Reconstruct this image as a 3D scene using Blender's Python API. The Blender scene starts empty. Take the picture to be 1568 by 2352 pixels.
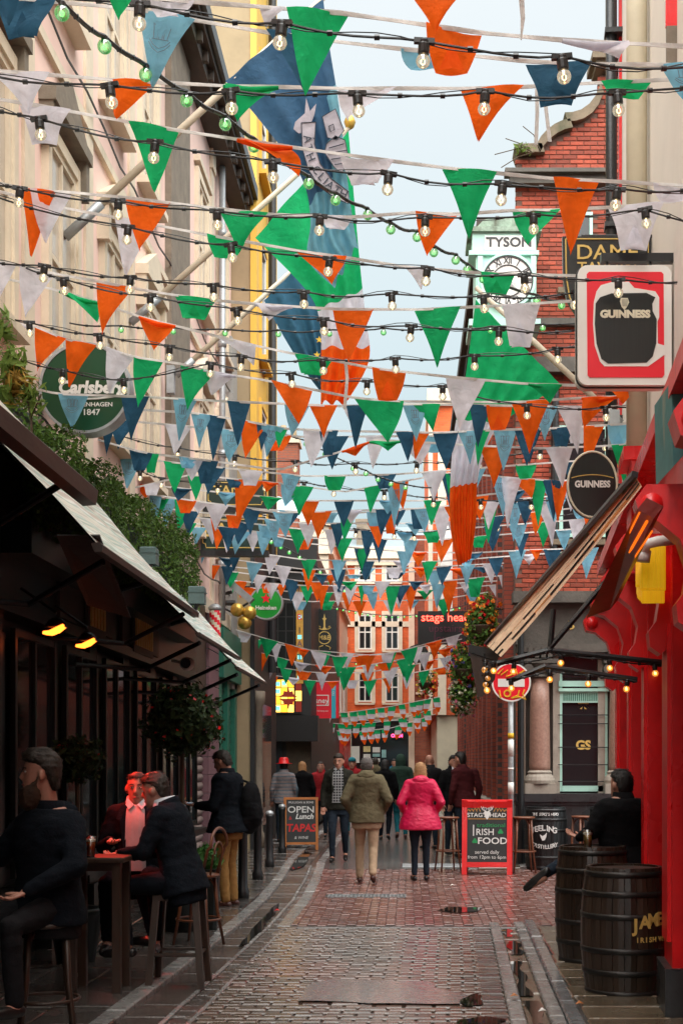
import bpy, math, random
from mathutils import Vector, Matrix, noise
random.seed(7)
sc = bpy.context.scene
COL = sc.collection
# ------------------------------------------------------------ camera
F, X0, Y0, CH = 3150.0, 935.0, 1745.0, 1.7      # focal length / principal point in a 1568 x 2352 frame, eye height
cam_d = bpy.data.cameras.new('camera'); cam = bpy.data.objects.new('camera', cam_d); COL.objects.link(cam)
cam.location = (0, 0, CH); cam.rotation_euler = (math.radians(90), 0, 0)
cam_d.sensor_fit = 'VERTICAL'; cam_d.sensor_height = 36; cam_d.lens = 36 * F / 2352
cam_d.shift_x = -(X0 - 784) / 2352; cam_d.shift_y = (Y0 - 1176) / 2352
cam_d.clip_start = .1; cam_d.clip_end = 2000
sc.camera = cam
# ------------------------------------------------------------ overcast sky
w = bpy.data.worlds.new('World'); sc.world = w; w.use_nodes = True
N = w.node_tree.nodes; L = w.node_tree.links; N.clear()
sky = N.new('ShaderNodeTexSky'); sky.sky_type = 'NISHITA'; sky.sun_disc = False
SUN_EL, SUN_ROT = math.radians(57), math.radians(170)
sky.sun_elevation = SUN_EL; sky.sun_rotation = SUN_ROT; sky.air_density = 1.5; sky.dust_density = 4
tc = N.new('ShaderNodeTexCoord'); sp = N.new('ShaderNodeSeparateXYZ'); L.new(tc.outputs['Generated'], sp.inputs[0])
rp = N.new('ShaderNodeValToRGB'); L.new(sp.outputs['Z'], rp.inputs[0])
e = rp.color_ramp.elements
e[0].position = 0.0; e[0].color = (.36, .60, .66, 1)
e[1].position = 1.0; e[1].color = (1.45, 1.5, 1.5, 1)
for p_, c_ in ((.2, (.57, .71, .75, 1)), (.36, (.72, .81, .83, 1)), (.5, (.83, .88, .89, 1))):
    k = e.new(p_); k.color = c_
ns = N.new('ShaderNodeTexNoise'); ns.inputs['Scale'].default_value = 2.2; ns.inputs['Detail'].default_value = 4
L.new(tc.outputs['Generated'], ns.inputs['Vector'])
nm = N.new('ShaderNodeMapRange'); nm.inputs[1].default_value = .3; nm.inputs[2].default_value = .7; nm.inputs[3].default_value = .95; nm.inputs[4].default_value = 1.04
L.new(ns.outputs['Fac'], nm.inputs[0])
ov = N.new('ShaderNodeMix'); ov.data_type = 'RGBA'; ov.blend_type = 'MULTIPLY'; ov.inputs['Factor'].default_value = 1
L.new(rp.outputs[0], ov.inputs['A']); L.new(nm.outputs[0], ov.inputs['B'])
bg1 = N.new('ShaderNodeBackground'); L.new(ov.outputs['Result'], bg1.inputs[0]); bg1.inputs[1].default_value = .195
bg2 = N.new('ShaderNodeBackground'); L.new(sky.outputs[0], bg2.inputs[0]); bg2.inputs[1].default_value = .03
mx = N.new('ShaderNodeMixShader'); mx.inputs[0].default_value = .12
L.new(bg1.outputs[0], mx.inputs[1]); L.new(bg2.outputs[0], mx.inputs[2])
wo = N.new('ShaderNodeOutputWorld'); L.new(mx.outputs[0], wo.inputs[0])
sd = bpy.data.lights.new('sun', 'SUN'); sd.energy = 1.5; sd.angle = math.radians(95); sd.color = (1, .97, .92)
sun = bpy.data.objects.new('sun', sd); COL.objects.link(sun)
_d = Vector((math.sin(SUN_ROT) * math.cos(SUN_EL), math.cos(SUN_ROT) * math.cos(SUN_EL), math.sin(SUN_EL)))
sun.rotation_euler = _d.to_track_quat('Z', 'Y').to_euler(); sun.location = _d * 60
sc.view_settings.view_transform = 'Standard'; sc.view_settings.look = 'None'; sc.view_settings.gamma = 1
sc.view_settings.use_curve_mapping = False; sc.view_settings.exposure = 2.6
sc.cycles.use_denoising = True
sc.cycles.max_bounces = 7; sc.cycles.transparent_max_bounces = 12; sc.cycles.caustics_reflective = False; sc.cycles.caustics_refractive = False
# ------------------------------------------------------------ helpers
def P(x, y, D):                       # a point seen at picture position (x, y), D metres down the street
    return Vector(((x - X0) * D / F, D, CH + (Y0 - y) * D / F))
def GD(y): return F * CH / (y - Y0)   # ground distance for a picture row
R = math.radians

def tag(o, label=None, cat=None, group=None, kind=None):
    if label: o['label'] = label
    if cat: o['category'] = cat
    if group: o['group'] = group
    if kind: o['kind'] = kind
    return o
def empty(name, loc=(0, 0, 0), rz=0, label=None, cat=None, group=None):
    o = bpy.data.objects.new(name, None); COL.objects.link(o)
    o.location = loc; o.rotation_euler = (0, 0, rz); o.empty_display_size = .2
    return tag(o, label, cat, group)
def wloc(o):
    v = Vector((0, 0, 0))
    while o is not None: v += Vector(o.location); o = o.parent
    return v
class MB:
    def __init__(s): s.v = []; s.f = []; s.m = []
    def add(s, vs, fs, mi=0):
        b = len(s.v); s.v += [Vector(q) for q in vs]
        s.f += [tuple(b + i for i in f) for f in fs]; s.m += [mi] * len(fs); return s
    def box(s, x0, x1, y0, y1, z0, z1, mi=0):
        return s.add([(x0, y0, z0), (x1, y0, z0), (x1, y1, z0), (x0, y1, z0), (x0, y0, z1), (x1, y0, z1), (x1, y1, z1), (x0, y1, z1)],
                     [(0, 3, 2, 1), (4, 5, 6, 7), (0, 1, 5, 4), (1, 2, 6, 5), (2, 3, 7, 6), (3, 0, 4, 7)], mi)
    def bbox(s, x0, x1, y0, y1, z0, z1, b=.01, mi=0):   # top-bevelled box
        vs = [(x0, y0, z0), (x1, y0, z0), (x1, y1, z0), (x0, y1, z0), (x0, y0, z1 - b), (x1, y0, z1 - b), (x1, y1, z1 - b), (x0, y1, z1 - b),
              (x0 + b, y0 + b, z1), (x1 - b, y0 + b, z1), (x1 - b, y1 - b, z1), (x0 + b, y1 - b, z1)]
        fs = [(0, 1, 5, 4), (1, 2, 6, 5), (2, 3, 7, 6), (3, 0, 4, 7), (4, 5, 9, 8), (5, 6, 10, 9), (6, 7, 11, 10), (7, 4, 8, 11), (8, 9, 10, 11)]
        return s.add(vs, fs, mi)
    def poly(s, pts, mi=0): return s.add(pts, [tuple(range(len(pts)))], mi)
    def tube(s, pts, r, n=8, mi=0, cap=True):
        pts = [Vector(p) for p in pts]; rs = r if isinstance(r, (list, tuple)) else [r] * len(pts)
        rings = []; up = None
        for i, p in enumerate(pts):
            t = (pts[min(i + 1, len(pts) - 1)] - pts[max(i - 1, 0)])
            t = t.normalized() if t.length > 1e-9 else Vector((0, 0, 1))
            if up is None:
                a = Vector((0, 0, 1)) if abs(t.z) < .9 else Vector((1, 0, 0)); up = (a - t * a.dot(t)).normalized()
            else:
                u2 = up - t * up.dot(t); up = u2.normalized() if u2.length > 1e-6 else up
            b = t.cross(up)
            rings.append([p + (up * math.cos(2 * math.pi * k / n) + b * math.sin(2 * math.pi * k / n)) * rs[i] for k in range(n)])
        return s.rings(rings, mi, cap)
    def rings(s, rings, mi=0, cap=True):
        n = len(rings[0]); vs = [q for rg in rings for q in rg]; fs = []
        for i in range(len(rings) - 1):
            for k in range(n):
                fs.append((i * n + k, i * n + (k + 1) % n, (i + 1) * n + (k + 1) % n, (i + 1) * n + k))
        if cap: fs += [tuple(range(n - 1, -1, -1)), tuple(range((len(rings) - 1) * n, len(rings) * n))]
        return s.add(vs, fs, mi)
    def lathe(s, prof, c=(0, 0, 0), n=16, axis='Z', mi=0):
        c = Vector(c); rings = []
        for r, h in prof:
            rg = []
            for k in range(n):
                a = 2 * math.pi * k / n; q = (r * math.cos(a), r * math.sin(a), h)
                if axis == 'Y': q = (q[0], q[2], q[1])
                if axis == 'X': q = (q[2], q[0], q[1])
                rg.append(c + Vector(q))
            rings.append(rg)
        return s.rings(rings, mi)
    def prism(s, pts, d, mi=0, mi2=None):      # polygon (3-D points) extruded by vector d
        n = len(pts); d = Vector(d); a = [Vector(p) for p in pts]; b = [p + d for p in a]
        s.add(a + b, [tuple(range(n - 1, -1, -1)), tuple(range(n, 2 * n))], mi)
        return s.add(a + b, [(i, (i + 1) % n, n + (i + 1) % n, n + i) for i in range(n)], mi if mi2 is None else mi2)
    def mesh(s, name, mats, off=None, smooth=False):
        me = bpy.data.meshes.new(name)
        vs = [v - off for v in s.v] if off is not None else s.v
        me.from_pydata([tuple(v) for v in vs], [], s.f)
        for m in (mats if isinstance(mats, (list, tuple)) else [mats]): me.materials.append(m)
        me.polygons.foreach_set('material_index', s.m)
        if smooth: me.polygons.foreach_set('use_smooth', [True] * len(me.polygons))
        me.update(); return me
    def build(s, name, mats, parent=None, local=False, smooth=False, loc=None, **kw):
        off = None
        if parent is not None and not local: off = wloc(parent)
        if loc is not None: off = Vector(loc)
        o = bpy.data.objects.new(name, s.mesh(name, mats, off, smooth)); COL.objects.link(o)
        if parent is not None: o.parent = parent
        if loc is not None: o.location = Vector(loc) - (wloc(parent) if parent is not None else Vector())
        return tag(o, **kw)
def inst(name, me, parent, loc, rz=0, scale=None):
    o = bpy.data.objects.new(name, me); COL.objects.link(o); o.parent = parent
    o.location = Vector(loc); o.rotation_euler = (0, 0, rz)
    if scale: o.scale = scale
    return o
def copy_tree(o, parent=None):
    c = o.copy(); COL.objects.link(c); c.parent = parent
    for ch in o.children: copy_tree(ch, c)
    return c
# ------------------------------------------------------------ materials
def nodes(name):
    m = bpy.data.materials.new(name); m.use_nodes = True
    nt = m.node_tree; nt.nodes.clear(); return m, nt.nodes, nt.links
def out(N, L, sh): o = N.new('ShaderNodeOutputMaterial'); L.new(sh, o.inputs[0])
def pmat(name, col, rough=.6, var=.2, scale=6, bump=.15, metal=0, spec=.5, island=0, rvar=.0, coat=0, emit=None, es=0, trans=0, stretch=None, dirt=None):
    m, N, L = nodes(name)
    b = N.new('ShaderNodeBsdfPrincipled'); b.inputs['Metallic'].default_value = metal
    b.inputs['Specular IOR Level'].default_value = spec; b.inputs['Roughness'].default_value = rough
    b.inputs['Coat Weight'].default_value = coat; b.inputs['Coat Roughness'].default_value = .16
    tc = N.new('ShaderNodeNewGeometry'); vec = tc.outputs['Position']
    if stretch:
        mp = N.new('ShaderNodeMapping'); mp.inputs['Scale'].default_value = stretch; L.new(vec, mp.inputs[0]); vec = mp.outputs[0]
    n1 = N.new('ShaderNodeTexNoise'); n1.inputs['Scale'].default_value = scale; n1.inputs['Detail'].default_value = 6; n1.inputs['Roughness'].default_value = .65
    L.new(vec, n1.inputs['Vector'])
    mr = N.new('ShaderNodeMapRange'); mr.inputs[1].default_value = .25; mr.inputs[2].default_value = .75
    mr.inputs[3].default_value = 1 - var; mr.inputs[4].default_value = 1 + var; L.new(n1.outputs['Fac'], mr.inputs[0])
    fac = mr.outputs[0]
    if island:
        oi = N.new('ShaderNodeObjectInfo'); ad = N.new('ShaderNodeMath'); ad.operation = 'ADD'
        L.new(oi.outputs['Random'], ad.inputs[0]); L.new(tc.outputs['Random Per Island'], ad.inputs[1])
        fr = N.new('ShaderNodeMath'); fr.operation = 'FRACT'; L.new(ad.outputs[0], fr.inputs[0])
        m2 = N.new('ShaderNodeMapRange'); m2.inputs[3].default_value = 1 - island; m2.inputs[4].default_value = 1 + island
        L.new(fr.outputs[0], m2.inputs[0]); mu = N.new('ShaderNodeMath'); mu.operation = 'MULTIPLY'
        L.new(fac, mu.inputs[0]); L.new(m2.outputs[0], mu.inputs[1]); fac = mu.outputs[0]
    sc_ = N.new('ShaderNodeVectorMath'); sc_.operation = 'SCALE'; sc_.inputs[0].default_value = col[:3]; L.new(fac, sc_.inputs['Scale'])
    colout = sc_.outputs[0]
    if dirt:                                  # (colour, threshold, scale): stains with a shape of their own
        n3 = N.new('ShaderNodeTexNoise'); n3.inputs['Scale'].default_value = dirt[2]; n3.inputs['Detail'].default_value = 8
        mp3 = N.new('ShaderNodeMapping'); mp3.inputs['Scale'].default_value = (1, 1, .35); L.new(tc.outputs['Position'], mp3.inputs[0]); L.new(mp3.outputs[0], n3.inputs['Vector'])
        r3 = N.new('ShaderNodeMapRange'); r3.inputs[1].default_value = dirt[1]; r3.inputs[2].default_value = dirt[1] + .18; L.new(n3.outputs['Fac'], r3.inputs[0])
        m3 = N.new('ShaderNodeMix'); m3.data_type = 'RGBA'; L.new(r3.outputs[0], m3.inputs['Factor']); L.new(colout, m3.inputs['A']); m3.inputs['B'].default_value = (*dirt[0], 1)
        colout = m3.outputs['Result']
    L.new(colout, b.inputs['Base Color'])
    if rvar:
        n2 = N.new('ShaderNodeTexNoise'); n2.inputs['Scale'].default_value = scale * .35; n2.inputs['Detail'].default_value = 4; L.new(vec, n2.inputs['Vector'])
        m4 = N.new('ShaderNodeMapRange'); m4.inputs[1].default_value = .35; m4.inputs[2].default_value = .65
        m4.inputs[3].default_value = max(.02, rough - rvar); m4.inputs[4].default_value = rough + rvar; L.new(n2.outputs['Fac'], m4.inputs[0]); L.new(m4.outputs[0], b.inputs['Roughness'])
    if bump:
        bp = N.new('ShaderNodeBump'); bp.inputs['Strength'].default_value = bump; bp.inputs['Distance'].default_value = .02
        nb = N.new('ShaderNodeTexNoise'); nb.inputs['Scale'].default_value = scale * 5; nb.inputs['Detail'].default_value = 5; L.new(vec, nb.inputs['Vector'])
        L.new(nb.outputs['Fac'], bp.inputs['Height']); L.new(bp.outputs[0], b.inputs['Normal'])
    if emit: b.inputs['Emission Color'].default_value = (*emit, 1); b.inputs['Emission Strength'].default_value = es
    sh = b.outputs[0]
    if trans:
        t = N.new('ShaderNodeBsdfTranslucent'); L.new(colout, t.inputs[0]); mxs = N.new('ShaderNodeMixShader'); mxs.inputs[0].default_value = trans
        L.new(sh, mxs.inputs[1]); L.new(t.outputs[0], mxs.inputs[2]); sh = mxs.outputs[0]
    out(N, L, sh); return m
def brickmat(name, c1, c2, mortar, plane='XZ', bw=.225, bh=.075, rough=.75, wet=0, mort=.012, off=.5):
    m, N, L = nodes(name)
    g = N.new('ShaderNodeNewGeometry'); s = N.new('ShaderNodeSeparateXYZ'); L.new(g.outputs['Position'], s.inputs[0])
    c = N.new('ShaderNodeCombineXYZ'); L.new(s.outputs[plane[0]], c.inputs[0]); L.new(s.outputs[plane[1]], c.inputs[1])
    t = N.new('ShaderNodeTexBrick'); L.new(c.outputs[0], t.inputs['Vector']); t.inputs['Scale'].default_value = 1
    t.inputs['Brick Width'].default_value = bw; t.inputs['Row Height'].default_value = bh; t.inputs['Mortar Size'].default_value = mort / 2
    t.inputs['Color1'].default_value = (*c1, 1); t.inputs['Color2'].default_value = (*c2, 1); t.inputs['Mortar'].default_value = (*mortar, 1); t.offset = off
    n1 = N.new('ShaderNodeTexNoise'); n1.inputs['Scale'].default_value = 1.4; n1.inputs['Detail'].default_value = 8; L.new(g.outputs['Position'], n1.inputs['Vector'])
    mr = N.new('ShaderNodeMapRange'); mr.inputs[1].default_value = .3; mr.inputs[2].default_value = .7; mr.inputs[3].default_value = .7; mr.inputs[4].default_value = 1.2; L.new(n1.outputs['Fac'], mr.inputs[0])
    v = N.new('ShaderNodeVectorMath'); v.operation = 'SCALE'; L.new(t.outputs['Color'], v.inputs[0]); L.new(mr.outputs[0], v.inputs['Scale'])
    b = N.new('ShaderNodeBsdfPrincipled'); L.new(v.outputs[0], b.inputs['Base Color']); b.inputs['Roughness'].default_value = rough
    bp = N.new('ShaderNodeBump'); bp.inputs['Strength'].default_value = .6; bp.inputs['Distance'].default_value = .01; bp.invert = True
    L.new(t.outputs['Fac'], bp.inputs['Height']); L.new(bp.outputs[0], b.inputs['Normal']); out(N, L, b.outputs[0]); return m
def emat(name, col, s):
    m, N, L = nodes(name); e_ = N.new('ShaderNodeEmission'); e_.inputs[0].default_value = (*col, 1); e_.inputs[1].default_value = s; out(N, L, e_.outputs[0]); return m
def glassmat(name, tint=(.95, .95, .9), t=.72, emit=None, es=0):
    m, N, L = nodes(name)
    a = N.new('ShaderNodeBsdfTransparent'); a.inputs[0].default_value = (*tint, 1); g = N.new('ShaderNodeBsdfGlossy'); g.inputs['Roughness'].default_value = .05
    fr = N.new('ShaderNodeFresnel'); fr.inputs[0].default_value = 1.5; ad = N.new('ShaderNodeMath'); ad.operation = 'ADD'; ad.inputs[1].default_value = 1 - t; L.new(fr.outputs[0], ad.inputs[0])
    x = N.new('ShaderNodeMixShader'); L.new(ad.outputs[0], x.inputs[0]); L.new(a.outputs[0], x.inputs[1]); L.new(g.outputs[0], x.inputs[2]); sh = x.outputs[0]
    if emit:
        e_ = N.new('ShaderNodeEmission'); e_.inputs[0].default_value = (*emit, 1); e_.inputs[1].default_value = es
        y = N.new('ShaderNodeAddShader'); L.new(sh, y.inputs[0]); L.new(e_.outputs[0], y.inputs[1]); sh = y.outputs[0]
    out(N, L, sh); return m
def clothmat(name, col, trans=.45, rough=.8):
    m, N, L = nodes(name)
    g = N.new('ShaderNodeNewGeometry'); n1 = N.new('ShaderNodeTexNoise'); n1.inputs['Scale'].default_value = 9; n1.inputs['Detail'].default_value = 5; L.new(g.outputs['Position'], n1.inputs['Vector'])
    mr = N.new('ShaderNodeMapRange'); mr.inputs[1].default_value = .3; mr.inputs[2].default_value = .7; mr.inputs[3].default_value = .82; mr.inputs[4].default_value = 1.1; L.new(n1.outputs['Fac'], mr.inputs[0])
    v = N.new('ShaderNodeVectorMath'); v.operation = 'SCALE'; v.inputs[0].default_value = col; L.new(mr.outputs[0], v.inputs['Scale'])
    b = N.new('ShaderNodeBsdfPrincipled'); b.inputs['Roughness'].default_value = rough; b.inputs['Specular IOR Level'].default_value = .25; L.new(v.outputs[0], b.inputs['Base Color'])
    bp = N.new('ShaderNodeBump'); bp.inputs['Strength'].default_value = .5; bp.inputs['Distance'].default_value = .03; nb = N.new('ShaderNodeTexNoise'); nb.inputs['Scale'].default_value = 13; nb.inputs['Detail'].default_value = 3; nb.inputs['Distortion'].default_value = .8; L.new(g.outputs['Position'], nb.inputs['Vector']); L.new(nb.outputs['Fac'], bp.inputs['Height']); L.new(bp.outputs[0], b.inputs['Normal'])
    t = N.new('ShaderNodeBsdfTranslucent'); L.new(v.outputs[0], t.inputs[0]); x = N.new('ShaderNodeMixShader'); x.inputs[0].default_value = trans
    L.new(b.outputs[0], x.inputs[1]); L.new(t.outputs[0], x.inputs[2]); out(N, L, x.outputs[0]); return m
M = {}
M['black'] = pmat('black_paint', (.012, .012, .013), .4, .3)
M['plastic'] = pmat('black_plastic', (.01, .01, .011), .35, .1, bump=0)
M['white'] = pmat('white_paint', (.75, .74, .70), .5, .1)
M['cream'] = pmat('cream_paint', (.60, .54, .40), .6, .12, 3)
M['gold'] = pmat('gold_leaf', (.62, .40, .08), .35, .2, metal=.6)
M['goldflat'] = pmat('gold_paint', (.66, .45, .12), .5, .1)
M['steel'] = pmat('galvanised_steel', (.38, .40, .41), .45, .2, metal=.5)
M['red'] = pmat('red_gloss_paint', (.74, .012, .014), .33, .18, 3, .12, rvar=.1, dirt=((.30, .008, .01), .62, 5))
M['darkwood'] = pmat('dark_wood', (.045, .024, .015), .4, .4, 5, .2, stretch=(1, 1, .2))
M['wood'] = pmat('bent_wood', (.16, .055, .025), .35, .3, 8, .1)
# text and remesh jobs are evaluated together in one go
JOBS = []
def text(name, body, size, mat, parent, loc, facing='cam', sx=1.0, off=0.0, ext=.002, rot=None, rz=0, shear=0, label=None):
    """lettering as real mesh; loc is local to the parent; 'cam' faces -Y"""
    c = bpy.data.curves.new(name, 'FONT'); c.body = body; c.size = size; c.align_x = 'CENTER'; c.align_y = 'CENTER'; c.offset = off; c.extrude = ext; c.shear = shear; c.resolution_u = 3
    o = bpy.data.objects.new(name, c); COL.objects.link(o); o.parent = parent; o.location = loc
    o.rotation_euler = rot if rot else (math.pi / 2, 0, rz); o.scale = (sx, 1, 1)
    c.materials.append(mat); JOBS.append(('text', o, label)); return o
# ============================================================ GROUND
def lerpt(tab, d):
    if d <= tab[0][0]: return tab[0][1]
    for (a, va), (b, vb) in zip(tab, tab[1:]):
        if d <= b: return va + (vb - va) * (d - a) / (b - a)
    return tab[-1][1]
SH = [(4, -.14), (8.9, 0), (14, .17), (16.7, .19), (19.5, .13), (23, 0), (30, -.05), (90, -.05)]
def sh(d): return lerpt(SH, d)
M['bed'] = pmat('dark_jointing_sand', (.035, .030, .027), .5, .3, 20)
M['paver'] = pmat('wet_brown_paver', (.10, .062, .042), .3, .3, 14, .12, island=.4, rvar=.12, spec=.5, coat=.5)
M['paver2'] = pmat('wet_red_paver', (.17, .068, .052), .3, .2, 14, .1, island=.22, rvar=.12, spec=.5, coat=.55)
M['border'] = pmat('wet_dark_paver', (.075, .058, .05), .15, .3, 12, .3, island=.2, rvar=.08, spec=.7)
M['granite'] = pmat('wet_granite', (.24, .235, .225), .28, .4, 22, .4, island=.2, rvar=.12, spec=.6, coat=.5)
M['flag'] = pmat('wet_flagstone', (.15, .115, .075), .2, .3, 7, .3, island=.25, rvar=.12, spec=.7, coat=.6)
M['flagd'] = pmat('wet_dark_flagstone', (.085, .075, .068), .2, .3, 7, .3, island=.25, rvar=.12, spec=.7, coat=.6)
M['water'] = pmat('standing_water', (.02, .018, .015), .02, .2, 3, 0, spec=.6)
M['setts'] = brickmat('wet_stone_setts', (.10, .095, .09), (.15, .14, .13), (.03, .03, .03), 'XY', .2, .1, .2)
M['tar'] = pmat('worn_tarmac', (.22, .23, .235), .25, .25, 30, .15, rvar=.1, spec=.6, coat=1)
MB().add([(-60, -10, -.09), (60, -10, -.09), (60, 260, -.09), (-60, 260, -.09)], [(0, 1, 2, 3)]).build('ground', M['bed'], kind='structure')
def ribbon(mb, xl, xr, z0, z1, d0, d1, step=.5, mi=0, follow=True):
    n = max(1, int((d1 - d0) / step)); ring = []
    for i in range(n + 1):
        d = d0 + (d1 - d0) * i / n; s_ = sh(d) if follow else 0
        ring.append([(xl + s_, d, z0), (xr + s_, d, z0), (xr + s_, d, z1), (xl + s_, d, z1)])
    return mb.rings(ring, mi)
road = ribbon(MB(), -1.40, .50, -.08, -.02, 3, 13.86).build('road', M['bed'], kind='structure')
def brickset(parent, name, me, cells, nind, mat, stuffname):
    """cells (x, y, z, rz): the first nind become single pieces, the rest one joined part"""
    for (x, y, z, rz) in cells[:nind]:
        o = inst(name, me, parent, (x, y, z), rz)
        o.rotation_euler = (random.uniform(-.006, .006), random.uniform(-.006, .006), rz)
    mb = MB()
    src = [v.co.copy() for v in me.vertices]; fs = [tuple(p.vertices) for p in me.polygons]
    for (x, y, z, rz) in cells[nind:]:
        c, s_ = math.cos(rz), math.sin(rz); tx, ty = random.uniform(-.006, .006), random.uniform(-.006, .006)
        mb.add([(x + v.x * c - v.y * s_, y + v.x * s_ + v.y * c, z + v.z + tx * v.y + ty * v.x) for v in src], fs)
    if mb.f: mb.build(stuffname, mat, parent, local=True, kind='stuff')
pm = MB().bbox(-.096, .096, -.046, .046, -.045, 0, .010).mesh('paver', M['paver'])
cells = []
y = 6.0; r_ = 0
while y < 13.8:
    s_ = sh(y); x = -1.38 + s_ - (.1 if r_ % 2 else .0)
    while x < .49 + s_:
        if x + .1 > -1.39 + s_:
            cells.append((x + .1, y + .05, random.uniform(-.005, .003), random.uniform(-.02, .02)))
        x += .206
    y += .104; r_ += 1
vis = lambda c: (c[1] > 8.75 and -935 * c[1] / F - .1 < c[0] < 633 * c[1] / F + .1)
cells.sort(key=lambda c: (not vis(c), c[1]))
brickset(road, 'paver', pm, cells, 300, M['paver'], 'paver_field')
# border courses, gutters, kerbs
gut = ribbon(MB(), -2.0, -1.40, -.08, -.022, 3, 60).build('gutter_left', M['border'], kind='structure')
def stones(parent, name, mat, xl, xr, z0, z1, d0, d1, ln, gap=.008, follow=True, b=.01):
    d = d0
    while d < d1:
        e_ = min(d + ln * random.uniform(.85, 1.15), d1); m_ = (d + e_) / 2; s_ = sh(m_) if follow else 0
        sl = (sh(e_) - sh(d)) / (e_ - d) if follow else 0
        me = MB().bbox(-(xr - xl) / 2, (xr - xl) / 2, -(e_ - d - gap) / 2, (e_ - d - gap) / 2, z0, z1, b).mesh(name, mat)
        o = inst(name, me, parent, ((xl + xr) / 2 + s_, m_, random.uniform(-.004, .004)), -math.atan(sl)); d = e_
stones(gut, 'kerb_stone', M['granite'], -2.02, -1.885, -.08, .03, 5, 44, 1.0)
stones(gut, 'channel_stone', M['border'], -1.885, -1.60, -.08, -.006, 5, 30, .45)
stones(gut, 'edging_stone', M['granite'], -1.60, -1.565, -.08, .004, 5, 22, .6, b=.006)
stones(gut, 'border_paver', M['border'], -1.562, -1.425, -.08, 0, 5, 22, .22)
stones(gut, 'edging_stone', M['granite'], -1.422, -1.392, -.08, .003, 5, 13.9, .6, b=.006)
gur = ribbon(MB(), .49, 1.2, -.08, -.03, 3, 14.6).build('gutter_right', M['border'], kind='structure')
stones(gur, 'soldier_paver', M['border'], .497, .662, -.08, 0, 5, 13.85, .105, gap=.006)
stones(gur, 'channel_stone', M['granite'], .67, .775, -.08, .006, 5, 14.3, .8)
stones(gur, 'channel_stone', M['flag'], .775, .93, -.08, -.010, 5, 14.25, .5)
for (d0_, d1_, xa_, xb_) in ((7.6, 9.7, .80, .90), (9.9, 11.6, .785, .86), (12.0, 12.9, .80, .91), (13.2, 14.1, .79, .87)):
    pts_ = []
    for k_ in range(15): t_ = k_ / 14; d_ = d0_ + (d1_ - d0_) * t_; pts_.append((xa_ + sh(d_) + .02 * math.sin(t_ * 9 + d0_) , d_))
    for k_ in range(15): t_ = 1 - k_ / 14; d_ = d0_ + (d1_ - d0_) * t_; pts_.append((xb_ + sh(d_) + .022 * math.sin(t_ * 13 + d0_ * 2), d_))
    MB().poly([(x_, y_, -.004) for (x_, y_) in pts_]).build('gutter_water', M['water'], gur, local=True)
stones(gur, 'channel_stone', M['granite'], .93, 1.03, -.08, .012, 5, 14.3, .35)
stones(gur, 'kerb_stone', M['tar'], 1.035, 1.135, -.08, .035, 5, 14.3, .9)
# left pavement
pl = MB().box(-3.4, -2.02, 3, 30, -.08, .0).build('pavement_left', M['bed'], kind='structure')
d = 5.0
while d < 29:
    x = -3.3
    for wd in (.46, .44, .52):
        dd = random.uniform(-.05, .05)
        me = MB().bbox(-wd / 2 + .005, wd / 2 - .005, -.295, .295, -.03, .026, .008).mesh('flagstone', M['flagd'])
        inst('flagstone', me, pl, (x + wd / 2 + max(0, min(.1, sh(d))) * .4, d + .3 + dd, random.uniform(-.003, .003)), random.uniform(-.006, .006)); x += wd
    d += .61
pr = MB().box(1.1, 5, 3, 13.9, -.08, .0).build('pavement_right', M['bed'], kind='structure')
d = 6.0
while d < 13.8:
    x = 1.15 + sh(d)
    for wd in (.55, .5, .6, .6):
        me = MB().bbox(-wd / 2 + .005, wd / 2 - .005, -.2, .2, -.03, .028, .01).mesh('flagstone', M['flag'])
        inst('flagstone', me, pr, (x + wd / 2 + random.uniform(-.02, .02), d + .2, random.uniform(-.004, .004)), random.uniform(-.01, .01)); x += wd
    d += .412
# red crossing
cr = MB().box(-1.4, 9, 13.86, 21.3, -.08, -.012).build('crossing', M['bed'], kind='structure')
stones(cr, 'threshold_stone', M['border'], -1.2, 2.2, -.08, .004, 13.87, 13.99, .2, follow=False)
pm2 = MB().bbox(-.0485, .0485, -.0985, .0985, -.045, 0, .006).mesh('crossing_paver', M['paver2'])
cells = []; k = 0; x = -1.28
while x < 4.2:
    y = 14.06 + (.1 if k % 2 else 0)
    while y < 21.2:
        if not (-1.0 < x < .0 and 16.9 < y < 17.35): cells.append((x, y + .1, random.uniform(-.002, .002), random.uniform(-.01, .01)))
        y += .203
    x += .1005; k += 1
vis2 = lambda c: -1.3 < c[0] < 1.5
cells.sort(key=lambda c: (not vis2(c), c[1]))
brickset(cr, 'crossing_paver', pm2, cells, 300, M['paver2'], 'crossing_paver_field')
st = MB().box(-1.4, 1.75, 21.3, 75, -.08, 0).box(-30, 30, 66, 80, -.08, -.006).build('street', M['setts'], kind='structure')
stones(st, 'channel_stone', M['granite'], -1.5, -1.36, -.06, .006, 14, 40, .9)
stones(st, 'channel_stone', M['granite'], .95, 1.1, -.06, .006, 21.3, 45, .9, follow=False)
stones(st, 'step_stone', M['flag'], 1.1, 1.75, -.06, .03, 21.2, 50, .8, follow=False)
stones(st, 'step_stone', M['granite'], 1.75, 5.0, -.06, .05, 21.3, 22.1, .4, follow=False)
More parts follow.
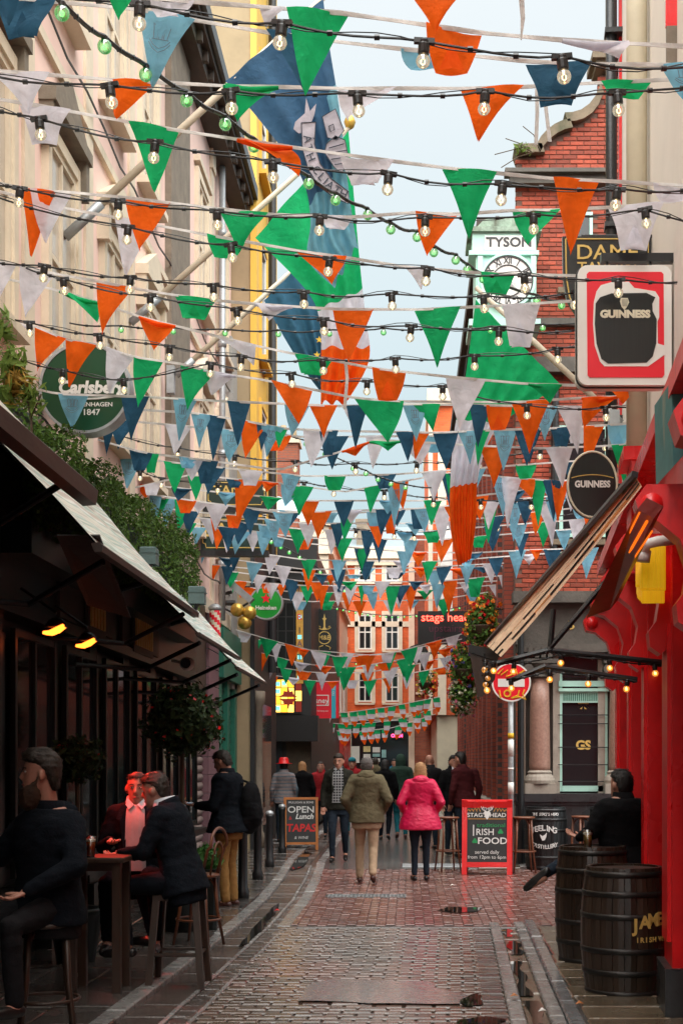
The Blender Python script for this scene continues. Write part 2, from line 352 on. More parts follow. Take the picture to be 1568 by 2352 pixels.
# tar patch, puddles and drain grates
def blob(name, pts, z, mat, lab=None, kind='structure', sub=3, jit=.02):
    ps = []
    for (a, b) in zip(pts, pts[1:] + pts[:1]):
        for i in range(sub):
            t = i / sub; q = Vector(a).lerp(Vector(b), t); ps.append((q.x + random.uniform(-jit, jit), q.y + random.uniform(-jit, jit), z))
    return MB().poly(ps).build(name, mat, kind=kind)
def gp(x, y): D = GD(y); return ((x - X0) * D / F, D)
blob('tarmac_patch', [gp(682, 2300), gp(700, 2268), gp(745, 2252), gp(985, 2255), gp(1000, 2270), gp(1085, 2292), gp(1050, 2308), gp(850, 2306)], .008, M['tar'])
blob('puddle', [gp(1050, 2300), gp(1095, 2284), gp(1110, 2290), gp(1106, 2310), gp(1075, 2315)], .009, M['water'], sub=4)
blob('puddle', [gp(1000, 2092), gp(1030, 2084), gp(1110, 2086), gp(1090, 2095), gp(1040, 2098)], .008, M['water'], sub=4)
blob('puddle', [gp(545, 2180), gp(600, 2110), gp(640, 2075), gp(632, 2098), gp(590, 2150)], .006, M['water'], sub=5)
blob('puddle', [gp(1050, 2345), gp(1110, 2338), gp(1160, 2342), gp(1150, 2360), gp(1040, 2360)], .009, M['water'], sub=4)
blob('puddle', [gp(655, 1985), gp(690, 1955), gp(715, 1960), gp(700, 1990), gp(670, 2000)], .009, M['water'], sub=4)
gr = empty('drain_grate', (-.5, 17.12, 0), 0, 'long cast iron drain grate across the red paving', 'drain')
MB().box(-.5, .5, -.19, .19, -.04, -.03).build('tray', M['water'], gr, local=True)
g_ = MB()
for i in range(21): g_.box(-.49 + i * .048, -.475 + i * .048, -.18, .18, -.03, .001)
for i in range(6): g_.box(-.49, .485, -.18 + i * .07, -.17 + i * .07, -.03, 0.003)
g_.build('grille', M['steel'], gr, local=True)
gr2 = empty('manhole_cover', (.42, 22.0, .006), 0, 'small rectangular iron cover in the grey paving ahead of the walkers', 'manhole')
MB().bbox(-.5, .5, -.3, .3, -.01, .006, .004).build('plate', M['steel'], gr2, local=True)
g_ = MB()
for i in range(9): g_.box(-.46 + i * .11, -.40 + i * .11, -.26, .26, .006, .011)
g_.build('tread_ribs', M['steel'], gr2, local=True)
# ============================================================ BUILDINGS
def obox(mb, o, u, n, a0, a1, d0, d1, z0, z1, mi=0):
    o, u, n = Vector(o), Vector(u), Vector(n); z = Vector((0, 0, 1)); vs = []
    for zz in (z0, z1):
        for (a, d_) in ((a0, d0), (a1, d0), (a1, d1), (a0, d1)): vs.append(o + u * a + n * d_ + z * zz)
    return mb.add(vs, [(0, 3, 2, 1), (4, 5, 6, 7), (0, 1, 5, 4), (1, 2, 6, 5), (2, 3, 7, 6), (3, 0, 4, 7)], mi)
M['pink'] = pmat('pink_render', (.84, .60, .52), .8, .07, 1.5, .1, dirt=((.60, .43, .36), .58, 1.1))
M['stone'] = pmat('cream_stone', (.70, .60, .46), .75, .12, 3, .2, dirt=((.40, .33, .24), .60, 1.2))
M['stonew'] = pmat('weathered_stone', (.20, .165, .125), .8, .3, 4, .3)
M['glass'] = pmat('window_glass', (.015, .018, .02), .07, .2, 1, 0, spec=.45)
M['eave'] = pmat('mossy_dark_timber', (.05, .035, .025), .7, .5, 3, .3, stretch=(1, .3, 1), dirt=((.05, .06, .02), .6, 1.5))
M['grey'] = pmat('grey_render', (.30, .30, .285), .8, .15, 2, .15, dirt=((.16, .15, .13), .58, 1))
M['tan'] = pmat('cracked_tan_render', (.36, .27, .16), .85, .2, 1.2, .2, dirt=((.22, .17, .10), .55, .8))
M['yellow'] = pmat('yellow_paint', (.74, .44, .06), .6, .08, 2, .05)
M['charcoal'] = pmat('charcoal_paint', (.022, .023, .025), .5, .25, 2)
M['shopblk'] = pmat('black_green_gloss', (.007, .009, .008), .35, .3, 3, .05, spec=.3)
M['mauve'] = pmat('mauve_paint', (.16, .085, .10), .5, .15, 4)
M['greenp'] = pmat('green_paint', (.02, .15, .10), .45, .15, 4)
def window(parent, o, u, n, w_, h, fm, gm, fr=.07, sill=None, panes=(1, 2), surround=0, sm=None, depth=.12):
    b = MB(); obox(b, o, u, n, -w_ / 2, w_ / 2, .002, .008, 0, h); g = b.build('window', gm, parent)
    f = MB()
    obox(f, o, u, n, -w_ / 2, -w_ / 2 + fr, .008, .045, 0, h); obox(f, o, u, n, w_ / 2 - fr, w_ / 2, .008, .045, 0, h)
    obox(f, o, u, n, -w_ / 2 + fr, w_ / 2 - fr, .008, .042, h - fr, h); obox(f, o, u, n, -w_ / 2 + fr, w_ / 2 - fr, .008, .042, 0, fr)
    for i in range(1, panes[0]):
        a = -w_ / 2 + w_ * i / panes[0]; obox(f, o, u, n, a - fr * .4, a + fr * .4, .008, .036, fr, h - fr)
    for i in range(1, panes[1]):
        z = h * i / panes[1]; obox(f, o, u, n, -w_ / 2 + fr, w_ / 2 - fr, .008, .033, z - fr * .4, z + fr * .4)
    f.build('frame', fm, g)
    if surround:
        s = MB(); k = surround
        obox(s, o, u, n, -w_ / 2 - k, -w_ / 2, -.02, .07, -.05, h + k); obox(s, o, u, n, w_ / 2, w_ / 2 + k, -.02, .07, -.05, h + k); obox(s, o, u, n, -w_ / 2, w_ / 2, -.02, .068, h, h + k)
        s.build('surround', sm, g)
    if sill:
        s = MB(); obox(s, o, u, n, -w_ / 2 - .15, w_ / 2 + .15, -.02, .16, -.14, -.052); s.build('sill', sill, g)
    return g
UX, UY = Vector((1, 0, 0)), Vector((0, 1, 0))
# ---- pink building over the dark pub, left
XL = -3.3
M['revealpane'] = pmat('cream_reveal_pane', (.50, .43, .35), .15, .25, 2, 0, spec=.5)  # cream pane colour in place of glass, standing in for the window reveals
pk = empty('pink_building', (XL, 14, 0), 0, 'tall pink rendered building with cream stone window surrounds along the left side', 'building')
DE = 25.7
wd = MB(); wd.box(-9, XL, -14, DE, 4.05, 12.1); wd.build('wall', M['pink'], pk)
ev = MB(); ev.box(-9, XL + .42, -14, DE + .05, 12.1, 12.35); ev.box(XL, XL + .3, 2, DE, 11.92, 12.1)
for i in range(40): ev.box(XL + .02, XL + .38, 3 + i * .57, 3.1 + i * .57, 11.95, 12.1)
ev.build('eave', M['eave'], pk)
gt = MB(); gt.box(XL + .42, XL + .5, 2, DE + .05, 12.2, 12.42); gt.build('gutter', M['black'], pk)
for dd in (6.0, 8.4, 10.8, 13.0, 15.3, 17.4, 21.9, 24.3):
    for (z, h, ped) in ((5.3, 2.1, 1), (8.9, 1.9, 0)):
        g = window(pk, (XL, dd, z), UY, UX, 1.0, h, M['stone'], M['revealpane'], .06, M['stone'], (2, 2), .12, M['stone'], .14)
        if ped:
            p_ = MB(); obox(p_, (XL, dd, z), UY, UX, -.72, .72, 0, .16, h + .22, h + .34)
            p_.prism([(XL, dd - .72, z + h + .34), (XL, dd + .72, z + h + .34), (XL, dd, z + h + .72)], (.13, 0, 0))
            obox(p_, (XL, dd, z), UY, UX, -.70, -.58, 0, .13, h - .15, h + .22); obox(p_, (XL, dd, z), UY, UX, .58, .70, 0, .13, h - .15, h + .22)
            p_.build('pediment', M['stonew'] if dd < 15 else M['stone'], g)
        else:
            p_ = MB(); obox(p_, (XL, dd, z), UY, UX, -.68, .68, 0, .10, h + .18, h + .27); p_.build('hood', M['stone'], g)
for dd in (7.2, 9.6, 11.9, 14.15, 16.35, 23.1):
    s = MB(); s.box(XL, XL + .03, dd - .16, dd + .16, 4.05, 11.8); s.box(XL, XL + .06, dd - .19, dd + .19, 11.6, 11.92); s.build('pilaster', M['stone'], pk)
s = MB(); s.box(XL, XL + .09, 18.7, 20.3, 4.05, 11.9); s.build('grey_strip', M['stonew'], pk)
s = MB(); s.box(XL, XL + .10, -14, DE, 4.05, 4.3); s.box(XL, XL + .05, -14, DE, 8.15, 8.25); s.build('string_course', M['stone'], pk)
s = MB(); s.box(XL, XL + .12, 24.9, 25.68, 3.0, 9.4); s.box(XL, XL + .15, 24.85, 25.7, 8.2, 8.35); s.box(XL, XL + .15, 24.85, 25.7, 5.5, 5.62); s.build('corner_quoin', M['grey'], pk)
s = MB(); s.tube([(XL + .12, 23.6, 4.1), (XL + .12, 23.6, 11.9)], .055, 10)
for z in (5, 6.9, 8.8, 10.7): s.tube([(XL + .12, 23.6, z), (XL + .12, 23.6, z + .12)], .075, 10)
s.build('downpipe', M['steel'], pk, smooth=True)
for (z_, zz_) in ((4.75, .12), (8.45, .1)):
    b = MB(); b.tube([(XL + .08, 5 + i_ * .8, z_ - zz_ * math.sin(i_ * 1.1) ** 2) for i_ in range(26)], .012, 5); b.build('wall_cable', M['black'], pk)
# ---- dark pub ground floor
pb = empty('dark_pub_front', (XL, 12, 0), 0, 'black and dark green pub front with panelled pilasters under the left awnings', 'shop front')
b = MB(); b.box(-9, XL, -14, 20.4, 0, 4.05); b.build('wall', M['shopblk'], pb)
b = MB(); b.box(XL, XL + .3, 2, 20.4, 3.55, 3.98); b.box(XL, XL + .16, 2, 20.4, 2.95, 3.55); b.box(XL, XL + .22, 2, 20.4, 2.85, 2.95); b.build('fascia', M['shopblk'], pb)
M['brownp'] = pmat('brown_panel', (.04, .028, .02), .5, .3, 3)
b = MB(); b.box(XL + .16, XL + .19, 12.3, 14.6, 2.98, 3.5); b.box(XL + .16, XL + .19, 15.0, 17.2, 2.98, 3.5); b.build('fascia_panel', M['brownp'], pb)
dd = 4.0
while dd < 20:
    b = MB(); b.box(XL, XL + .1, dd, dd + .32, 0, 2.85); b.box(XL + .1, XL + .13, dd + .06, dd + .26, .75, 2.7); b.box(XL, XL + .15, dd - .03, dd + .35, 0, .45); b.build('pilaster', M['shopblk'], pb)
    g = window(pb, (XL + .14, dd + 1.0, .75), UY, UX, 1.28, 2.0, M['shopblk'], M['glass'], .06, M['shopblk'], (2, 1), depth=.1)
    dd += 1.64
for (d0, n_) in ((13.3, 5), (15.5, 8)):
    sg = empty('gold_letter_sign', (XL + .2, d0, 3.0), 0, 'tall gold lettering panel on brown fascia %s' % ('nearest the two heaters' if n_ == 5 else 'beside the white camera'), 'sign', 'gold lettering panels on the dark pub')
    MB().box(0, .03, -.08, n_ * .13 + .05, -.08, .5).build('backboard', M['brownp'], sg, local=True)
    for i in range(n_): MB().box(.03, .05, i * .13, i * .13 + .075, 0, .42).build('gold_slat', M['goldflat'], sg, local=True)
# ---- shop units further along on the left
sh2 = empty('shuttered_shop', (XL, 21.4, 0), 0, 'narrow shop with corrugated roller shutter and mauve brick pier, left behind the shrub', 'shop front')
b = MB(); b.box(-9, XL - .06, 20.4, 22.0, 0, 4.05); b.box(XL - .06, XL + .08, 20.4, 22.0, 2.75, 4.03); b.build('wall', M['brownp'], sh2)
M['shutter'] = pmat('dusty_shutter', (.27, .21, .19), .5, .2, 5)
for i in range(20): MB().tube([(XL - .03, 20.45, .07 + i * .135), (XL - .03, 21.98, .07 + i * .135)], .068, 8).build('shutter_slat', M['shutter'], sh2, smooth=True)
for i in range(14): MB().bbox(XL - .2, XL + .12, 22.0, 23.2, .01 + i * .29, .29 + i * .29, .008).build('pier_block', M['mauve'], sh2)
gs = empty('green_shop', (XL, 24.5, 0), 0, 'green painted shop front with black louvres and cream posts beyond the mauve pier', 'shop front')
b = MB(); b.box(-9, XL - .02, 23.2, 25.7, 0, 4.05); b.box(XL - .02, XL + .2, 23.2, 25.7, 3.1, 3.95); b.build('wall', M['greenp'], gs)
for q in (23.25, 24.3, 25.35):
    MB().box(XL - .02, XL + .12, q, q + .3, 0, 3.1).build('pilaster', M['greenp'], gs)
for q in (23.9, 24.95):
    for i in range(16): MB().box(XL - .02, XL + .05, q - .3, q + .3, .3 + i * .17, .39 + i * .17).build('louvre', M['black'], gs)
# ---- tall yellow building
XY_ = -2.92
yb = empty('yellow_building', (XY_, 27.8, 0), 0, 'tall yellow painted building with bare tan gable rising over the pink roof', 'building')
b = MB(); b.box(-9, XY_ - .02, 25.75, 29.9, 0, 21); b.build('gable_wall', M['tan'], yb)
b = MB(); b.box(XY_ - .02, XY_ + .03, 25.72, 29.93, 5.9, 21); b.build('front', M['yellow'], yb)
b = MB(); b.box(XY_ + .03, XY_ + .10, 25.72, 26.1, 5.9, 21); b.box(XY_ + .03, XY_ + .08, 29.4, 29.93, 5.9, 21); b.build('pilaster', M['yellow'], yb)
b = MB(); b.tube([(XY_ + .14, 28.3, 3.5), (XY_ + .14, 28.3, 20)], .08, 8); b.build('downpipe', M['charcoal'], yb)
for z in (6.4, 9.6, 13.2): window(yb, (XY_ + .03, 27.2, z), UY, UX, 1.0, 2.2, M['white'], M['glass'], .07, M['yellow'], (1, 2), .12, M['yellow'])
b = MB(); b.box(XY_ - .02, XY_ + .06, 25.72, 29.93, 0, 5.9); b.build('shopfront', M['charcoal'], yb)
for q in (26.0,): MB().lathe([(.12, 0), (.12, .3), (.085, .35), (.08, 2.7), (.13, 2.8), (.13, 3.0)], (XY_ + .1, q, 0), 10).build('column', M['stonew'], yb, smooth=True)
b = MB(); b.box(XY_ + .06, XY_ + .07, 26.3, 28.8, .4, 2.8); b.build('window', M['glass'], yb)
# ---- charcoal pub with the stained glass
cx0 = -2.38; CD = 34.0
cb = empty('charcoal_pub', (cx0, CD, 0), 0, 'charcoal pub front with lit stained glass window in the middle distance', 'shop front')
b = MB(); b.box(-9, cx0, CD, 48, 0, 7.2); b.build('wall', M['charcoal'], cb)
b = MB(); b.box(-4.6, cx0 + .18, CD - .5, CD - .003, 6.35, 7.15); b.box(-4.6, cx0 + .18, CD - .35, CD - .003, 6.1, 6.35); b.build('canopy', M['charcoal'], cb)
b = MB(); b.add([P(575, 1150, CD), P(655, 1182, CD - .3), P(720, 1200, CD - .3), P(720, 1165, CD + 2), P(640, 1140, CD + 2)], [(0, 1, 2, 3, 4)]); b.build('canopy_glass', pmat('pale_blue_glass', (.55, .72, .80), .15, .1, 2, 0), cb)
b = MB(); b.box(-3.4, cx0 + .2, CD - .55, CD - .003, 2.15, 2.78)
b.build('lower_canopy', M['black'], cb)
M['blackbrick'] = pmat('painted_brick', (.07, .05, .03), .6, .4, 8)
b = MB(); b.box(-3.0, cx0 - .02, CD - .02, CD - .003, .05, 2.5); b.build('lower_panel', M['blackbrick'], cb)
b = MB(); b.box(-3.9, -3.1, CD - .03, CD - .003, .05, 2.5); b.build('door', pmat('dark_blue_paint', (.01, .025, .035), .4), cb)
o_ = P(662, 1636, CD - .04)
sg = MB(); obox(sg, o_, UX, -UY, -.36, .36, 0, .02, -.04, .86); sgo = sg.build('stained_glass_window', M['black'], cb)
cols = [emat('amber_glass', (1, .40, .03), .42), emat('pale_amber_glass', (1, .58, .10), .5), emat('blue_glass', (.2, .65, .7), .3), emat('dark_red_glass', (.22, .03, .02), .2)]
for i in range(3):
    for j in range(4):
        w_ = .155; mi = 0 if (i + j) % 2 else 1
        pn = MB(); obox(pn, o_, UX, -UY, -.33 + i * .16, -.33 + i * .16 + .148, .02, .028, j * .205, j * .205 + .19); pn.build('pane', cols[mi], sgo)
for j in range(3):
    pn = MB(); obox(pn, o_, UX, -UY, .18, .33, .02, .028, j * .27 + .01, j * .27 + .26); pn.build('pane', cols[1 if j == 1 else 3], sgo)
for (a, z) in ((-.255, .7), (-.255, .1), (-.255, .52), (-.1, .72)):
    pn = MB(); obox(pn, o_, UX, -UY, a - .05, a + .05, .028, .034, z - .05, z + .05); pn.build('pane', cols[2], sgo)
for sg_ in (1, -1):
    pts = [P(662 + q[0], 1603 - sg_ * q[1], CD - .075) for q in ((-22, 2), (-12, 8), (-10, 16), (-3, 14), (0, 27), (3, 14), (10, 16), (12, 8), (22, 2))]
    MB().poly(pts).build('pane', cols[3], sgo)
vs = empty('vertical_letter_sign', P(688, 1570, CD - .1), 0, 'narrow yellow vertical sign with small coloured letters on the charcoal pub', 'sign')
b = MB(); o2 = P(688, 1570, CD - .1); obox(b, o2, UX, -UY, -.085, .085, -.06, 0, 0, 2.55); b.build('board', pmat('mustard_paint', (.62, .33, .05), .5), vs)
for i, ch in enumerate('LYRIATS'):
    text('letter', ch, .2, [M['mauve'], M['greenp'], M['red'], M['charcoal']][i % 4], vs, (0, -.003, 2.3 - i * .33), off=.004)
for i in range(5): b = MB(); obox(b, o2, UX, -UY, -.05, .05, 0, .004, .1 + i * .5, .2 + i * .5); b.build('tile', cols[2], vs)
b = MB()
for i in range(4):
    for j in range(5): obox(b, P(660, 1545, CD), UX, -UY, -.42 + i * .2, -.25 + i * .2, 0, .012, j * .35, j * .35 + .32)
b.build('leaded_window', M['glass'], cb)
M['redbrickY'] = brickmat('red_brick_side', (.30, .075, .035), (.38, .11, .05), (.14, .10, .08), 'YZ')
M['redbrickX'] = brickmat('red_brick_front', (.32, .08, .04), (.40, .12, .06), (.16, .11, .09), 'XZ')
ch_ = empty('brick_chimney', P(660, 1100, 40), 0, 'red brick chimney stack rising behind the yellow building', 'chimney')
b = MB(); q = P(660, 1100, 40); b.box(q.x - .3, q.x + .3, 40, 40.8, 6.9, q.z + 1.05); b.build('stack', M['redbrickX'], ch_)
b = MB(); b.box(q.x - .36, q.x + .36, 39.94, 40.86, q.z + 1.05, q.z + 1.2); b.build('cap', M['stone'], ch_)
for s_ in (-.15, .15): MB().lathe([(.1, 0), (.08, .45)], (q.x + s_, 40.4, q.z + 1.2), 10).build('chimney_pot', M['tan'], ch_, smooth=True)
# ---- beige building before the end of the street, left
bb = empty('beige_building', (-2.35, 50, 0), 0, 'pale beige stone building edge at the far left end of the street', 'building')
b = MB(); b.box(-9, -2.75, 48.02, 63, 0, 10.2); b.build('wall', M['stone'], bb)
for z in (7.9, 8.9, 9.9): b = MB(); b.box(-9, -2.6, 47.9, 63, z, z + .16); b.build('cornice', M['stone'], bb)
for dd in (50, 53, 56, 59): window(bb, (-2.75, dd, 3.6), UY, UX, 1.1, 2.4, M['white'], M['glass'], .07, M['stone'])
b = MB(); b.box(-2.74, -2.6, 48.05, 62.9, 0, 3.1); b.build('shopfront', M['red'], bb)
# ---- orange brick building closing the street
ED = 65.0
M['orbrick'] = brickmat('orange_brick', (.72, .11, .022), (.80, .15, .035), (.50, .13, .05), 'XZ')
eb = empty('end_building', (-1.6, ED, 0), 0, 'orange brick building with white sash windows closing the end of the street', 'building')
xl_, xr_ = P(770, 0, ED).x, 2.2
b = MB(); b.box(xl_, xr_, ED, ED + 8, 3.9, 11.2); b.build('wall', M['orbrick'], eb)
b = MB(); b.box(xl_ - .15, xr_, ED - .35, ED + 8, 11.2, 11.75); b.box(xl_ - .1, xr_, ED - .2, ED, 10.9, 11.2); b.build('cornice', M['stone'], eb)
b = MB(); b.add([(xl_, ED + .2, 11.75), (xr_, ED + .2, 11.75), (xr_, ED + 4, 13.4), (xl_, ED + 4, 13.4)], [(0, 1, 2, 3)]); b.build('roof', pmat('wet_slate', (.20, .25, .27), .3, .2, 6), eb)
b = MB(); q = P(834, 0, ED + 1).x; b.box(q - .32, q + .32, ED + .8, ED + 1.6, 11.5, 13.1); b.box(q - .38, q + .38, ED + .74, ED + 1.66, 13.1, 13.25); b.build('chimney', M['stonew'], eb)
b = MB(); b.box(xl_, xl_ + .55, ED - .1, ED, 3.9, 10.9); b.box(xl_ - .05, xl_ + .6, ED - .14, ED, 7.2, 7.5); b.build('corner_pilaster', M['stone'], eb)
b = MB(); b.box(xl_, xr_, ED - .12, ED, 3.55, 3.9); b.box(xl_, xr_, ED - .22, ED - .12, 3.7, 3.9); b.box(xl_, xr_, ED - .07, ED, 8.0, 8.25); b.build('string_course', M['stone'], eb)
for xx in (838, 900, 962):
    for (yb_, yt) in ((1335, 1288), (1492, 1412), (1612, 1545)):
        o3 = P(xx, yb_, ED); h = (yb_ - yt) * ED / F
        window(eb, (o3.x, ED, o3.z), UX, -UY, .64, h, M['white'], M['glass'], .07, M['stone'], (2, 2), .17, M['stone'], .1)
b = MB(); b.box(xl_, xr_, ED + .25, ED + 8, 0, 3.55); b.build('ground_floor', M['charcoal'], eb)
for i in range(9): MB().bbox(xl_ + .05, xl_ + .75, ED - .08, ED + .25, .02 + i * .39, .40 + i * .39, .02).build('pier_block', M['stone'], eb)
b = MB(); b.box(xl_ + .8, xr_, ED + .2, ED + .25, .3, 3.3); b.build('shop_window', M['glass'], eb)
pc = [pmat('poster_paper', (.70, .74, .70), .6, .15, 3), pmat('poster_yellow', (.7, .62, .3), .6, .3, 3), pmat('poster_teal', (.25, .5, .5), .6, .3, 3)]
for (a, c_, y0_, y1_, k) in ((806, 825, 1714, 1752, 0), (834, 850, 1714, 1727, 1), (834, 850, 1732, 1748, 0), (855, 872, 1716, 1728, 0), (855, 872, 1731, 1738, 2), (876, 886, 1722, 1740, 2), (855, 872, 1742, 1750, 0)):
    q0, q1 = P(a, y1_, ED), P(c_, y0_, ED); MB().box(q0.x, q1.x, ED + .17, ED + .195, q0.z, q1.z).build('poster', pc[k], eb)
nr = empty('pink_neon_sign', P(911, 1690, 62), 0, 'small glowing pink red neon sign at the end of the street', 'sign')
MB().box(-.3, .3, -.02, .04, -.12, .12).build('board', M['black'], nr, local=True)
text('lettering', 'OPEN', .2, emat('pink_neon', (1, .05, .16), 1.2), nr, (0, -.03, 0), off=.008)
# ---- far right buildings
fr_ = empty('far_brick_building', (.8, 58, 0), 0, 'dark red brick building edge at the far right end of the street', 'building')
b = MB(); b.box(.1, 6, 58, 64.6, 0, 11.2); b.build('wall', M['redbrickX'], fr_)
b = MB(); b.box(.05, .3, 57.9, 58, 0, 11.2); b.box(0, 6, 57.85, 58, 8.6, 8.9); b.build('stone_trim', M['stone'], fr_)
window(fr_, (.75, 58, 4.6), UX, -UY, .5, 1.6, M['white'], M['glass'], .06, M['stone'])
cbx = empty('orange_parapet_building', (1.2, 46, 0), 0, 'slim orange brick building with cream corner stones on the right beyond the pub', 'building')
b = MB(); b.box(.72, 6, 46, 57.8, 3.2, 13.6); b.build('wall', M['orbrick'], cbx)
b = MB(); b.box(1.02, 1.3, 45.9, 46, 3.2, 12.6); b.box(.66, 1.7, 45.8, 57.8, 13.6, 14.1); b.box(.7, .85, 45.92, 46, 3.2, 13.6); b.build('stone_trim', M['stone'], cbx)
b = MB(); b.box(1.0, 6, 46.1, 57.7, 0, 3.2); b.build('ground_floor', M['cream'], cbx)
wp = MB(); wp.box(1.1, 1.5, 45.7, 45.9, 6.5, 9.6); wp.build('white_duct', M['white'], cbx)
# ============================================================ STAG'S HEAD CORNER PUB (right, beyond the crossing)
SD = 22.2; SX = 1.74
M['brick'] = pmat('red_facing_brick', (.30, .052, .024), .75, .25, 9, .3, island=.32)
M['mortar'] = pmat('grey_brown_mortar', (.14, .075, .055), .9, .3, 10)
M['coping'] = pmat('mossy_coping_stone', (.17, .13, .085), .8, .35, 5, .3, dirt=((.05, .06, .025), .58, 2))
M['dstone'] = pmat('dark_carved_stone', (.085, .075, .062), .7, .35, 4, .3)
M['dgranite'] = pmat('black_granite', (.035, .036, .038), .3, .3, 6, .1, rvar=.1)
M['pgranite'] = pmat('pink_granite', (.36, .21, .16), .35, .3, 25, .15)
M['buff'] = pmat('buff_stone', (.33, .29, .24), .7, .2, 6, .2)
M['mint'] = pmat('mint_paint', (.42, .70, .60), .5, .12, 3, .05, dirt=((.30, .45, .38), .62, 2))
M['redbrk_side'] = brickmat('dark_red_brick', (.27, .045, .025), (.36, .07, .035), (.07, .045, .04), 'YZ')
gtop = [(1187, 355), (1240, 352), (1241, 340), (1258, 320), (1280, 304), (1306, 294), (1307, 280), (1336, 273), (1356, 258), (1376, 224), (1377, 165), (1424, 165), (1425, 165), (1700, 165)]
def gz(X):
    px = X0 + X * F / SD
    for (a, ya), (b_, yb_) in zip(gtop, gtop[1:]):
        if a <= px <= b_: return P(0, ya + (yb_ - ya) * (px - a) / max(1e-6, b_ - a), SD).z
    return P(0, 165, SD).z
sp_ = empty('corner_pub', (SX, SD, 0), 0, 'red brick corner pub with curved gable, stone columns and dark windows on the right', 'building')
out_ = [P(px, py, SD) for (px, py) in gtop[:-1]]
mw = MB(); base = [(SX, SD, 3.9)] + [(max(SX, q.x), SD, q.z - .06) for q in out_] + [(6.5, SD, out_[-1].z - .06), (6.5, SD, 3.9)]
mw.prism(base, (0, .35, 0)); mw.build('gable_wall', M['mortar'], sp_)
b = MB(); b.box(SX, 6.5, SD + .36, 44, 3.9, 10.2); b.build('side_wall', M['redbrk_side'], sp_)
bm_ = MB().add([(-.106, .03, -.031), (.106, .03, -.031), (.106, .03, .031), (-.106, .03, .031), (-.106, -.008, -.031), (.106, -.008, -.031), (.106, -.008, .031), (-.106, -.008, .031),
                (-.1, -.014, -.025), (.1, -.014, -.025), (.1, -.014, .025), (-.1, -.014, .025)],
               [(0, 1, 5, 4), (1, 2, 6, 5), (2, 3, 7, 6), (3, 0, 4, 7), (4, 5, 9, 8), (5, 6, 10, 9), (6, 7, 11, 10), (7, 4, 8, 11), (8, 9, 10, 11)]).mesh('brick', M['brick'])
bc = []; z = 4.0; r_ = 0
while z < 12.9:
    x = SX + .11 - (.11 if r_ % 2 else 0)
    while x < 4.1:
        xa = x + .11
        inwin = (2.55 < xa < 3.0 and 9.2 < z < 10.6) or (2.4 < xa < 3.3 and 5.2 < z < 7.2)
        if xa - .11 >= SX - .001 and z < gz(xa) - .1 and not inwin: bc.append((xa, z))
        x += .222
    z += .0745; r_ += 1
def bvis(c): px = X0 + c[0] * F / SD; py = Y0 - (c[1] - CH) * F / SD; return px < 1425 and not (1290 < px < 1425 and 560 < py < 900)
bc.sort(key=lambda c: (not bvis(c), -c[1]))
for (x, z) in bc[:300]: inst('brick', bm_, sp_, (x - SX, random.uniform(-.003, .004), z))
mb = MB(); src = [v.co.copy() for v in bm_.vertices]; fs = [tuple(p.vertices) for p in bm_.polygons]
for (x, z) in bc[300:]:
    oy = random.uniform(-.003, .004); mb.add([(v.x + x, v.y + SD + oy, v.z + z) for v in src], fs)
mb.build('brickwork', M['brick'], sp_, kind='stuff')
# coping along the curved gable
def sweep(pts):
    rg = []
    for (x, y) in pts:
        q = P(x, y, SD); rg.append([q + Vector((.02, -.14, -.05)), q + Vector((.02, .4, -.05)), q + Vector((-.03, .4, .09)), q + Vector((-.03, -.14, .09))])
    return MB().rings(rg)
sweep([(1184, 352), (1200, 351), (1246, 350)]).build('coping_stone', M['coping'], sp_)
sweep([(1234, 352), (1244, 334), (1258, 319), (1275, 306), (1292, 298), (1310, 294)]).build('coping_stone', M['coping'], sp_)
sweep([(1298, 280), (1316, 279), (1336, 273), (1354, 260), (1368, 242), (1380, 214)]).build('coping_stone', M['coping'], sp_)
q = P(1393, 165, SD)
b = MB(); b.box(q.x - .2, q.x + .4, SD - .2, SD + .4, q.z, q.z + .1); b.box(q.x - .27, q.x + .45, SD - .27, SD + .45, q.z + .1, q.z + .2); b.box(q.x - .2, q.x + .4, SD - .2, SD + .4, q.z + .2, q.z + .3); b.build('pier_cap', M['coping'], sp_)
b = MB(); b.box(SX - .1, 3.2, SD - .2, SD - .012, P(0, 432, SD).z, P(0, 412, SD).z); b.box(SX - .18, 3.3, SD - .3, SD - .012, P(0, 412, SD).z, P(0, 403, SD).z); b.build('upper_cornice', M['dstone'], sp_)
for (y0_, y1_, pr_) in ((735, 752, .12), (825, 850, .15), (850, 862, .22)):
    b = MB(); b.box(SX - .06, 4.2, SD - pr_, SD - .012, P(0, y1_, SD).z, P(0, y0_, SD).z); b.build('moulding', M['dstone'], sp_)
window(sp_, (2.78, SD - .004, 9.35), UX, -UY, .42, 1.2, M['mint'], M['glass'], .05, M['coping'], (1, 2), depth=.03)
window(sp_, (2.85, SD - .004, 5.3), UX, -UY, .8, 1.8, M['mint'], M['glass'], .06, M['coping'], (1, 2), depth=.03)
b = MB(); b.box(SX - .62, SX + .02, SD - .1, 40, 10.2, 10.42); b.box(SX - .5, SX, SD, 40, 10.02, 10.2); b.build('eave', M['eave'], sp_)
for i in range(14):
    q = SD + .5 + i * 1.6; MB().box(SX - .14, SX, q, q + .5, 0.95, 9.9).build('brick_pilaster', M['redbrk_side'], sp_)
    MB().box(SX - .05, SX, q + .55, q + 1.55, 1.0, 2.9).build('side_window', M['glass'], sp_)
b = MB(); b.box(SX, 6.5, SD + .36, 44, 0, 3.9); b.build('lower_side_wall', M['redbrk_side'], sp_)
b = MB(); b.box(SX - .24, SX - .002, SD + .1, 44, .78, .93); b.build('plinth_sill', M['buff'], sp_)
b = MB(); b.box(SX - .16, SX - .003, SD + .1, 44, 0, .78); b.build('side_plinth', M['dgranite'], sp_)
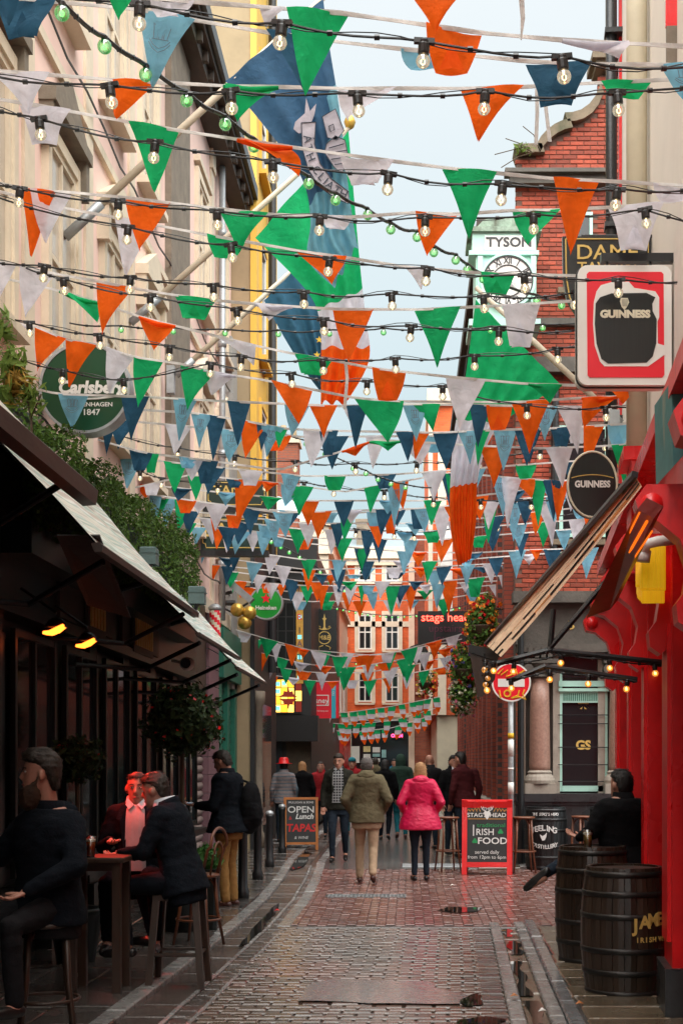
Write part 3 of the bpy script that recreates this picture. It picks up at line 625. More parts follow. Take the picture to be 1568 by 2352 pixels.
# ground-floor front facing the crossing
b = MB(); b.box(SX, 6.5, SD - .02, SD + .35, 0, 3.9); b.build('front_wall', M['dstone'], sp_)
b = MB(); b.box(SX - .02, 6.5, SD - .32, SD - .022, 0.02, .98); b.box(SX - .04, 6.5, SD - .37, SD - .022, 1.03, 1.16); b.box(SX - .01, 6.5, SD - .34, SD - .022, .98, 1.03); b.build('plinth', M['dgranite'], sp_)
b = MB(); b.box(SX + .02, 6.5, SD - .32, SD - .022, 3.42, 3.55); b.box(SX, 6.5, SD - .22, SD - .022, 3.55, 4.2); b.box(SX - .06, 6.5, SD - .42, SD - .022, 4.2, 4.38); b.build('entablature', M['dstone'], sp_)
b = MB(); b.box(SX + .01, SX + .14, SD - .05, SD - .022, 1.16, 3.42); b.build('brick_edge', M['redbrickX'], sp_)
for cxp in (1238, 1420):
    cxx = P(cxp, 0, SD - .12).x
    cl = MB(); cl.lathe([(.165, 1.52), (.17, 1.6), (.155, 2.6), (.145, 3.0)], (cxx, SD - .16, 0), 20); co = cl.build('column', M['pgranite'], sp_, smooth=True)
    cl = MB(); cl.box(cxx - .25, cxx + .25, SD - .36, SD - .025, 1.16, 1.32); cl.lathe([(.245, 1.32), (.25, 1.37), (.225, 1.43), (.19, 1.47), (.20, 1.5), (.17, 1.53)], (cxx, SD - .16, 0), 20); cl.build('column_base', M['buff'], co, smooth=False)
    cl = MB(); cl.lathe([(.15, 3.0), (.2, 3.03), (.16, 3.07), (.21, 3.18), (.25, 3.24)], (cxx, SD - .16, 0), 16); cl.box(cxx - .27, cxx + .27, SD - .38, SD - .025, 3.24, 3.31)
    for s_ in (-1, 1): cl.lathe([(.085, -.3), (.085, -.1)], (cxx + s_ * .2, SD - .12, 3.14), 12, 'Y')
    for k in range(4): cl.box(cxx - .2 + k * .105, cxx - .13 + k * .105, SD - .34, SD - .1, 3.33, 3.5)
    cl.build('capital', M['dstone'], co)
    MB().box(cxx - .33, cxx - .22, SD - .1, SD - .022, 1.16, 3.42).build('stone_strip', M['buff'], sp_); MB().box(cxx + .22, cxx + .33, SD - .1, SD - .022, 1.16, 3.42).build('stone_strip', M['buff'], sp_)
w0, w1 = P(1283, 0, SD).x, P(1392, 0, SD).x; wz0 = 1.19; wz1 = 3.0
g = MB(); g.box(w0, w1, SD - .045, SD - .024, wz0, wz1); go_ = g.build('bar_window', M['glass'], sp_)
f = MB(); f.box(w0, w0 + .04, SD - .09, SD - .045, wz0, wz1 + .3); f.box(w1 - .04, w1, SD - .09, SD - .045, wz0, wz1 + .3); f.box(w0 + .04, w1 - .04, SD - .1, SD - .045, wz0, wz0 + .09)
f.box(w0 - .02, w1 + .02, SD - .14, SD - .045, 2.80, 2.85); f.box(w0 + .04, w1 - .04, SD - .09, SD - .045, 2.62, 2.80); f.box(w0 - .02, w1 + .02, SD - .12, SD - .045, 2.88, 2.97); f.build('frame', M['mint'], go_)
f = MB()
for k in range(22): f.box(w0 + .06 + k * .031, w0 + .075 + k * .031, SD - .097, SD - .09, 2.65, 2.77)
f.build('fluting', M['greenp'], go_)
f = MB()
for z in (1.35, 1.62, 1.9, 2.28, 2.42): f.tube([(w0 - .03, SD - .13, z), (w1 + .03, SD - .13, z)], .008, 6)
f.build('guard_bar', M['black'], go_)
text('monogram', 'GS', .2, M['goldflat'], go_, ((w0 + w1) / 2 - SX, SD - .05 - SD, 1.93), off=.008)
text('window_emblem', '*', .4, M['goldflat'], go_, ((w0 + w1) / 2 - SX, SD - .05 - SD, 2.5), off=.01)
b = MB(); b.box(w0, w1, SD - .05, SD - .024, 3.02, 3.36); b.build('fanlight', M['glass'], sp_)
text('facade_numeral', '3 1 0', .2, M['goldflat'], sp_, (P(1340, 0, SD).x - SX, -.235, 3.85), sx=1.5)
b = MB(); b.tube([(SX + .06, SD - .42, 0.0), (SX + .06, SD - .42, 4.1)], .05, 8); b.build('downpipe', M['black'], sp_)
b = MB(); b.tube([P(1275, 880, SD - .1), P(1270, 1350, SD - .1)], .06, 8); b.build('upper_downpipe', M['black'], sp_)
# ---- bracket clock
CDk = 21.2; ck = P(1163, 720, CDk)
clk = empty('street_clock', ck, 0, 'mint green street clock with white roman dial and black capitals on its frieze', 'clock')
def bx(mb, x0, x1, y0, y1, d0, d1, D=CDk, mi=0):
    a, b_ = P(x0, y1, D), P(x1, y0, D); return mb.box(a.x, b_.x, D + d0, D + d1, a.z, b_.z, mi)
b = MB(); bx(b, 1092, 1228, 588, 735, 0, .9); bx(b, 1076, 1236, 578, 588, -.06, .96); bx(b, 1084, 1230, 535, 578, -.02, .92); bx(b, 1076, 1240, 735, 750, -.06, .96); b.build('case', M['mint'], clk)
b = MB(); bx(b, 1074, 1242, 524, 535, -.08, .98)
top = [P(1092, 524, CDk), P(1110, 505, CDk), P(1140, 497, CDk), P(1205, 497, CDk), P(1225, 510, CDk), P(1236, 524, CDk)]
b.prism(top, (0, .9, 0)); b.build('mossy_cap', pmat('mossy_mint', (.24, .32, .25), .8, .5, 6, .4, dirt=((.06, .05, .03), .5, 4)), clk)
for (xx) in (1096, 1218):
    b = MB(); bx(b, xx, xx + 12, 590, 733, -.05, 0); b.build('corner_post', M['mint'], clk)
b = MB(); bx(b, 1112, 1224, 543, 575, -.035, -.02); b.build('name_panel', M['white'], clk)
text('lettering', 'TYSON', .2, M['black'], clk, (P(1168, 0, CDk).x - ck.x, -.04, P(0, 559, CDk).z - ck.z), off=.006, sx=1.08)
dc = P(1165, 648, CDk); R_ = 58 * CDk / F
dial = MB().lathe([(R_, -.02), (R_, -.06)], dc, 40, 'Y').build('dial', M['white'], clk)
def ring(c, r0, r1, y0, y1, n=48):
    m_ = MB(); rg = []
    for k in range(n + 1):
        a = 2 * math.pi * k / n
        rg.append([c + Vector((math.cos(a) * r, y_, math.sin(a) * r)) for (r, y_) in ((r0, y0), (r1, y0), (r1, y1), (r0, y1))])
    return m_.rings(rg, cap=False)
ring(dc, R_ * .94, R_ * 1.0, -.075, -.062).build('minute_ring', M['black'], dial); ring(dc, R_ * .60, R_ * .64, -.072, -.062).build('inner_ring', M['black'], dial)
ring(dc, R_ * 1.0, R_ * 1.1, -.085, 0).build('bezel', M['mint'], dial)
for k, rn in enumerate('XII I II III IIII V VI VII VIII IX X XI'.split()):
    a = -k * math.pi / 6
    t_ = text('numeral', rn, .135, M['black'], dial, (dc.x - ck.x + math.sin(-a) * R_ * .79, -.066, dc.z - ck.z + math.cos(a) * R_ * .79), off=.004, rot=(math.pi / 2, -a, 0), sx=.8, ext=.001)
for (ang, ln, wd_) in ((-2.0, .48, .045), (-2.35, .75, .03)):
    m_ = MB(); dr = Vector((-math.sin(ang), 0, math.cos(ang))); sd_ = Vector((dr.z, 0, -dr.x))
    m_.prism([dc - dr * .08 - sd_ * wd_ / 2 + Vector((0, -.09, 0)), dc - dr * .08 + sd_ * wd_ / 2 + Vector((0, -.09, 0)), dc + dr * R_ * ln + Vector((0, -.09, 0))], (0, .01, 0)); m_.build('clock_hand', M['steel'], dial)
b = MB(); b.tube([P(1160, 745, CDk + .4), P(1150, 790, CDk + .5), P(1190, 830, SD)], .06, 8); b.box(ck.x - .1, SX + .1, CDk + .3, SD + .2, ck.z - .25, ck.z - .15); b.build('bracket', M['mint'], clk)
# ============================================================ RED PUB (right foreground)
ang = math.atan2(.49, 5.8)
rpu = Vector((math.sin(ang), math.cos(ang), 0)); rpn = Vector((-math.cos(ang), math.sin(ang), 0)); rp0 = Vector((1.68, 8.4, 0))
def RP(a, d_, z): return rp0 + rpu * a + rpn * d_ + Vector((0, 0, z))
rd = empty('red_pub_front', (1.68, 8.4, 0), 0, 'glossy red painted pub front with scroll brackets and cream upper wall, right edge', 'shop front')
M['creamwall'] = pmat('stained_cream_render', (.82, .77, .70), .7, .06, 1.5, .1, dirt=((.62, .56, .48), .64, .9))
M['drk'] = pmat('dark_red_paint', (.20, .006, .008), .3, .2, 3)
RPN = 5.9
b = MB(); obox(b, rp0, rpu, rpn, -22, RPN, -6, -.42, 0, 3.7); b.build('recessed_wall', M['red'], rd)
b = MB(); obox(b, rp0, rpu, rpn, -22, RPN, -6, -.05, 3.7, 12); b.build('upper_wall', M['creamwall'], rd)
b = MB(); obox(b, rp0, rpu, rpn, RPN - .05, RPN + .06, -6.02, -.02, 3.0, 12.02); b.build('red_edge', M['red'], rd)
for (a0, a1) in ((-3.0, -2.5), (-1.1, -.6), (.55, 1.05), (2.3, 2.7), (3.9, 4.25), (5.45, 5.9)):
    b = MB(); obox(b, rp0, rpu, rpn, a0, a1, -.42, 0, .34, 3.2); obox(b, rp0, rpu, rpn, a0 + .08, a1 - .08, 0, .025, .5, 2.6); b.build('pilaster', M['red'], rd)
    b = MB(); obox(b, rp0, rpu, rpn, a0 - .04, a1 + .04, -.42, .05, 0, .34); b.build('pilaster_plinth', M['dgranite'], rd)
    # scroll bracket
    am = (a0 + a1) / 2; sc_ = MB(); prof = [(0, 3.15), (.0, 2.45), (.06, 2.4), (.13, 2.45), (.14, 2.55), (.09, 2.62), (.07, 2.75), (.12, 2.9), (.24, 3.0), (.33, 3.02), (.36, 3.12), (.30, 3.2), (0, 3.2)]
    sc_.prism([RP(am - .11, q[0], q[1]) for q in prof], rpu * .22); scb = sc_.build('scroll_bracket', M['red'], rd)
    rl = MB(); rl.tube([RP(am - .125, .27, 3.09), RP(am + .125, .27, 3.09)], .06, 12)
    rl.build('rosette', M['red'], scb, smooth=True)
for (a0, a1) in ((-2.5, -1.1), (-.6, .55), (1.05, 2.3), (2.7, 3.9), (4.25, 5.45)):
    b = MB(); obox(b, rp0, rpu, rpn, a0 + .1, a1 - .1, -.42, -.38, .9, 2.7); gw = b.build('window', M['glass'], rd)
    f = MB(); am = (a0 + a1) / 2
    for q in (a0 + .06, am - .03, a1 - .12): obox(f, rp0, rpu, rpn, q, q + .07, -.42, -.34, .86, 2.74)
    obox(f, rp0, rpu, rpn, a0 + .06, a1 - .06, -.42, -.33, .80, .88); f.build('frame', M['red'], gw)
b = MB(); obox(b, rp0, rpu, rpn, -4.5, RPN, -.42, .05, 3.2, 3.62); obox(b, rp0, rpu, rpn, -4.5, RPN, -.4, .2, 3.62, 3.74); b.build('fascia', M['red'], rd)
b = MB(); obox(b, rp0, rpu, rpn, 1.9, 2.35, -.4, .16, 3.1, 3.95); obox(b, rp0, rpu, rpn, 1.86, 2.4, -.4, .22, 3.95, 4.05); b.build('fascia_end_block', M['red'], rd)
b = MB(); b.tube([RP(5.84, .06, 3.4), RP(5.84, .06, 12)], .06, 10); b.build('downpipe', M['black'], rd, smooth=True)
b = MB(); b.tube([RP(2.75, .05, 3.8), RP(2.75, .05, 12)], .085, 10); b.build('soil_pipe', M['cream'], rd, smooth=True)
b = MB()
for z in (5.2, 7.2, 9.2): obox(b, rp0, rpu, rpn, 5.74, 5.94, -.05, .13, z, z + .05)
b.build('pipe_clip', M['black'], rd)
b = MB(); obox(b, rp0, rpu, rpn, .72, .76, -.05, .02, 6.28, 6.58); b.build('wall_fitting', M['stonew'], rd)
b = MB(); obox(b, rp0, rpu, rpn, .725, .755, -.05, .025, 6.58, 6.76); b.build('red_fitting', M['red'], rd)
# bristle-shaded lamp on a white pipe
yl = empty('yellow_bristle_lamp', RP(.2, .2, 2.6), 0, 'bright yellow bristle shade hanging on a curved white pipe from red pub', 'lamp')
M['yellowlit'] = pmat('yellow_bristle', (.95, .55, .01), .5, .25, 30, .5, emit=(1, .55, .01), es=.05, stretch=(3, 3, .1))
for (a0, dd) in ((-.05, .20), (.62, .14)):
    b = MB()
    for k in range(26):
        a = a0 + k * .017; zl = 2.78 - random.uniform(.0, .05) + (k / 26) * .08
        obox(b, rp0, rpu, rpn, a, a + .016, dd - .09 + random.uniform(-.01, .01), dd + .05, zl, 3.02)
    b.build('bristle_shade', M['yellowlit'], yl)
b = MB(); b.tube([P(1545, 1240, 8.2), P(1510, 1243, 8.2), P(1484, 1250, 8.25), P(1476, 1272, 8.3)], .032, 12); b.tube([P(1478, 1264, 8.3), P(1474, 1290, 8.3)], .045, 12); b.build('pipe', M['white'], yl, smooth=True)
# teal sign edge at the frame border
ts = empty('teal_box_sign', P(1556, 1085, 7.2), 0, 'weathered teal box sign hanging at the right edge above the red fascia', 'sign')
b = MB(); q = P(1540, 1068, 7.2); b.prism([P(1541, 875, 7.2), P(1600, 870, 7.2), P(1600, 1010, 7.2), P(1545, 1072, 7.2)], (0, .5, 0)); b.build('case', pmat('worn_teal_paint', (.05, .19, .19), .6, .3, 5, dirt=((.45, .33, .2), .62, 4)), ts)
# ---- pleated awning
aw = empty('pleated_awning', P(1110, 1490, 11.6), 0, 'long folded tan awning with black edge reaching out from the red pub', 'awning')
M['tanfab'] = pmat('tan_awning_cloth', (.98, .74, .50), .8, .22, 10, .2, stretch=(3, .2, 3), trans=.8)
far = [P(1114, 1480, 11.8), P(1148, 1508, 11.8)]; near = [P(1456, 1092, 5.0), P(1470, 1114, 5.0)]
npl = 8; rg = []
def awpt(t, s_):      # t along depth, s across
    a = far[0].lerp(far[1], s_); c_ = near[0].lerp(near[1], s_); q = a.lerp(c_, t); return q
for i in range(25):
    t = i / 24; row = []
    for k in range(npl * 2 + 1):
        s_ = k / (npl * 2); q = awpt(t, s_); off_ = (.004 + .003 * math.sin(k * 1.7)) * (1 if k % 2 else -1) * (1 + .5 * math.sin(3 * t + k))
        sag = -.03 * math.sin(math.pi * t) * s_
        row.append(q + Vector((-.7 * off_, 0, off_ * .7 + sag)))
    rg.append(row)
b = MB(); nn = npl * 2 + 1
b.add([q for row in rg for q in row], [(i * nn + k, i * nn + k + 1, (i + 1) * nn + k + 1, (i + 1) * nn + k) for i in range(24) for k in range(nn - 1)])
b.m = [(1 if (k in (4, 9, 13) and (i + k) % 9 < 6) else 0) for i in range(24) for k in range(nn - 1)]  # crease shade between the pleats put into the colour as near-black strips
b.build('pleated_cloth', [M['tanfab'], M['plastic']], aw)
b = MB(); b.rings([[awpt(t, 0) + Vector(o_) for o_ in ((-.012, 0, .0), (.012, 0, -.01), (.014, 0, .012), (-.008, 0, .018))] for t in (0, .5, 1)]); b.build('front_rail', M['plastic'], aw)
b = MB(); a_, c_ = P(1076, 1484, 11.8), P(1148, 1512, 11.8)
b.prism([P(1076, 1480, 11.8), P(1148, 1495, 11.8), P(1142, 1518, 11.8), P(1076, 1498, 11.8)], (0, .08, 0)); b.build('end_bar', M['plastic'], aw)
b = MB(); b.prism([P(1078, 1498, 11.82), P(1140, 1516, 11.82), P(1136, 1560, 11.82), P(1108, 1600, 11.82), P(1096, 1600, 11.82)], (0, .05, 0)); b.build('end_flap', M['darkwood'], aw)
b = MB()
for (pts) in (((1140, 1524), (1265, 1492), (1270, 1500)), ((1268, 1494), (1534, 1523)), ((1170, 1564), (1252, 1530)), ((1252, 1532), (1462, 1561)), ((1252, 1500), (1395, 1330)), ((1262, 1500), (1270, 1400))):
    b.tube([P(x, y, 10.6) for (x, y) in pts], .022, 8)
b.build('folding_arm', M['plastic'], aw)
# heater strips and lining under the awning
ht = empty('strip_heater', P(1440, 1250, 8.0), 0, 'long glowing orange strip heater fixed under the red pub awning', 'heater')
M['ember'] = emat('heater_glow', (1, .16, .01), .22); M['lin'] = pmat('dark_red_lining', (.20, .02, .012), .4, .4, 5)
b = MB(); b.prism([P(1345, 1420, 9.6), P(1462, 1170, 7.0), P(1500, 1190, 7.0), P(1400, 1400, 9.6)], (.05, 0, .06)); b.build('casing', M['lin'], ht)
for (a_, c_, w_) in (((1380, 1352), (1465, 1180), .005), ((1396, 1352), (1482, 1200), .008), ((1412, 1346), (1494, 1222), .005)):
    MB().tube([P(a_[0], a_[1], 9.4) - Vector((.0, .03, 0)), P(c_[0], c_[1], 7.0) - Vector((0, .03, 0))], w_, 6).build('element', M['ember'], ht)
# ============================================================ LEFT AWNINGS
M['awtop'] = None
def awn_mat():
    m, N, L = nodes('awning_sky_streaks')
    g = N.new('ShaderNodeNewGeometry'); s = N.new('ShaderNodeSeparateXYZ'); L.new(g.outputs['Position'], s.inputs[0])
    n1 = N.new('ShaderNodeTexNoise'); n1.noise_dimensions = '1D'; n1.inputs['Scale'].default_value = 9; n1.inputs['Detail'].default_value = 4; L.new(s.outputs['X'], n1.inputs['W'])
    r = N.new('ShaderNodeValToRGB'); L.new(n1.outputs['Fac'], r.inputs[0]); e_ = r.color_ramp.elements
    e_[0].position = .3; e_[0].color = (.26, .22, .17, 1); e_[1].position = .75; e_[1].color = (.80, .90, .84, 1)
    for p_, c_ in ((.42, (.85, .80, .70, 1)), (.5, (.28, .42, .36, 1)), (.56, (.90, .90, .86, 1)), (.64, (.50, .40, .32, 1))): k = e_.new(p_); k.color = c_  # pale and dark streaks put the wet cloth's sky reflections into the colour
    b = N.new('ShaderNodeBsdfPrincipled'); L.new(r.outputs[0], b.inputs['Base Color']); b.inputs['Roughness'].default_value = .28
    t = N.new('ShaderNodeBsdfTranslucent'); L.new(r.outputs[0], t.inputs[0]); out(N, L, b.outputs[0]); return m
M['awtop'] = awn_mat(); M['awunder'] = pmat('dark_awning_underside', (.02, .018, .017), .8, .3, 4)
M['awbar'] = pmat('brown_awning_bar', (.055, .036, .030), .45, .4, 5, .15, stretch=(1, .2, 1))
AW = [(-4.0, 8.1, -1.9, 3.32, 4.76, .13, 'nearest of the left pub awnings, with a thick brown front bar'),
      (8.45, 12.3, -1.9, 3.03, 4.5, .06, 'second left awning, pale wet top with painted sky-reflection streaks, over the two orange heaters'),
      (12.55, 15.5, -1.9, 2.86, 4.25, .04, 'third left awning, between the heaters and the leafy shrub'),
      (15.4, 18.4, -1.9, 2.74, 4.15, .035, 'farthest left awning, pointed tip above the man with a backpack')]
for i, (d0, d1, xo, zo, zi, th, lab) in enumerate(AW):
    a = empty('pub_awning', (XL + .2, (d0 + d1) / 2, zi), 0, lab, 'awning', 'striped awnings on the dark pub')
    xi = XL + .12; n_ = 12; m_ = 10; vs = []; fs = []
    for j in range(m_ + 1):
        for k in range(n_ + 1):
            t = k / n_; u = j / m_; sag = -.05 * math.sin(math.pi * u) * (1 + .3 * math.sin(t * 9)) + .012 * math.sin(t * 23 + j)
            vs.append((xi + (xo - xi) * u, d0 + (d1 - d0) * t, zi + (zo - zi) * u + sag))
    q = n_ + 1
    for j in range(m_):
        for k in range(n_): fs.append((j * q + k, (j + 1) * q + k, (j + 1) * q + k + 1, j * q + k + 1))
    MB().add(vs, fs).build('cloth', M['awtop'], a, smooth=True)
    MB().add([(x, y, z - .02) for (x, y, z) in vs], fs).build('lining', M['awunder'], a, smooth=True)  # dark underside sheet, its near-black also painted for the shade beneath
    b = MB(); b.rings([[(xo - .02, y, zo - th * .9), (xo + th * .45, y, zo - th * .85), (xo + th * .55, y, zo - th * .2), (xo + th * .2, y, zo + th * .12), (xo - .04, y, zo)] for y in (d0 - .03, d1 + .03)]); b.build('front_bar', M['awbar'], a)
    for y in (d0 + .35, d1 - .35):
        b = MB(); b.tube([(XL + .1, y + .15, zo - .25), (XL + .75, y + .45, zo - .28), (xo - .05, y, zo - .06)], .022, 8); b.build('folding_arm', M['plastic'], a)
    b = MB(); b.tube([(xi, d0, zi + .02), (xi, d1, zi + .02)], .07, 8); b.build('roller', M['plastic'], a)
# dark side panel hanging between second and third awning
sp2 = empty('awning_side_panel', P(330, 1340, 9.5), 0, 'large dark cloth panel hanging below the second left awning', 'awning panel')
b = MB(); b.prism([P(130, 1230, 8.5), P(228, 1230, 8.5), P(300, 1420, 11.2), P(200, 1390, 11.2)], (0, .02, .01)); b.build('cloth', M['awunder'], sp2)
# heaters with a real red glow
for i, (px, py, D) in enumerate(((130, 1452, 10.6), (202, 1482, 11.8))):
    q = P(px, py, D); h = empty('patio_heater', q, 0, 'glowing orange patio heater under the left awning, %s of two' % ('left, nearer' if i == 0 else 'right, farther'), 'heater', 'patio heaters on the dark pub')
    b = MB(); b.lathe([(.03, .11), (.06, .09), (.085, .05), (.09, .035)], (0, 0, 0), 16); b.build('hood', M['plastic'], h, local=True, smooth=True)
    b = MB()
    b.prism([(-.085, -.09, -.02), (-.03, -.1, -.028), (.03, -.1, -.005), (.075, -.09, .035), (.07, -.09, .055), (.02, -.1, .03), (-.03, -.1, .005), (-.08, -.09, .0)], (0, .1, 0)); b.build('element', emat('heater_element', (1, .13, .012), 1.3), h, local=True)
    MB().tube([(0, 0, .15), (-.3, .1, .35)], .012, 6).build('arm', M['black'], h, local=True)
    ld = bpy.data.lights.new('heater_light', 'SPOT'); ld.energy = 38; ld.color = (1, .05, .03); ld.spot_size = R(38); ld.spot_blend = .6; ld.shadow_soft_size = .06
    lo = bpy.data.objects.new('heater_light', ld); COL.objects.link(lo); lo.parent = h; lo.location = (.02, -.12, -.03)
    tgt = (Vector((-2.0, 10.6, 1.42)) - (q + Vector(lo.location))); lo.rotation_euler = tgt.to_track_quat('-Z', 'Y').to_euler()
# security camera, planter lights
cc = empty('security_camera', P(430, 1525, 16), 0, 'small white round security camera on the dark pub fascia', 'camera')
b = MB(); b.lathe([(.04, -.1), (.075, -.08), (.08, .05), (.05, .1)], (0, 0, 0), 14, 'Y'); b.build('housing', M['white'], cc, local=True, smooth=True)
MB().lathe([(.06, -.11), (.055, -.095)], (.0, 0, 0), 14, 'Y').build('lens', M['plastic'], cc, local=True); MB().tube([(0, .05, 0), (-.2, .15, .05)], .02, 6).build('bracket', M['white'], cc, local=True)
M['verdigris'] = pmat('grey_green_metal', (.10, .16, .16), .5, .25, 5)
for i, (px, py, D) in enumerate(((343, 1298, 13.6), (453, 1388, 16.6))):
    q = P(px, py, D); pbx = empty('flood_light', q, 0, 'grey green box floodlight on arm below the box hedge, %s' % ('nearer one' if i == 0 else 'farther one'), 'light', 'floodlights under the hedge')
    w_ = 18 * D / F; MB().bbox(-w_, w_, -.08, .1, 0, 40 * D / F, .01).build('box', M['verdigris'], pbx, local=True)
    MB().box(-w_ - .01, w_ + .01, -.09, .11, 26 * D / F, 28 * D / F).build('seam', M['verdigris'], pbx, local=True)
    MB().tube([(0, .05, .03), (-.1, .2, -.15), (-.5, .3, -.25)], .03, 8).build('arm', M['plastic'], pbx, local=True)
# ============================================================ SIGNS
M['cgreen'] = pmat('deep_green_sign', (.005, .06, .022), .3, .12, 3, 0); M['signwhite'] = pmat('sign_white', (.78, .78, .74), .4, .05, 3, 0)
q = P(200, 897, 12.35); s = empty('round_beer_sign', q, 0, 'round dark green beer sign with white script and silver rim, left on the pink wall', 'sign')
r_ = 104 * 12.35 / F
MB().lathe([(r_ * .95, -.09), (r_ * .95, .09)], (0, 0, 0), 48, 'Y').build('face', M['cgreen'], s, local=True)
ring(Vector((0, 0, 0)), r_ * .94, r_ * 1.0, -.1, .1, 56).build('rim', M['steel'], s, local=True)
text('lettering', 'Carlsberg', .15, M['signwhite'], s, (.06, -.093, .0), off=.006, shear=.15)
text('lettering', 'COPENHAGEN', .052, M['signwhite'], s, (.06, -.093, -.15), sx=1.1, off=.0008); text('lettering', '1847', .075, M['signwhite'], s, (.06, -.093, -.22), sx=1.05, off=.001)
b = MB()
for k in range(14):
    t = k / 13; x_ = -.22 + .52 * t; b.tube([(x_, -.095, -.07 - .03 * math.sin(t * 3.1)), (x_ + .04, -.095, -.07 - .03 * math.sin((t + .075) * 3.1))], .009, 5)
b.build('swash', M['signwhite'], s, local=True)
MB().tube([(-.3, .0, r_ * .9), (-.6, 0, r_ * .9)], .02, 8).build('bracket', M['black'], s, local=True)
# big red, white and black pint sign
def rrect(x0, x1, z0, z1, r, y, n=6):
    pts = []
    for (cx, cz, a0) in ((x1 - r, z1 - r, 0), (x0 + r, z1 - r, 90), (x0 + r, z0 + r, 180), (x1 - r, z0 + r, 270)):
        for k in range(n + 1): a = R(a0 + 90 * k / n); pts.append((cx + r * math.cos(a), y, cz + r * math.sin(a)))
    return pts
GDp = 9.35; q = P(1431, 752, GDp); k_ = GDp / F
s = empty('pint_light_box', q, 0, 'red and white light box sign showing a black pint with a harp above its lettering', 'sign')
def lp(pts, y): return [((x - 1431) * k_, y, (752 - yy) * k_) for (x, yy) in pts]
MB().prism(rrect(-107 * k_, 107 * k_, -137 * k_, 137 * k_, 22 * k_, -.05), (0, .16, 0)).build('case', M['signwhite'], s, local=True)
b = MB(); rim = rrect(-108 * k_, 108 * k_, -138 * k_, 138 * k_, 23 * k_, -.0); b.tube(rim + [rim[0]], .008, 6); b.build('rim', M['black'], s, local=True)
M['signred'] = pmat('sign_red', (.80, .012, .03), .35, .06, 3, 0); M['signblack'] = pmat('sign_black', (.016, .018, .018), .25, .2, 4, 0, stretch=(30, 1, .2)); M['harp'] = pmat('sign_cream', (.72, .68, .52), .4, .05, 3, 0)
MB().prism(lp([(1349, 631), (1514, 631), (1519, 636), (1521, 866), (1516, 872), (1351, 872), (1346, 867), (1344, 636)], -.056), (0, .006, 0)).build('red_panel', M['signred'], s, local=True)
gl = [(1360, 700), (1366, 676), (1376, 662), (1400, 655), (1440, 654), (1452, 668), (1500, 676), (1509, 690), (1509, 735), (1505, 745), (1506, 795), (1522, 800), (1522, 820), (1500, 836), (1484, 847), (1384, 847), (1374, 836), (1362, 800), (1358, 750)]
MB().prism(lp(gl, -.060), (0, .004, 0)).build('glass_outline', M['signwhite'], s, local=True)
pint = [(1364, 704), (1374, 690), (1400, 681), (1480, 680), (1500, 690), (1493, 705), (1494, 722), (1503, 740), (1502, 795), (1494, 825), (1480, 839), (1392, 841), (1377, 830), (1366, 795), (1362, 750)]
MB().prism(lp(pint, -.064), (0, .004, 0)).build('pint', M['signblack'], s, local=True)
text('lettering', 'GUINNESS', .068, M['harp'], s, (0, -.066, (752 - 729) * k_), off=.004, sx=1.06)
b = MB(); hp = [(1421, 692), (1437, 692), (1440, 702), (1434, 714), (1429, 719), (1423, 712), (1419, 700)]
b.prism(lp(hp, -.067), (0, .002, 0)); b.build('harp', M['harp'], s, local=True)
b = MB()
for t in range(5): b.tube(lp([(1424 + t * 3, 695), (1426 + t * 2, 711)], -.069), .0012, 4)
b.build('harp_string', M['signblack'], s, local=True)
b = MB(); b.box(-52 * k_, 220 * k_, -.02, .05, 150 * k_, 169 * k_); b.box(-40 * k_, -35 * k_, 0, .03, 137 * k_, 150 * k_); b.box(60 * k_, 65 * k_, 0, .03, 137 * k_, 150 * k_); b.build('hanging_bar', M['plastic'], s, local=True)
# shield-shaped tavern sign
TD = 10.9; q = P(1392, 640, TD); k_ = TD / F
s = empty('tavern_shield_sign', q, 0, 'black shield sign with gold border and gold capitals behind the red pint sign', 'sign')
shp = lambda g, y: [((x - 1392) * k_ * g, y, (640 - yy) * k_ * g) for (x, yy) in ((1290, 545), (1494, 545), (1492, 640), (1484, 690), (1462, 725), (1430, 748), (1392, 760), (1354, 748), (1322, 725), (1300, 690), (1292, 640))]
MB().prism(shp(1, -.02), (0, .05, 0)).build('board', M['signblack'], s, local=True)
g_ = shp(.93, -.026); b = MB(); b.tube(g_ + [g_[0]], .006, 6); b.build('gold_border', M['goldflat'], s, local=True)
text('lettering', 'DAME', .165, M['goldflat'], s, (0, -.028, .195), off=.001, sx=1.12); text('lettering', 'TAVERN', .12, M['goldflat'], s, (0, -.028, .075), off=.001, sx=1.05)
text('lettering', 'BAR', .12, M['goldflat'], s, (0, -.028, -.12), off=.001, sx=1.2)
MB().tube([(-.2, .01, .34), (.6, .01, .34)], .015, 6).build('bracket', M['black'], s, local=True)
# oval stout sign
q = P(1358, 1115, 11.3); k_ = 11.3 / F
s = empty('oval_stout_sign', q, 0, 'oval black sign with white capitals and gold arc above the tan awning', 'sign')
def ell(a, c_, y, n=36): return [(a * math.cos(2 * math.pi * k / n), y, c_ * math.sin(2 * math.pi * k / n)) for k in range(n)]
MB().prism(ell(57 * k_, 76 * k_, -.04), (0, .08, 0)).build('face', M['signblack'], s, local=True)
b = MB(); e_ = ell(56 * k_, 75 * k_, -.042); b.tube(e_ + [e_[0]], .009, 6); b.build('rim', M['harp'], s, local=True)
text('lettering', 'GUINNESS', .074, M['signwhite'], s, (0, -.045, -.0), sx=.84, off=.003)
b = MB(); b.tube([(x * k_, -.045, (14 + 8 * (1 - (x / 50) ** 2)) * k_) for x in range(-48, 49, 8)], .004, 5); b.build('gold_arc', M['goldflat'], s, local=True)
MB().tube([(.1, .02, .0), (.9, .0, .0)], .02, 6).build('bracket', M['black'], s, local=True)
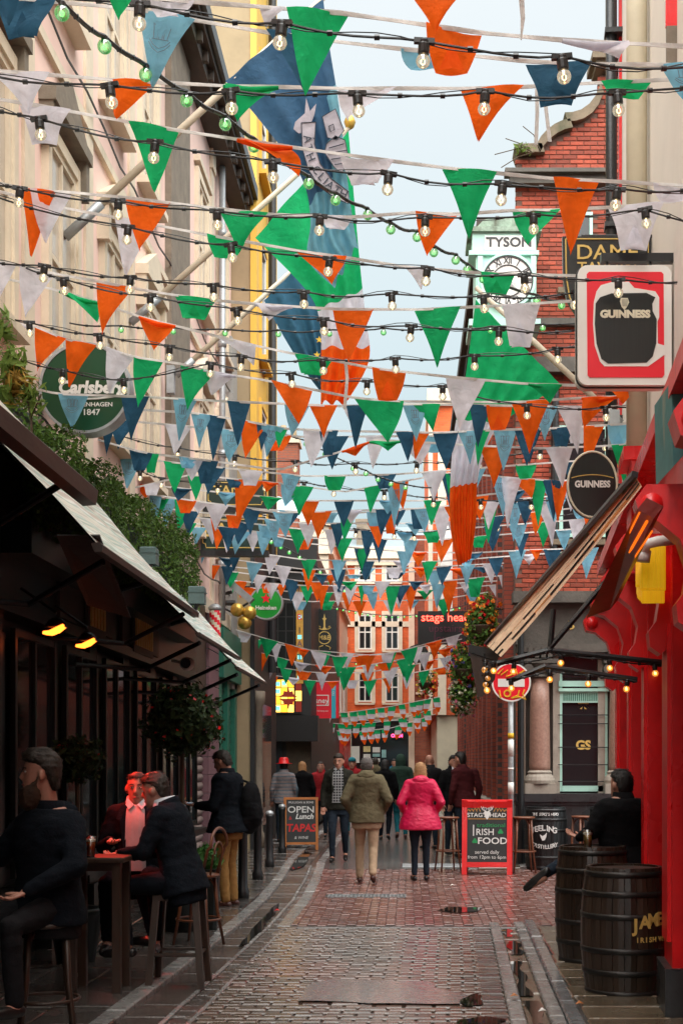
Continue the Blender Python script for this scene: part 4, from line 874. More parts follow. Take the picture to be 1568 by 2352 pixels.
# no-entry sign
ND = 20.6; q = P(1173, 1567, ND); s = empty('no_entry_sign', (q.x, ND, 0), 0, 'round red no entry sign with yellow graffiti on a grey pole', 'road sign')
rz_ = 45 * ND / F
MB().lathe([(rz_ * .93, -.022), (rz_ * .93, 0)], (0, 0, q.z), 40, 'Y').build('disc', M['signred'], s, local=True)
ring(Vector((0, 0, q.z)), rz_ * .92, rz_, -.024, .004, 44).build('rim', M['signwhite'], s, local=True)
MB().box(-rz_ * .68, rz_ * .68, -.028, -.022, q.z - .07, q.z + .05).build('white_bar', M['signwhite'], s, local=True)
M['spray'] = pmat('yellow_spray', (.75, .45, .02), .6, .1, 3, 0)
for k, tx in enumerate(([(-.2, .12), (-.12, .2), (-.16, .1), (-.05, .18), (-.08, .08), (.03, .12)], [(.06, .2), (.1, .1), (.2, .18), (.12, .14), (.24, .08)], [(-.18, -.12), (-.16, -.24)], [(.12, -.12), (.1, -.2), (0, -.24), (.12, -.22), (.22, -.26), (.17, -.18), (.2, -.11)])):
    MB().tube([(x, -.03, q.z + z) for (x, z) in tx], .012, 6).build('graffiti', M['spray'], s, local=True)
gg = ring(Vector((-.06, -.0, q.z - .17)), .035, .058, -.034, -.024, 16); gg.build('graffiti', M['spray'], s, local=True)
MB().tube([(0, .05, 0), (0, .05, q.z + .25)], .042, 12).build('pole', M['steel'], s, local=True, smooth=True)
b = MB(); b.tube([(0, .05, 1.18), (0, .05, 1.36)], .045, 12); b.tube([(0, .05, 1.55), (0, .05, 1.58)], .045, 12); b.tube([(0, .05, 1.75), (0, .05, 2.0)], .045, 12); b.build('sticker', M['signwhite'], s, local=True, smooth=True)
b = MB(); b.tube([(0, .05, 2.02), (0, .05, 2.1)], .046, 12); b.build('yellow_sticker', M['spray'], s, local=True, smooth=True)
# neon board
q = P(1022, 1442, 27); k_ = 27 / F; s = empty('neon_bar_sign', q, 0, 'black projecting board with glowing red neon lettering beside the flower baskets', 'sign')
MB().box(-63 * k_, 66 * k_, -.03, .1, -38 * k_, 38 * k_).build('board', M['black'], s, local=True)
M['neon'] = emat('red_neon', (1, .05, .03), 1.6); M['neonoff'] = pmat('unlit_neon', (.16, .03, .07), .3, .1)
text('lettering', 'stags head', .225, M['neon'], s, (.0, -.045, 23 * k_), off=.001, sx=1.02); text('lettering', 'upstairs', .21, M['neonoff'], s, (.0, -.045, -2 * k_), off=-.002); text('lettering', 'lounge', .21, M['neonoff'], s, (.05, -.045, -25 * k_), off=-.002)
MB().tube([(.5, .05, .2), (1.3, .05, .2)], .03, 6).build('bracket', M['black'], s, local=True)
q = P(959, 1500, 33); s = empty('small_stout_sign', q, 0, 'small dark arched sign with white letters below the neon board', 'sign'); k_ = 33 / F
MB().prism([(x * k_, -.03, z * k_) for (x, z) in ((-24, -22), (24, -22), (24, 4), (17, 15), (0, 21), (-17, 15), (-24, 4))], (0, .08, 0)).build('face', M['signblack'], s, local=True)
text('lettering', 'GUINNESS', .085, M['signwhite'], s, (0, -.035, -.02), off=.002); MB().tube([(.2, .02, 0), (.75, .02, 0)], .02, 6).build('bracket', M['black'], s, local=True)
# left distant signs
q = P(612, 1386, 25); k_ = 25 / F; s = empty('round_lager_sign', q, 0, 'round glowing green sign with red star and white lettering, left middle distance', 'sign')
MB().lathe([(36 * k_, -.08), (37 * k_, 0), (36 * k_, .08)], (0, 0, 0), 36, 'Y').build('face', pmat('lager_green', (.01, .25, .03), .3, .1, 3, 0, emit=(.01, .3, .03), es=.03), s, local=True)
ring(Vector((0, 0, 0)), 35 * k_, 38.5 * k_, -.09, .09, 40).build('rim', M['steel'], s, local=True)
text('lettering', 'Heineken', .10, M['signwhite'], s, (0, -.085, -.09), off=.004)
st_ = [(math.sin(2 * math.pi * i / 10) * (.10 if i % 2 == 0 else .042), -.085, .08 + math.cos(2 * math.pi * i / 10) * (.10 if i % 2 == 0 else .042)) for i in range(10)]
MB().prism(st_, (0, -.004, 0)).build('star', M['signred'], s, local=True); MB().tube([(-.3, 0, .3), (-.9, 0, .3)], .02, 6).build('bracket', M['black'], s, local=True)
q = P(745, 1455, 37); k_ = 37 / F; s = empty('black_banner_sign', q, 0, 'tall black hanging banner with gold emblem in a ring, left of the orange building', 'sign')
MB().box(-29 * k_, 29 * k_, -.02, .02, -56 * k_, 56 * k_).build('banner', M['signblack'], s, local=True)
ring(Vector((0, 0, -10 * k_)), 13 * k_, 15 * k_, -.03, -.021, 30).build('emblem_ring', M['goldflat'], s, local=True); text('emblem', 'M&B', .17, M['goldflat'], s, (0, -.026, -10 * k_), off=.002)
b = MB(); b.prism([(x * k_, -.024, z * k_) for (x, z) in ((-5, 8), (-4, 12), (-2, 14), (-2, 30), (-5, 34), (-2, 36), (0, 46), (2, 36), (5, 34), (2, 30), (2, 14), (4, 12), (5, 8))], (0, -.004, 0))
for s_ in (-1, 1): b.tube([(s_ * x * k_, -.026, z * k_) for (x, z) in ((3, 9), (10, 10), (14, 13), (12, 17), (9, 14))], .012, 5); b.tube([(s_ * x * k_, -.026, z * k_) for (x, z) in ((3, -28), (10, -30), (14, -33), (12, -37))], .012, 5)
b.build('finial_emblem', M['goldflat'], s, local=True); MB().tube([(-.45, 0, .66), (.35, 0, .66)], .015, 6).build('bracket', M['black'], s, local=True)
q = P(742, 1608, 36); k_ = 36 / F; s = empty('red_agent_sign', q, 0, 'red letting board with white lettering and pale blue side stripe, left of the far windows', 'sign')
MB().box(-34 * k_, 36 * k_, -.02, .02, -42 * k_, 40 * k_).build('board', M['signred'], s, local=True)
MB().box(19 * k_, 29 * k_, -.024, -.0205, -42 * k_, 40 * k_).build('blue_stripe', pmat('cyan_print', (.03, .42, .55), .5, .05, 3, 0), s, local=True)
text('lettering', 'Lisney', .2, M['signwhite'], s, (-9 * k_, -.026, -.02), off=.002); text('small_print', '01 638 2700 lisney.com', .05, M['signwhite'], s, (-9 * k_, -.026, -25 * k_), ext=.001)
b = MB()
for (x0, x1, z0, z1) in ((-34, 13, 10, 12), (-34, 13, -13, -11), (11, 13, -11, 10), (-34, -32, -11, 10)): b.box(x0 * k_, x1 * k_, -.026, -.0205, z0 * k_, z1 * k_)
b.build('white_frame', M['signwhite'], s, local=True); text('stripe_text', 'TO LET', .09, M['signwhite'], s, (24 * k_, -.027, 22 * k_), rot=(math.pi / 2, -math.pi / 2, 0), ext=.001)
# green and gold bar boards on the left
M['bargreen'] = pmat('bottle_green_board', (.010, .028, .020), .35, .2, 3, 0)
for (x0, x1, y0_, y1_, D, tx, sz, lab) in ((462, 610, 1188, 1265, 21.5, 'BAH', .3, 'dark green board with gold scalloped border and large gold letters, left'), (475, 612, 1105, 1165, 21.9, 'TAN', .2, 'upper dark green board with gold line and lettering, left above the lower board')):
    c_ = P((x0 + x1) / 2, (y0_ + y1_) / 2, D); k_ = D / F; s = empty('gold_letter_board', c_, 0, lab, 'sign', 'green and gold bar boards')
    hw, hh = (x1 - x0) / 2 * k_, (y1_ - y0_) / 2 * k_
    MB().box(-hw, hw, -.03, .06, -hh, hh).build('board', M['bargreen'], s, local=True)
    bo = [(-hw * .94, -hh * .55), (-hw * .86, -hh * .6), (-hw * .83, -hh * .84), (hw * .83, -hh * .84), (hw * .86, -hh * .6), (hw * .94, -hh * .55), (hw * .94, hh * .85), (-hw * .94, hh * .85)]
    b = MB(); b.tube([(x, -.034, z) for (x, z) in bo + bo[:1]], .009, 5); b.build('gold_border', M['goldflat'], s, local=True)
    text('lettering', tx, sz, M['goldflat'], s, (-hw * .3, -.036, .05), off=.003, sx=1.1)
    MB().box(-hw - .05, hw + .05, -.06, .1, -hh - .09, -hh).build('bottom_rail', M['black'], s, local=True)
# barber stripe, pawnbroker balls, spotlight
q = P(494, 1470, 21.9); s = empty('barber_pole', q, 0, 'red and white striped barber pole beyond the last left awning', 'pole'); h_ = 68 * 21.9 / F
b = MB(); n_ = 24
for i in range(13):
    for k in range(n_): pass
rg = [[(.09 * math.cos(2 * math.pi * k / n_), .09 * math.sin(2 * math.pi * k / n_), h_ * i / 12) for k in range(n_)] for i in range(13)]
b.rings(rg); b.m = [(0 if (((j % n_) + (j // n_) * 2) % 8) < 4 else 1) for j in range(len(b.m))]
b.build('striped_cylinder', [M['signred'], M['harp']], s, local=True, smooth=True)
MB().lathe([(.1, h_), (.11, h_ + .05), (.05, h_ + .1)], (0, 0, 0), 16).build('cap', M['steel'], s, local=True, smooth=True); MB().lathe([(.05, -.1), (.11, -.05), (.1, 0)], (0, 0, 0), 16).build('base', M['steel'], s, local=True, smooth=True)
MB().box(-.6, 0, .05, .08, h_ * .5, h_ * .5 + .04).build('bracket', M['black'], s, local=True)
q = P(560, 1385, 24.5); s = empty('pawnbroker_balls', q, 0, 'three polished golden balls hanging in a cluster below the black bracket', 'sign'); k_ = 24.5 / F
for (x, y) in ((545, 1401), (573, 1408), (562, 1430)): 
    c_ = P(x, y, 24.5) - q; r_ = 16 * k_
    MB().lathe([(r_ * math.sin(math.pi * i / 12) + 1e-4, -r_ * math.cos(math.pi * i / 12)) for i in range(13)], c_, 18).build('ball', M['gold'], s, local=True, smooth=True)
b = MB(); b.tube([P(500, 1390, 24.6) - q, P(530, 1405, 24.5) - q, P(548, 1398, 24.5) - q, P(570, 1385, 24.5) - q], .02, 6); b.tube([P(450, 1385, 24.6) - q, P(540, 1385, 24.6) - q], .05, 8); b.build('bracket', M['black'], s, local=True)
q = P(545, 1360, 24); s = empty('spot_light', q, 0, 'tilted silver spotlight on the wall beside the golden balls', 'light')
b = MB(); b.rings([[Vector((x, y_, z)) for (x, y_, z) in ((-.28 + t * .5, -.1, .22 - t * .42), (-.2 + t * .5, -.1, .3 - t * .42), (-.2 + t * .5, .1, .3 - t * .42), (-.28 + t * .5, .1, .22 - t * .42))] for t in (0, 1)]); b.build('housing', M['steel'], s, local=True)
MB().tube([(-.1, 0, 0), (-.4, .1, -.05)], .03, 6).build('arm', M['black'], s, local=True)
# ============================================================ BUNTING, FESTOON LIGHTS, FLAGS
FC = {'g': clothmat('green_bunting', (.012, .50, .17), .5), 'o': clothmat('orange_bunting', (1.0, .15, .008), .5), 'w': clothmat('white_bunting', (.82, .82, .90), .5),
      'n': clothmat('navy_bunting', (.025, .10, .18), .4), 'b': clothmat('sky_blue_bunting', (.24, .56, .74), .5)}
M['tape'] = clothmat('white_tape', (.80, .78, .76), .4); M['crest'] = pmat('crest_print', (.16, .20, .26), .8, .1, 5, 0); M['crest2'] = pmat('crest_print_red', (.30, .12, .16), .8, .1, 5, 0)
def ypoly(pts, x):
    if x <= pts[0][0]: return pts[0][1] + (pts[1][1] - pts[0][1]) / (pts[1][0] - pts[0][0]) * (x - pts[0][0])
    for (a, ya), (b_, yb_) in zip(pts, pts[1:]):
        if x <= b_: return ya + (yb_ - ya) * (x - a) / (b_ - a)
    return pts[-1][1]
def flag(root, D, c, TL, TR, tip, style, ph):
    """pennant from picture points at depth D; folded ones are cut short with the tip turned up"""
    TL, TR, tp = P(*TL, D), P(*TR, D), P(*tip, D)
    up = Vector((0, 0, 1)); mb = MB(); n, m_ = 6, 6
    if style == 'f':
        BL = TL.lerp(TR, .2); BR = TL.lerp(TR, .72); h = tp.z
        BL = Vector((BL.x, BL.y, h + (BL.z - TL.z) * .5)); BR = Vector((BR.x, BR.y, h + (BR.z - TL.z) * .3))
        g = lambda u, v: TL.lerp(TR, u).lerp(BL.lerp(BR, u), v)
    else: g = lambda u, v: TL.lerp(TR, u).lerp(tp, v)
    w_ = (TR - TL).length; cv = (tp.x - (TL.x + TR.x) / 2)
    vs = []; fs = []
    for j in range(m_ + 1):
        for i in range(n + 1):
            u, v = i / n, j / m_ * (.985 if style != 'f' else 1); q = g(u, v)
            q = q + Vector((math.sin(v * 3.1 + ph) * .05 * w_ * (1 - v) * (u - .5) * 2 + cv * .12 * math.sin(math.pi * v), math.sin(u * 3.4 + ph + v) * .11 * w_ * (1 - .3 * v) + math.sin(v * 4 + ph * 2) * .10 * w_ * v, 0))
            if style == 'r': q.y += -.05 * w_ * math.sin(math.pi * v)
            vs.append(q)
    for j in range(m_):
        for i in range(n): a = j * (n + 1) + i; fs.append((a, a + 1, a + n + 2, a + n + 1))
    mb.add(vs, fs)
    if style == 'f':      # turned-up point
        a, b_ = g(.1, 1), g(.9, 1); t_ = g(.5, 1) + up * (TL.z - tp.z) * .62; o_ = Vector((0, -.012, 0)); mb.add([a + o_, b_ + o_, g(.5, .98) + o_ * 1.5, t_ + o_ * 2], [(0, 2, 3), (2, 1, 3)])
    if style == 'r':      # rolled over the tape
        r0 = .05 * w_ + .006; mb.tube([TL + Vector((0, -.01, -r0 * .4)), TL.lerp(TR, .5) + Vector((0, -.012, -r0 * 1.3)), TR + Vector((0, -.01, -r0 * .4))], [r0 * .5, r0, r0 * .5], 7)
    o = mb.build('flag', FC[c], root, smooth=True)
    if c == 'b' and style == '' and D < 20: crest(o, g, D, ph)
    return o
def crest(o, g, D, ph):
    mb = MB(); oy = Vector((0, -.024, 0))
    def ln(pts, r=.0018): mb.tube([g(u, v) + oy for (u, v) in pts], r, 4)
    for cu in (.36, .5, .64): ln([(cu - .05, .36), (cu - .05, .22), (cu - .06, .16), (cu - .03, .19), (cu, .13), (cu + .03, .19), (cu + .06, .16), (cu + .05, .22), (cu + .05, .36)])
    ln([(.26, .37), (.74, .37)]); ln([(.45, .37), (.47, .28), (.53, .28), (.55, .37)]); ln([(.2, .38), (.3, .45), (.5, .49), (.7, .45), (.8, .38)]); ln([(.16, .42), (.28, .5), (.5, .545), (.72, .5), (.84, .42)])
    mb.build('crest', M['crest'], o)
def bunting(label, D, pts, flags, x0=None, x1=None):
    x0 = pts[0][0] if x0 is None else x0; x1 = pts[-1][0] if x1 is None else x1
    root = empty('bunting_line', P(x0, ypoly(pts, x0), D), 0, label, 'bunting', 'bunting lines strung across the street')
    n = max(12, int((x1 - x0) / 30)); rg = []
    for i in range(n + 1):
        x = x0 + (x1 - x0) * i / n; q = P(x, ypoly(pts, x), D); tw = .35 * math.sin(i * .7 + D)
        rg.append([q + Vector((0, -.002 - tw * .01, -.010)), q + Vector((0, .002 - tw * .01, -.010)), q + Vector((0, .002 + tw * .01, .010)), q + Vector((0, -.002 + tw * .01, .010))])
    MB().rings(rg).build('tape', M['tape'], root)
    for i, fl in enumerate(flags):
        c, xl, xr, tx, ty = fl[:5]; stl = fl[5] if len(fl) > 5 else ''
        flag(root, D + .003 * (i % 3), c, (xl, ypoly(pts, xl)), (xr, ypoly(pts, xr)), (tx, ty), stl, (i * 1.7 + D) % 6.28)
    return root
bunting('bunting line cut by the top frame edge with one orange and one green tip', 5.8, [(230, -45), (700, -40), (1300, -30)], [('g', 240, 330, 272, 44), ('o', 940, 1072, 1000, 76), ('n', -30, 60, 20, 60)])
bunting('uppermost full bunting line with the largest green pennant near the top centre', 6.5, [(300, -8), (450, 4), (784, 30), (1110, 76), (1290, 92), (1600, 108)], [('w', 340, 447, 395, 40, 'f'), ('w', 598, 655, 610, 62), ('g', 655, 802, 700, 225), ('o', 972, 1112, 1030, 160, 'f'), ('w', 1290, 1436, 1422, 136, 'r')])
bunting('second bunting line from the top, with crested pale blue and dark navy pennants', 7.2, [(-40, -12), (320, 22), (445, 46), (610, 74), (784, 97), (919, 112), (1214, 141), (1349, 147), (1640, 150)], [('n', -8, 128, 50, 88, 'f'), ('b', 320, 446, 348, 202), ('n', 605, 752, 698, 212), ('b', 919, 1040, 960, 158, 'f'), ('n', 1214, 1350, 1285, 240, 'f'), ('b', 1511, 1642, 1566, 240)])
bunting('third bunting line from the top, with twisted green and slim orange pennants', 7.9, [(-40, 158), (0, 163), (258, 183), (510, 197), (784, 203), (1064, 203), (1194, 200), (1374, 190), (1600, 180)], [('w', -12, 112, 66, 262), ('o', 258, 362, 267, 276), ('g', 513, 640, 543, 271, 'r'), ('w', 780, 908, 800, 281), ('o', 1064, 1196, 1098, 322), ('g', 1374, 1500, 1432, 230, 'f')])
bunting('fourth bunting line, green pennants at left and centre and large orange one at right', 8.1, [(-40, 222), (75, 240), (295, 280), (412, 300), (545, 320), (670, 338), (784, 354), (900, 370), (1019, 385), (1134, 397), (1264, 410), (1379, 415), (1494, 422), (1610, 428)], [('w', 48, 160, 100, 325, 'f'), ('g', 294, 412, 355, 446), ('o', 545, 672, 686, 398, 'r'), ('w', 784, 900, 840, 425, 'f'), ('g', 1019, 1136, 1076, 548), ('o', 1264, 1380, 1308, 588), ('w', 1494, 1612, 1560, 460, 'f')])
bunting('fifth bunting line, paired orange and white pennants at its left end', 9.2, [(-40, 412), (65, 436), (165, 442), (290, 454), (390, 466), (510, 480), (610, 492), (811, 499), (949, 488), (1054, 492), (1179, 483), (1284, 482), (1404, 476), (1610, 458)], [('o', 50, 128, 72, 592), ('w', 67, 168, 103, 556), ('o', 288, 392, 322, 580), ('g', 508, 612, 548, 580), ('w', 735, 812, 770, 528, 'f'), ('o', 949, 1054, 980, 583), ('g', 1179, 1284, 1212, 566), ('w', 1402, 1518, 1460, 574, 'f')])
bunting('sixth bunting line, crumpled green pennant left of centre, orange ones by the pint sign', 10.0, [(-40, 430), (150, 478), (480, 540), (685, 576), (784, 590), (934, 613), (1099, 627), (1345, 634), (1620, 645)], [('w', 262, 352, 290, 636), ('g', 473, 566, 520, 586, 'f'), ('o', 685, 792, 764, 655), ('w', 930, 974, 967, 666), ('g', 1099, 1186, 1140, 676, 'f'), ('o', 1348, 1442, 1382, 710, 'r'), ('o', 1452, 1540, 1500, 704, 'f'), ('g', 1545, 1615, 1570, 690, 'f')])
bunting('seventh bunting line, with an orange and a green pennant hanging just left of the clock', 10.4, [(-40, 594), (48, 610), (127, 629), (225, 646), (305, 662), (402, 678), (495, 690), (585, 698), (765, 710), (957, 711), (1151, 702), (1350, 689), (1620, 672)], [('w', -42, 38, 0, 682), ('w', 46, 128, 58, 728), ('o', 224, 306, 235, 770), ('g', 402, 496, 440, 732, 'f'), ('w', 585, 672, 617, 734, 'r'), ('o', 764, 857, 801, 835), ('g', 956, 1052, 1004, 844), ('w', 1150, 1242, 1200, 800, 'f')])
bunting('eighth bunting line, sagging left to right past the mint clock, long white pennant centre right', 11.1, [(-40, 628), (138, 668), (228, 695), (320, 727), (402, 748), (502, 773), (582, 793), (675, 813), (762, 827), (851, 845), (934, 855), (1026, 865), (1111, 873), (1214, 882), (1384, 887), (1620, 880)], [('g', 138, 230, 222, 738, 'r'), ('o', 320, 404, 356, 809, 'r'), ('w', 502, 584, 582, 838), ('g', 675, 764, 718, 860, 'f'), ('o', 851, 935, 898, 916, 'f'), ('w', 1026, 1112, 1056, 990), ('g', 1212, 1288, 1262, 926, 'r'), ('o', 1384, 1468, 1428, 930, 'r'), ('g', 1508, 1592, 1530, 938)])
bunting('ninth bunting line, six pennants in front of the round green beer sign', 11.7, [(-40, 722), (82, 750), (152, 780), (243, 798), (308, 820), (418, 836), (492, 856), (590, 870), (720, 895), (814, 914), (924, 922), (1179, 924), (1334, 914), (1620, 902)], [('w', -12, 66, 14, 824), ('o', 82, 152, 88, 855), ('o', 152, 222, 158, 890), ('w', 243, 310, 252, 905), ('g', 307, 377, 317, 937), ('g', 417, 494, 430, 944), ('w', 468, 542, 486, 909, 'r'), ('o', 618, 722, 685, 972), ('g', 814, 926, 892, 1020), ('o', 1178, 1258, 1216, 1042), ('o', 1334, 1420, 1338, 985, 'r')])
bunting('tenth bunting line, navy and crested blue pennants mixed with orange, level with sign bottom', 11.95, [(60, 888), (133, 905), (340, 912), (520, 922), (713, 930), (784, 933), (950, 928), (1114, 931), (1339, 935), (1529, 932), (1620, 930)], [('b', 133, 206, 165, 986), ('n', 280, 342, 302, 1017), ('b', 398, 453, 411, 1014), ('n', 520, 578, 546, 1024), ('b', 653, 712, 671, 1004), ('o', 713, 772, 743, 1006), ('n', 793, 846, 816, 1032), ('w', 784, 830, 806, 972), ('b', 925, 978, 956, 1016), ('g', 950, 1008, 994, 990), ('n', 1074, 1130, 1096, 1030), ('o', 1113, 1178, 1150, 986, 'f'), ('b', 1225, 1278, 1250, 1014), ('w', 1278, 1341, 1326, 1045), ('g', 1453, 1530, 1489, 1030)])
bunting('eleventh bunting line, pale blue and navy pennants beneath the tenth, by the gold harp sign', 12.9, [(180, 935), (300, 940), (440, 948), (560, 966), (655, 985), (784, 990), (1000, 994), (1130, 988), (1264, 984), (1420, 975), (1560, 960)], [('n', 228, 275, 246, 1050), ('b', 440, 486, 457, 1030), ('n', 470, 520, 490, 1060), ('o', 555, 614, 563, 1052), ('n', 590, 622, 600, 1040), ('b', 600, 652, 612, 1050), ('g', 628, 662, 640, 1030), ('w', 695, 757, 715, 1075), ('n', 735, 775, 752, 1045, 'f'), ('n', 908, 958, 936, 1062), ('o', 948, 988, 953, 1056), ('n', 994, 1052, 1024, 1080), ('b', 1053, 1098, 1079, 1067), ('g', 1088, 1126, 1096, 1072), ('b', 1130, 1188, 1156, 1080), ('n', 1183, 1236, 1209, 1072), ('n', 1264, 1316, 1290, 1026, 'f'), ('o', 1336, 1390, 1344, 1090), ('b', 1392, 1450, 1420, 1020, 'f')])
bunting('twelfth bunting line, thin orange flutter at its centre and green pennant at its right', 13.1, [(225, 1010), (330, 1040), (480, 1058), (640, 1080), (790, 1035), (860, 1010), (1000, 1018), (1104, 1024), (1251, 1030), (1400, 1024), (1500, 1010)], [('n', 298, 350, 322, 1080, 'f'), ('g', 330, 365, 350, 1085, 'f'), ('b', 410, 455, 430, 1075, 'f'), ('w', 415, 468, 440, 1105), ('n', 450, 500, 470, 1110, 'f'), ('o', 785, 848, 815, 1048, 'r'), ('g', 848, 920, 890, 1035, 'r'), ('w', 920, 990, 965, 1068), ('o', 1104, 1170, 1134, 1120), ('w', 1251, 1316, 1290, 1122), ('g', 1399, 1460, 1434, 1114)])
bunting('thirteenth bunting line, orange pennants over the green and gold board', 16.4, [(310, 1120), (440, 1090), (540, 1100), (660, 1112), (790, 1130), (900, 1110), (1040, 1085), (1180, 1098), (1280, 1105), (1400, 1095)], [('w', 330, 372, 348, 1140, 'f'), ('g', 430, 470, 450, 1150), ('n', 520, 560, 540, 1120, 'f'), ('o', 540, 605, 545, 1205), ('o', 600, 640, 612, 1130, 'r'), ('b', 645, 700, 655, 1165), ('g', 660, 718, 687, 1186), ('g', 835, 880, 850, 1180), ('o', 895, 940, 925, 1170), ('b', 890, 930, 905, 1215), ('g', 1035, 1088, 1080, 1140), ('n', 1010, 1050, 1040, 1205), ('g', 1020, 1075, 1045, 1200), ('o', 1172, 1225, 1220, 1145), ('w', 1145, 1196, 1165, 1215), ('b', 1122, 1165, 1155, 1190), ('g', 1215, 1255, 1235, 1210), ('w', 1290, 1345, 1310, 1175), ('n', 1245, 1290, 1270, 1200), ('o', 1262, 1310, 1280, 1200)])
bunting('fourteenth bunting line, blue crested pennants above the box hedge', 18.0, [(300, 1140), (440, 1150), (600, 1170), (784, 1180), (920, 1172), (1060, 1160), (1240, 1150), (1380, 1135)], [('b', 310, 345, 322, 1188), ('g', 352, 388, 360, 1205), ('b', 370, 408, 378, 1222), ('g', 400, 436, 410, 1222), ('w', 440, 480, 455, 1180), ('o', 480, 520, 492, 1240), ('n', 560, 600, 575, 1200, 'f'), ('b', 640, 678, 655, 1195, 'f'), ('n', 645, 690, 662, 1218), ('b', 736, 775, 755, 1200, 'f'), ('g', 778, 822, 790, 1245), ('b', 840, 880, 862, 1208, 'f'), ('n', 890, 930, 912, 1210), ('o', 880, 915, 895, 1226, 'f'), ('n', 940, 985, 960, 1216, 'f'), ('w', 990, 1036, 1015, 1255), ('n', 1040, 1085, 1062, 1205, 'f'), ('b', 1040, 1080, 1060, 1190, 'f'), ('g', 1105, 1145, 1120, 1250), ('b', 1165, 1200, 1178, 1245), ('w', 1230, 1280, 1268, 1255, 'r'), ('o', 1330, 1370, 1345, 1215)])
bunting('fifteenth bunting line, dark navy and crested pale blue pennants before the far roof', 21.0, [(440, 1210), (600, 1225), (720, 1250), (860, 1262), (940, 1268), (1080, 1270), (1200, 1264), (1360, 1258)], [('b', 440, 475, 448, 1255), ('o', 488, 520, 498, 1262), ('w', 510, 545, 520, 1270), ('b', 530, 575, 540, 1275), ('w', 560, 600, 580, 1268), ('b', 625, 655, 640, 1255, 'f'), ('n', 812, 852, 830, 1312), ('g', 818, 845, 830, 1318), ('b', 910, 945, 927, 1322), ('o', 940, 980, 960, 1302, 'r'), ('n', 1066, 1108, 1082, 1284, 'f'), ('b', 1168, 1206, 1185, 1330), ('o', 1215, 1245, 1230, 1290, 'r'), ('n', 1245, 1290, 1268, 1318), ('b', 1330, 1372, 1345, 1330)])
bunting('sixteenth bunting line, spanning behind the third with navy pennants over the lager sign', 23.0, [(420, 1286), (510, 1300), (620, 1310), (784, 1322), (920, 1315), (1060, 1305), (1180, 1298), (1360, 1290)], [('b', 422, 452, 430, 1298, 'f'), ('w', 455, 480, 465, 1330), ('o', 478, 505, 490, 1335), ('n', 508, 540, 520, 1345), ('b', 690, 730, 705, 1325, 'f'), ('n', 722, 752, 740, 1345), ('o', 748, 775, 758, 1345), ('b', 795, 832, 815, 1330, 'f'), ('n', 888, 930, 915, 1330, 'r'), ('b', 978, 1016, 998, 1362), ('o', 1030, 1075, 1060, 1325, 'r'), ('n', 1080, 1125, 1110, 1318, 'r'), ('b', 1150, 1192, 1172, 1350), ('n', 1215, 1255, 1232, 1350)])
bunting('seventeenth bunting line, dense row of small mixed pennants touching the red neon board', 24.5, [(420, 1322), (560, 1336), (700, 1345), (830, 1345), (960, 1345), (1100, 1336), (1240, 1330), (1400, 1318)], [('g', 430, 455, 440, 1365), ('w', 495, 520, 505, 1378), ('o', 540, 568, 552, 1375), ('g', 470, 500, 480, 1350), ('o', 600, 625, 612, 1362, 'f'), ('w', 600, 640, 622, 1378), ('n', 655, 688, 668, 1382), ('o', 635, 660, 645, 1370), ('g', 690, 722, 705, 1388), ('o', 726, 754, 738, 1402), ('w', 762, 792, 776, 1395), ('n', 762, 795, 780, 1360, 'f'), ('w', 790, 820, 802, 1390), ('g', 822, 840, 830, 1392), ('b', 830, 862, 845, 1365, 'f'), ('g', 884, 918, 898, 1414), ('n', 902, 940, 918, 1388), ('b', 990, 1025, 1002, 1400), ('w', 958, 990, 980, 1365, 'r'), ('o', 930, 958, 942, 1410), ('o', 1015, 1048, 1030, 1416), ('g', 1072, 1110, 1090, 1372, 'f'), ('b', 1150, 1188, 1165, 1368), ('w', 1055, 1080, 1068, 1362), ('o', 1140, 1175, 1155, 1422), ('o', 1230, 1260, 1240, 1342, 'f'), ('g', 1292, 1322, 1308, 1378), ('w', 1355, 1382, 1370, 1352, 'f')])
def farline(label, D, pts, x0, x1, seq, w_=.30, hh=.36, gap=1.25, ph=0):
    fl = []; x = x0; wp = w_ * F / D; i = 0; rnd = random.Random(int(D * 10))
    while x < x1:
        c = seq[i % len(seq)]; wv = wp * rnd.uniform(.85, 1.1); st_ = rnd.choice(['', '', '', '', 'r', 'f'])
        ty = ypoly(pts, x + wv / 2) + hh * F / D * (rnd.uniform(.9, 1.1) if st_ == '' else .5)
        fl.append((c, x, x + wv, x + wv * rnd.uniform(.3, .65), ty, st_)); x += wp * gap * rnd.uniform(.9, 1.3); i += 1
    return bunting(label, D, pts, fl)
farline('tricolour bunting line sagging from the gold balls to the flower basket, upper', 25.5, [(520, 1440), (640, 1475), (780, 1510), (900, 1500), (1040, 1462), (1080, 1450)], 545, 1050, 'wgowg o'.replace(' ', ''))
farline('tricolour bunting line below the upper one, past the black banner', 27.0, [(560, 1490), (700, 1525), (800, 1535), (920, 1515), (1060, 1480)], 580, 1040, 'ogw')
farline('tricolour bunting line across the lower windows of the orange building', 28.5, [(590, 1525), (720, 1545), (840, 1545), (960, 1525), (1040, 1505)], 600, 1020, 'wgo')
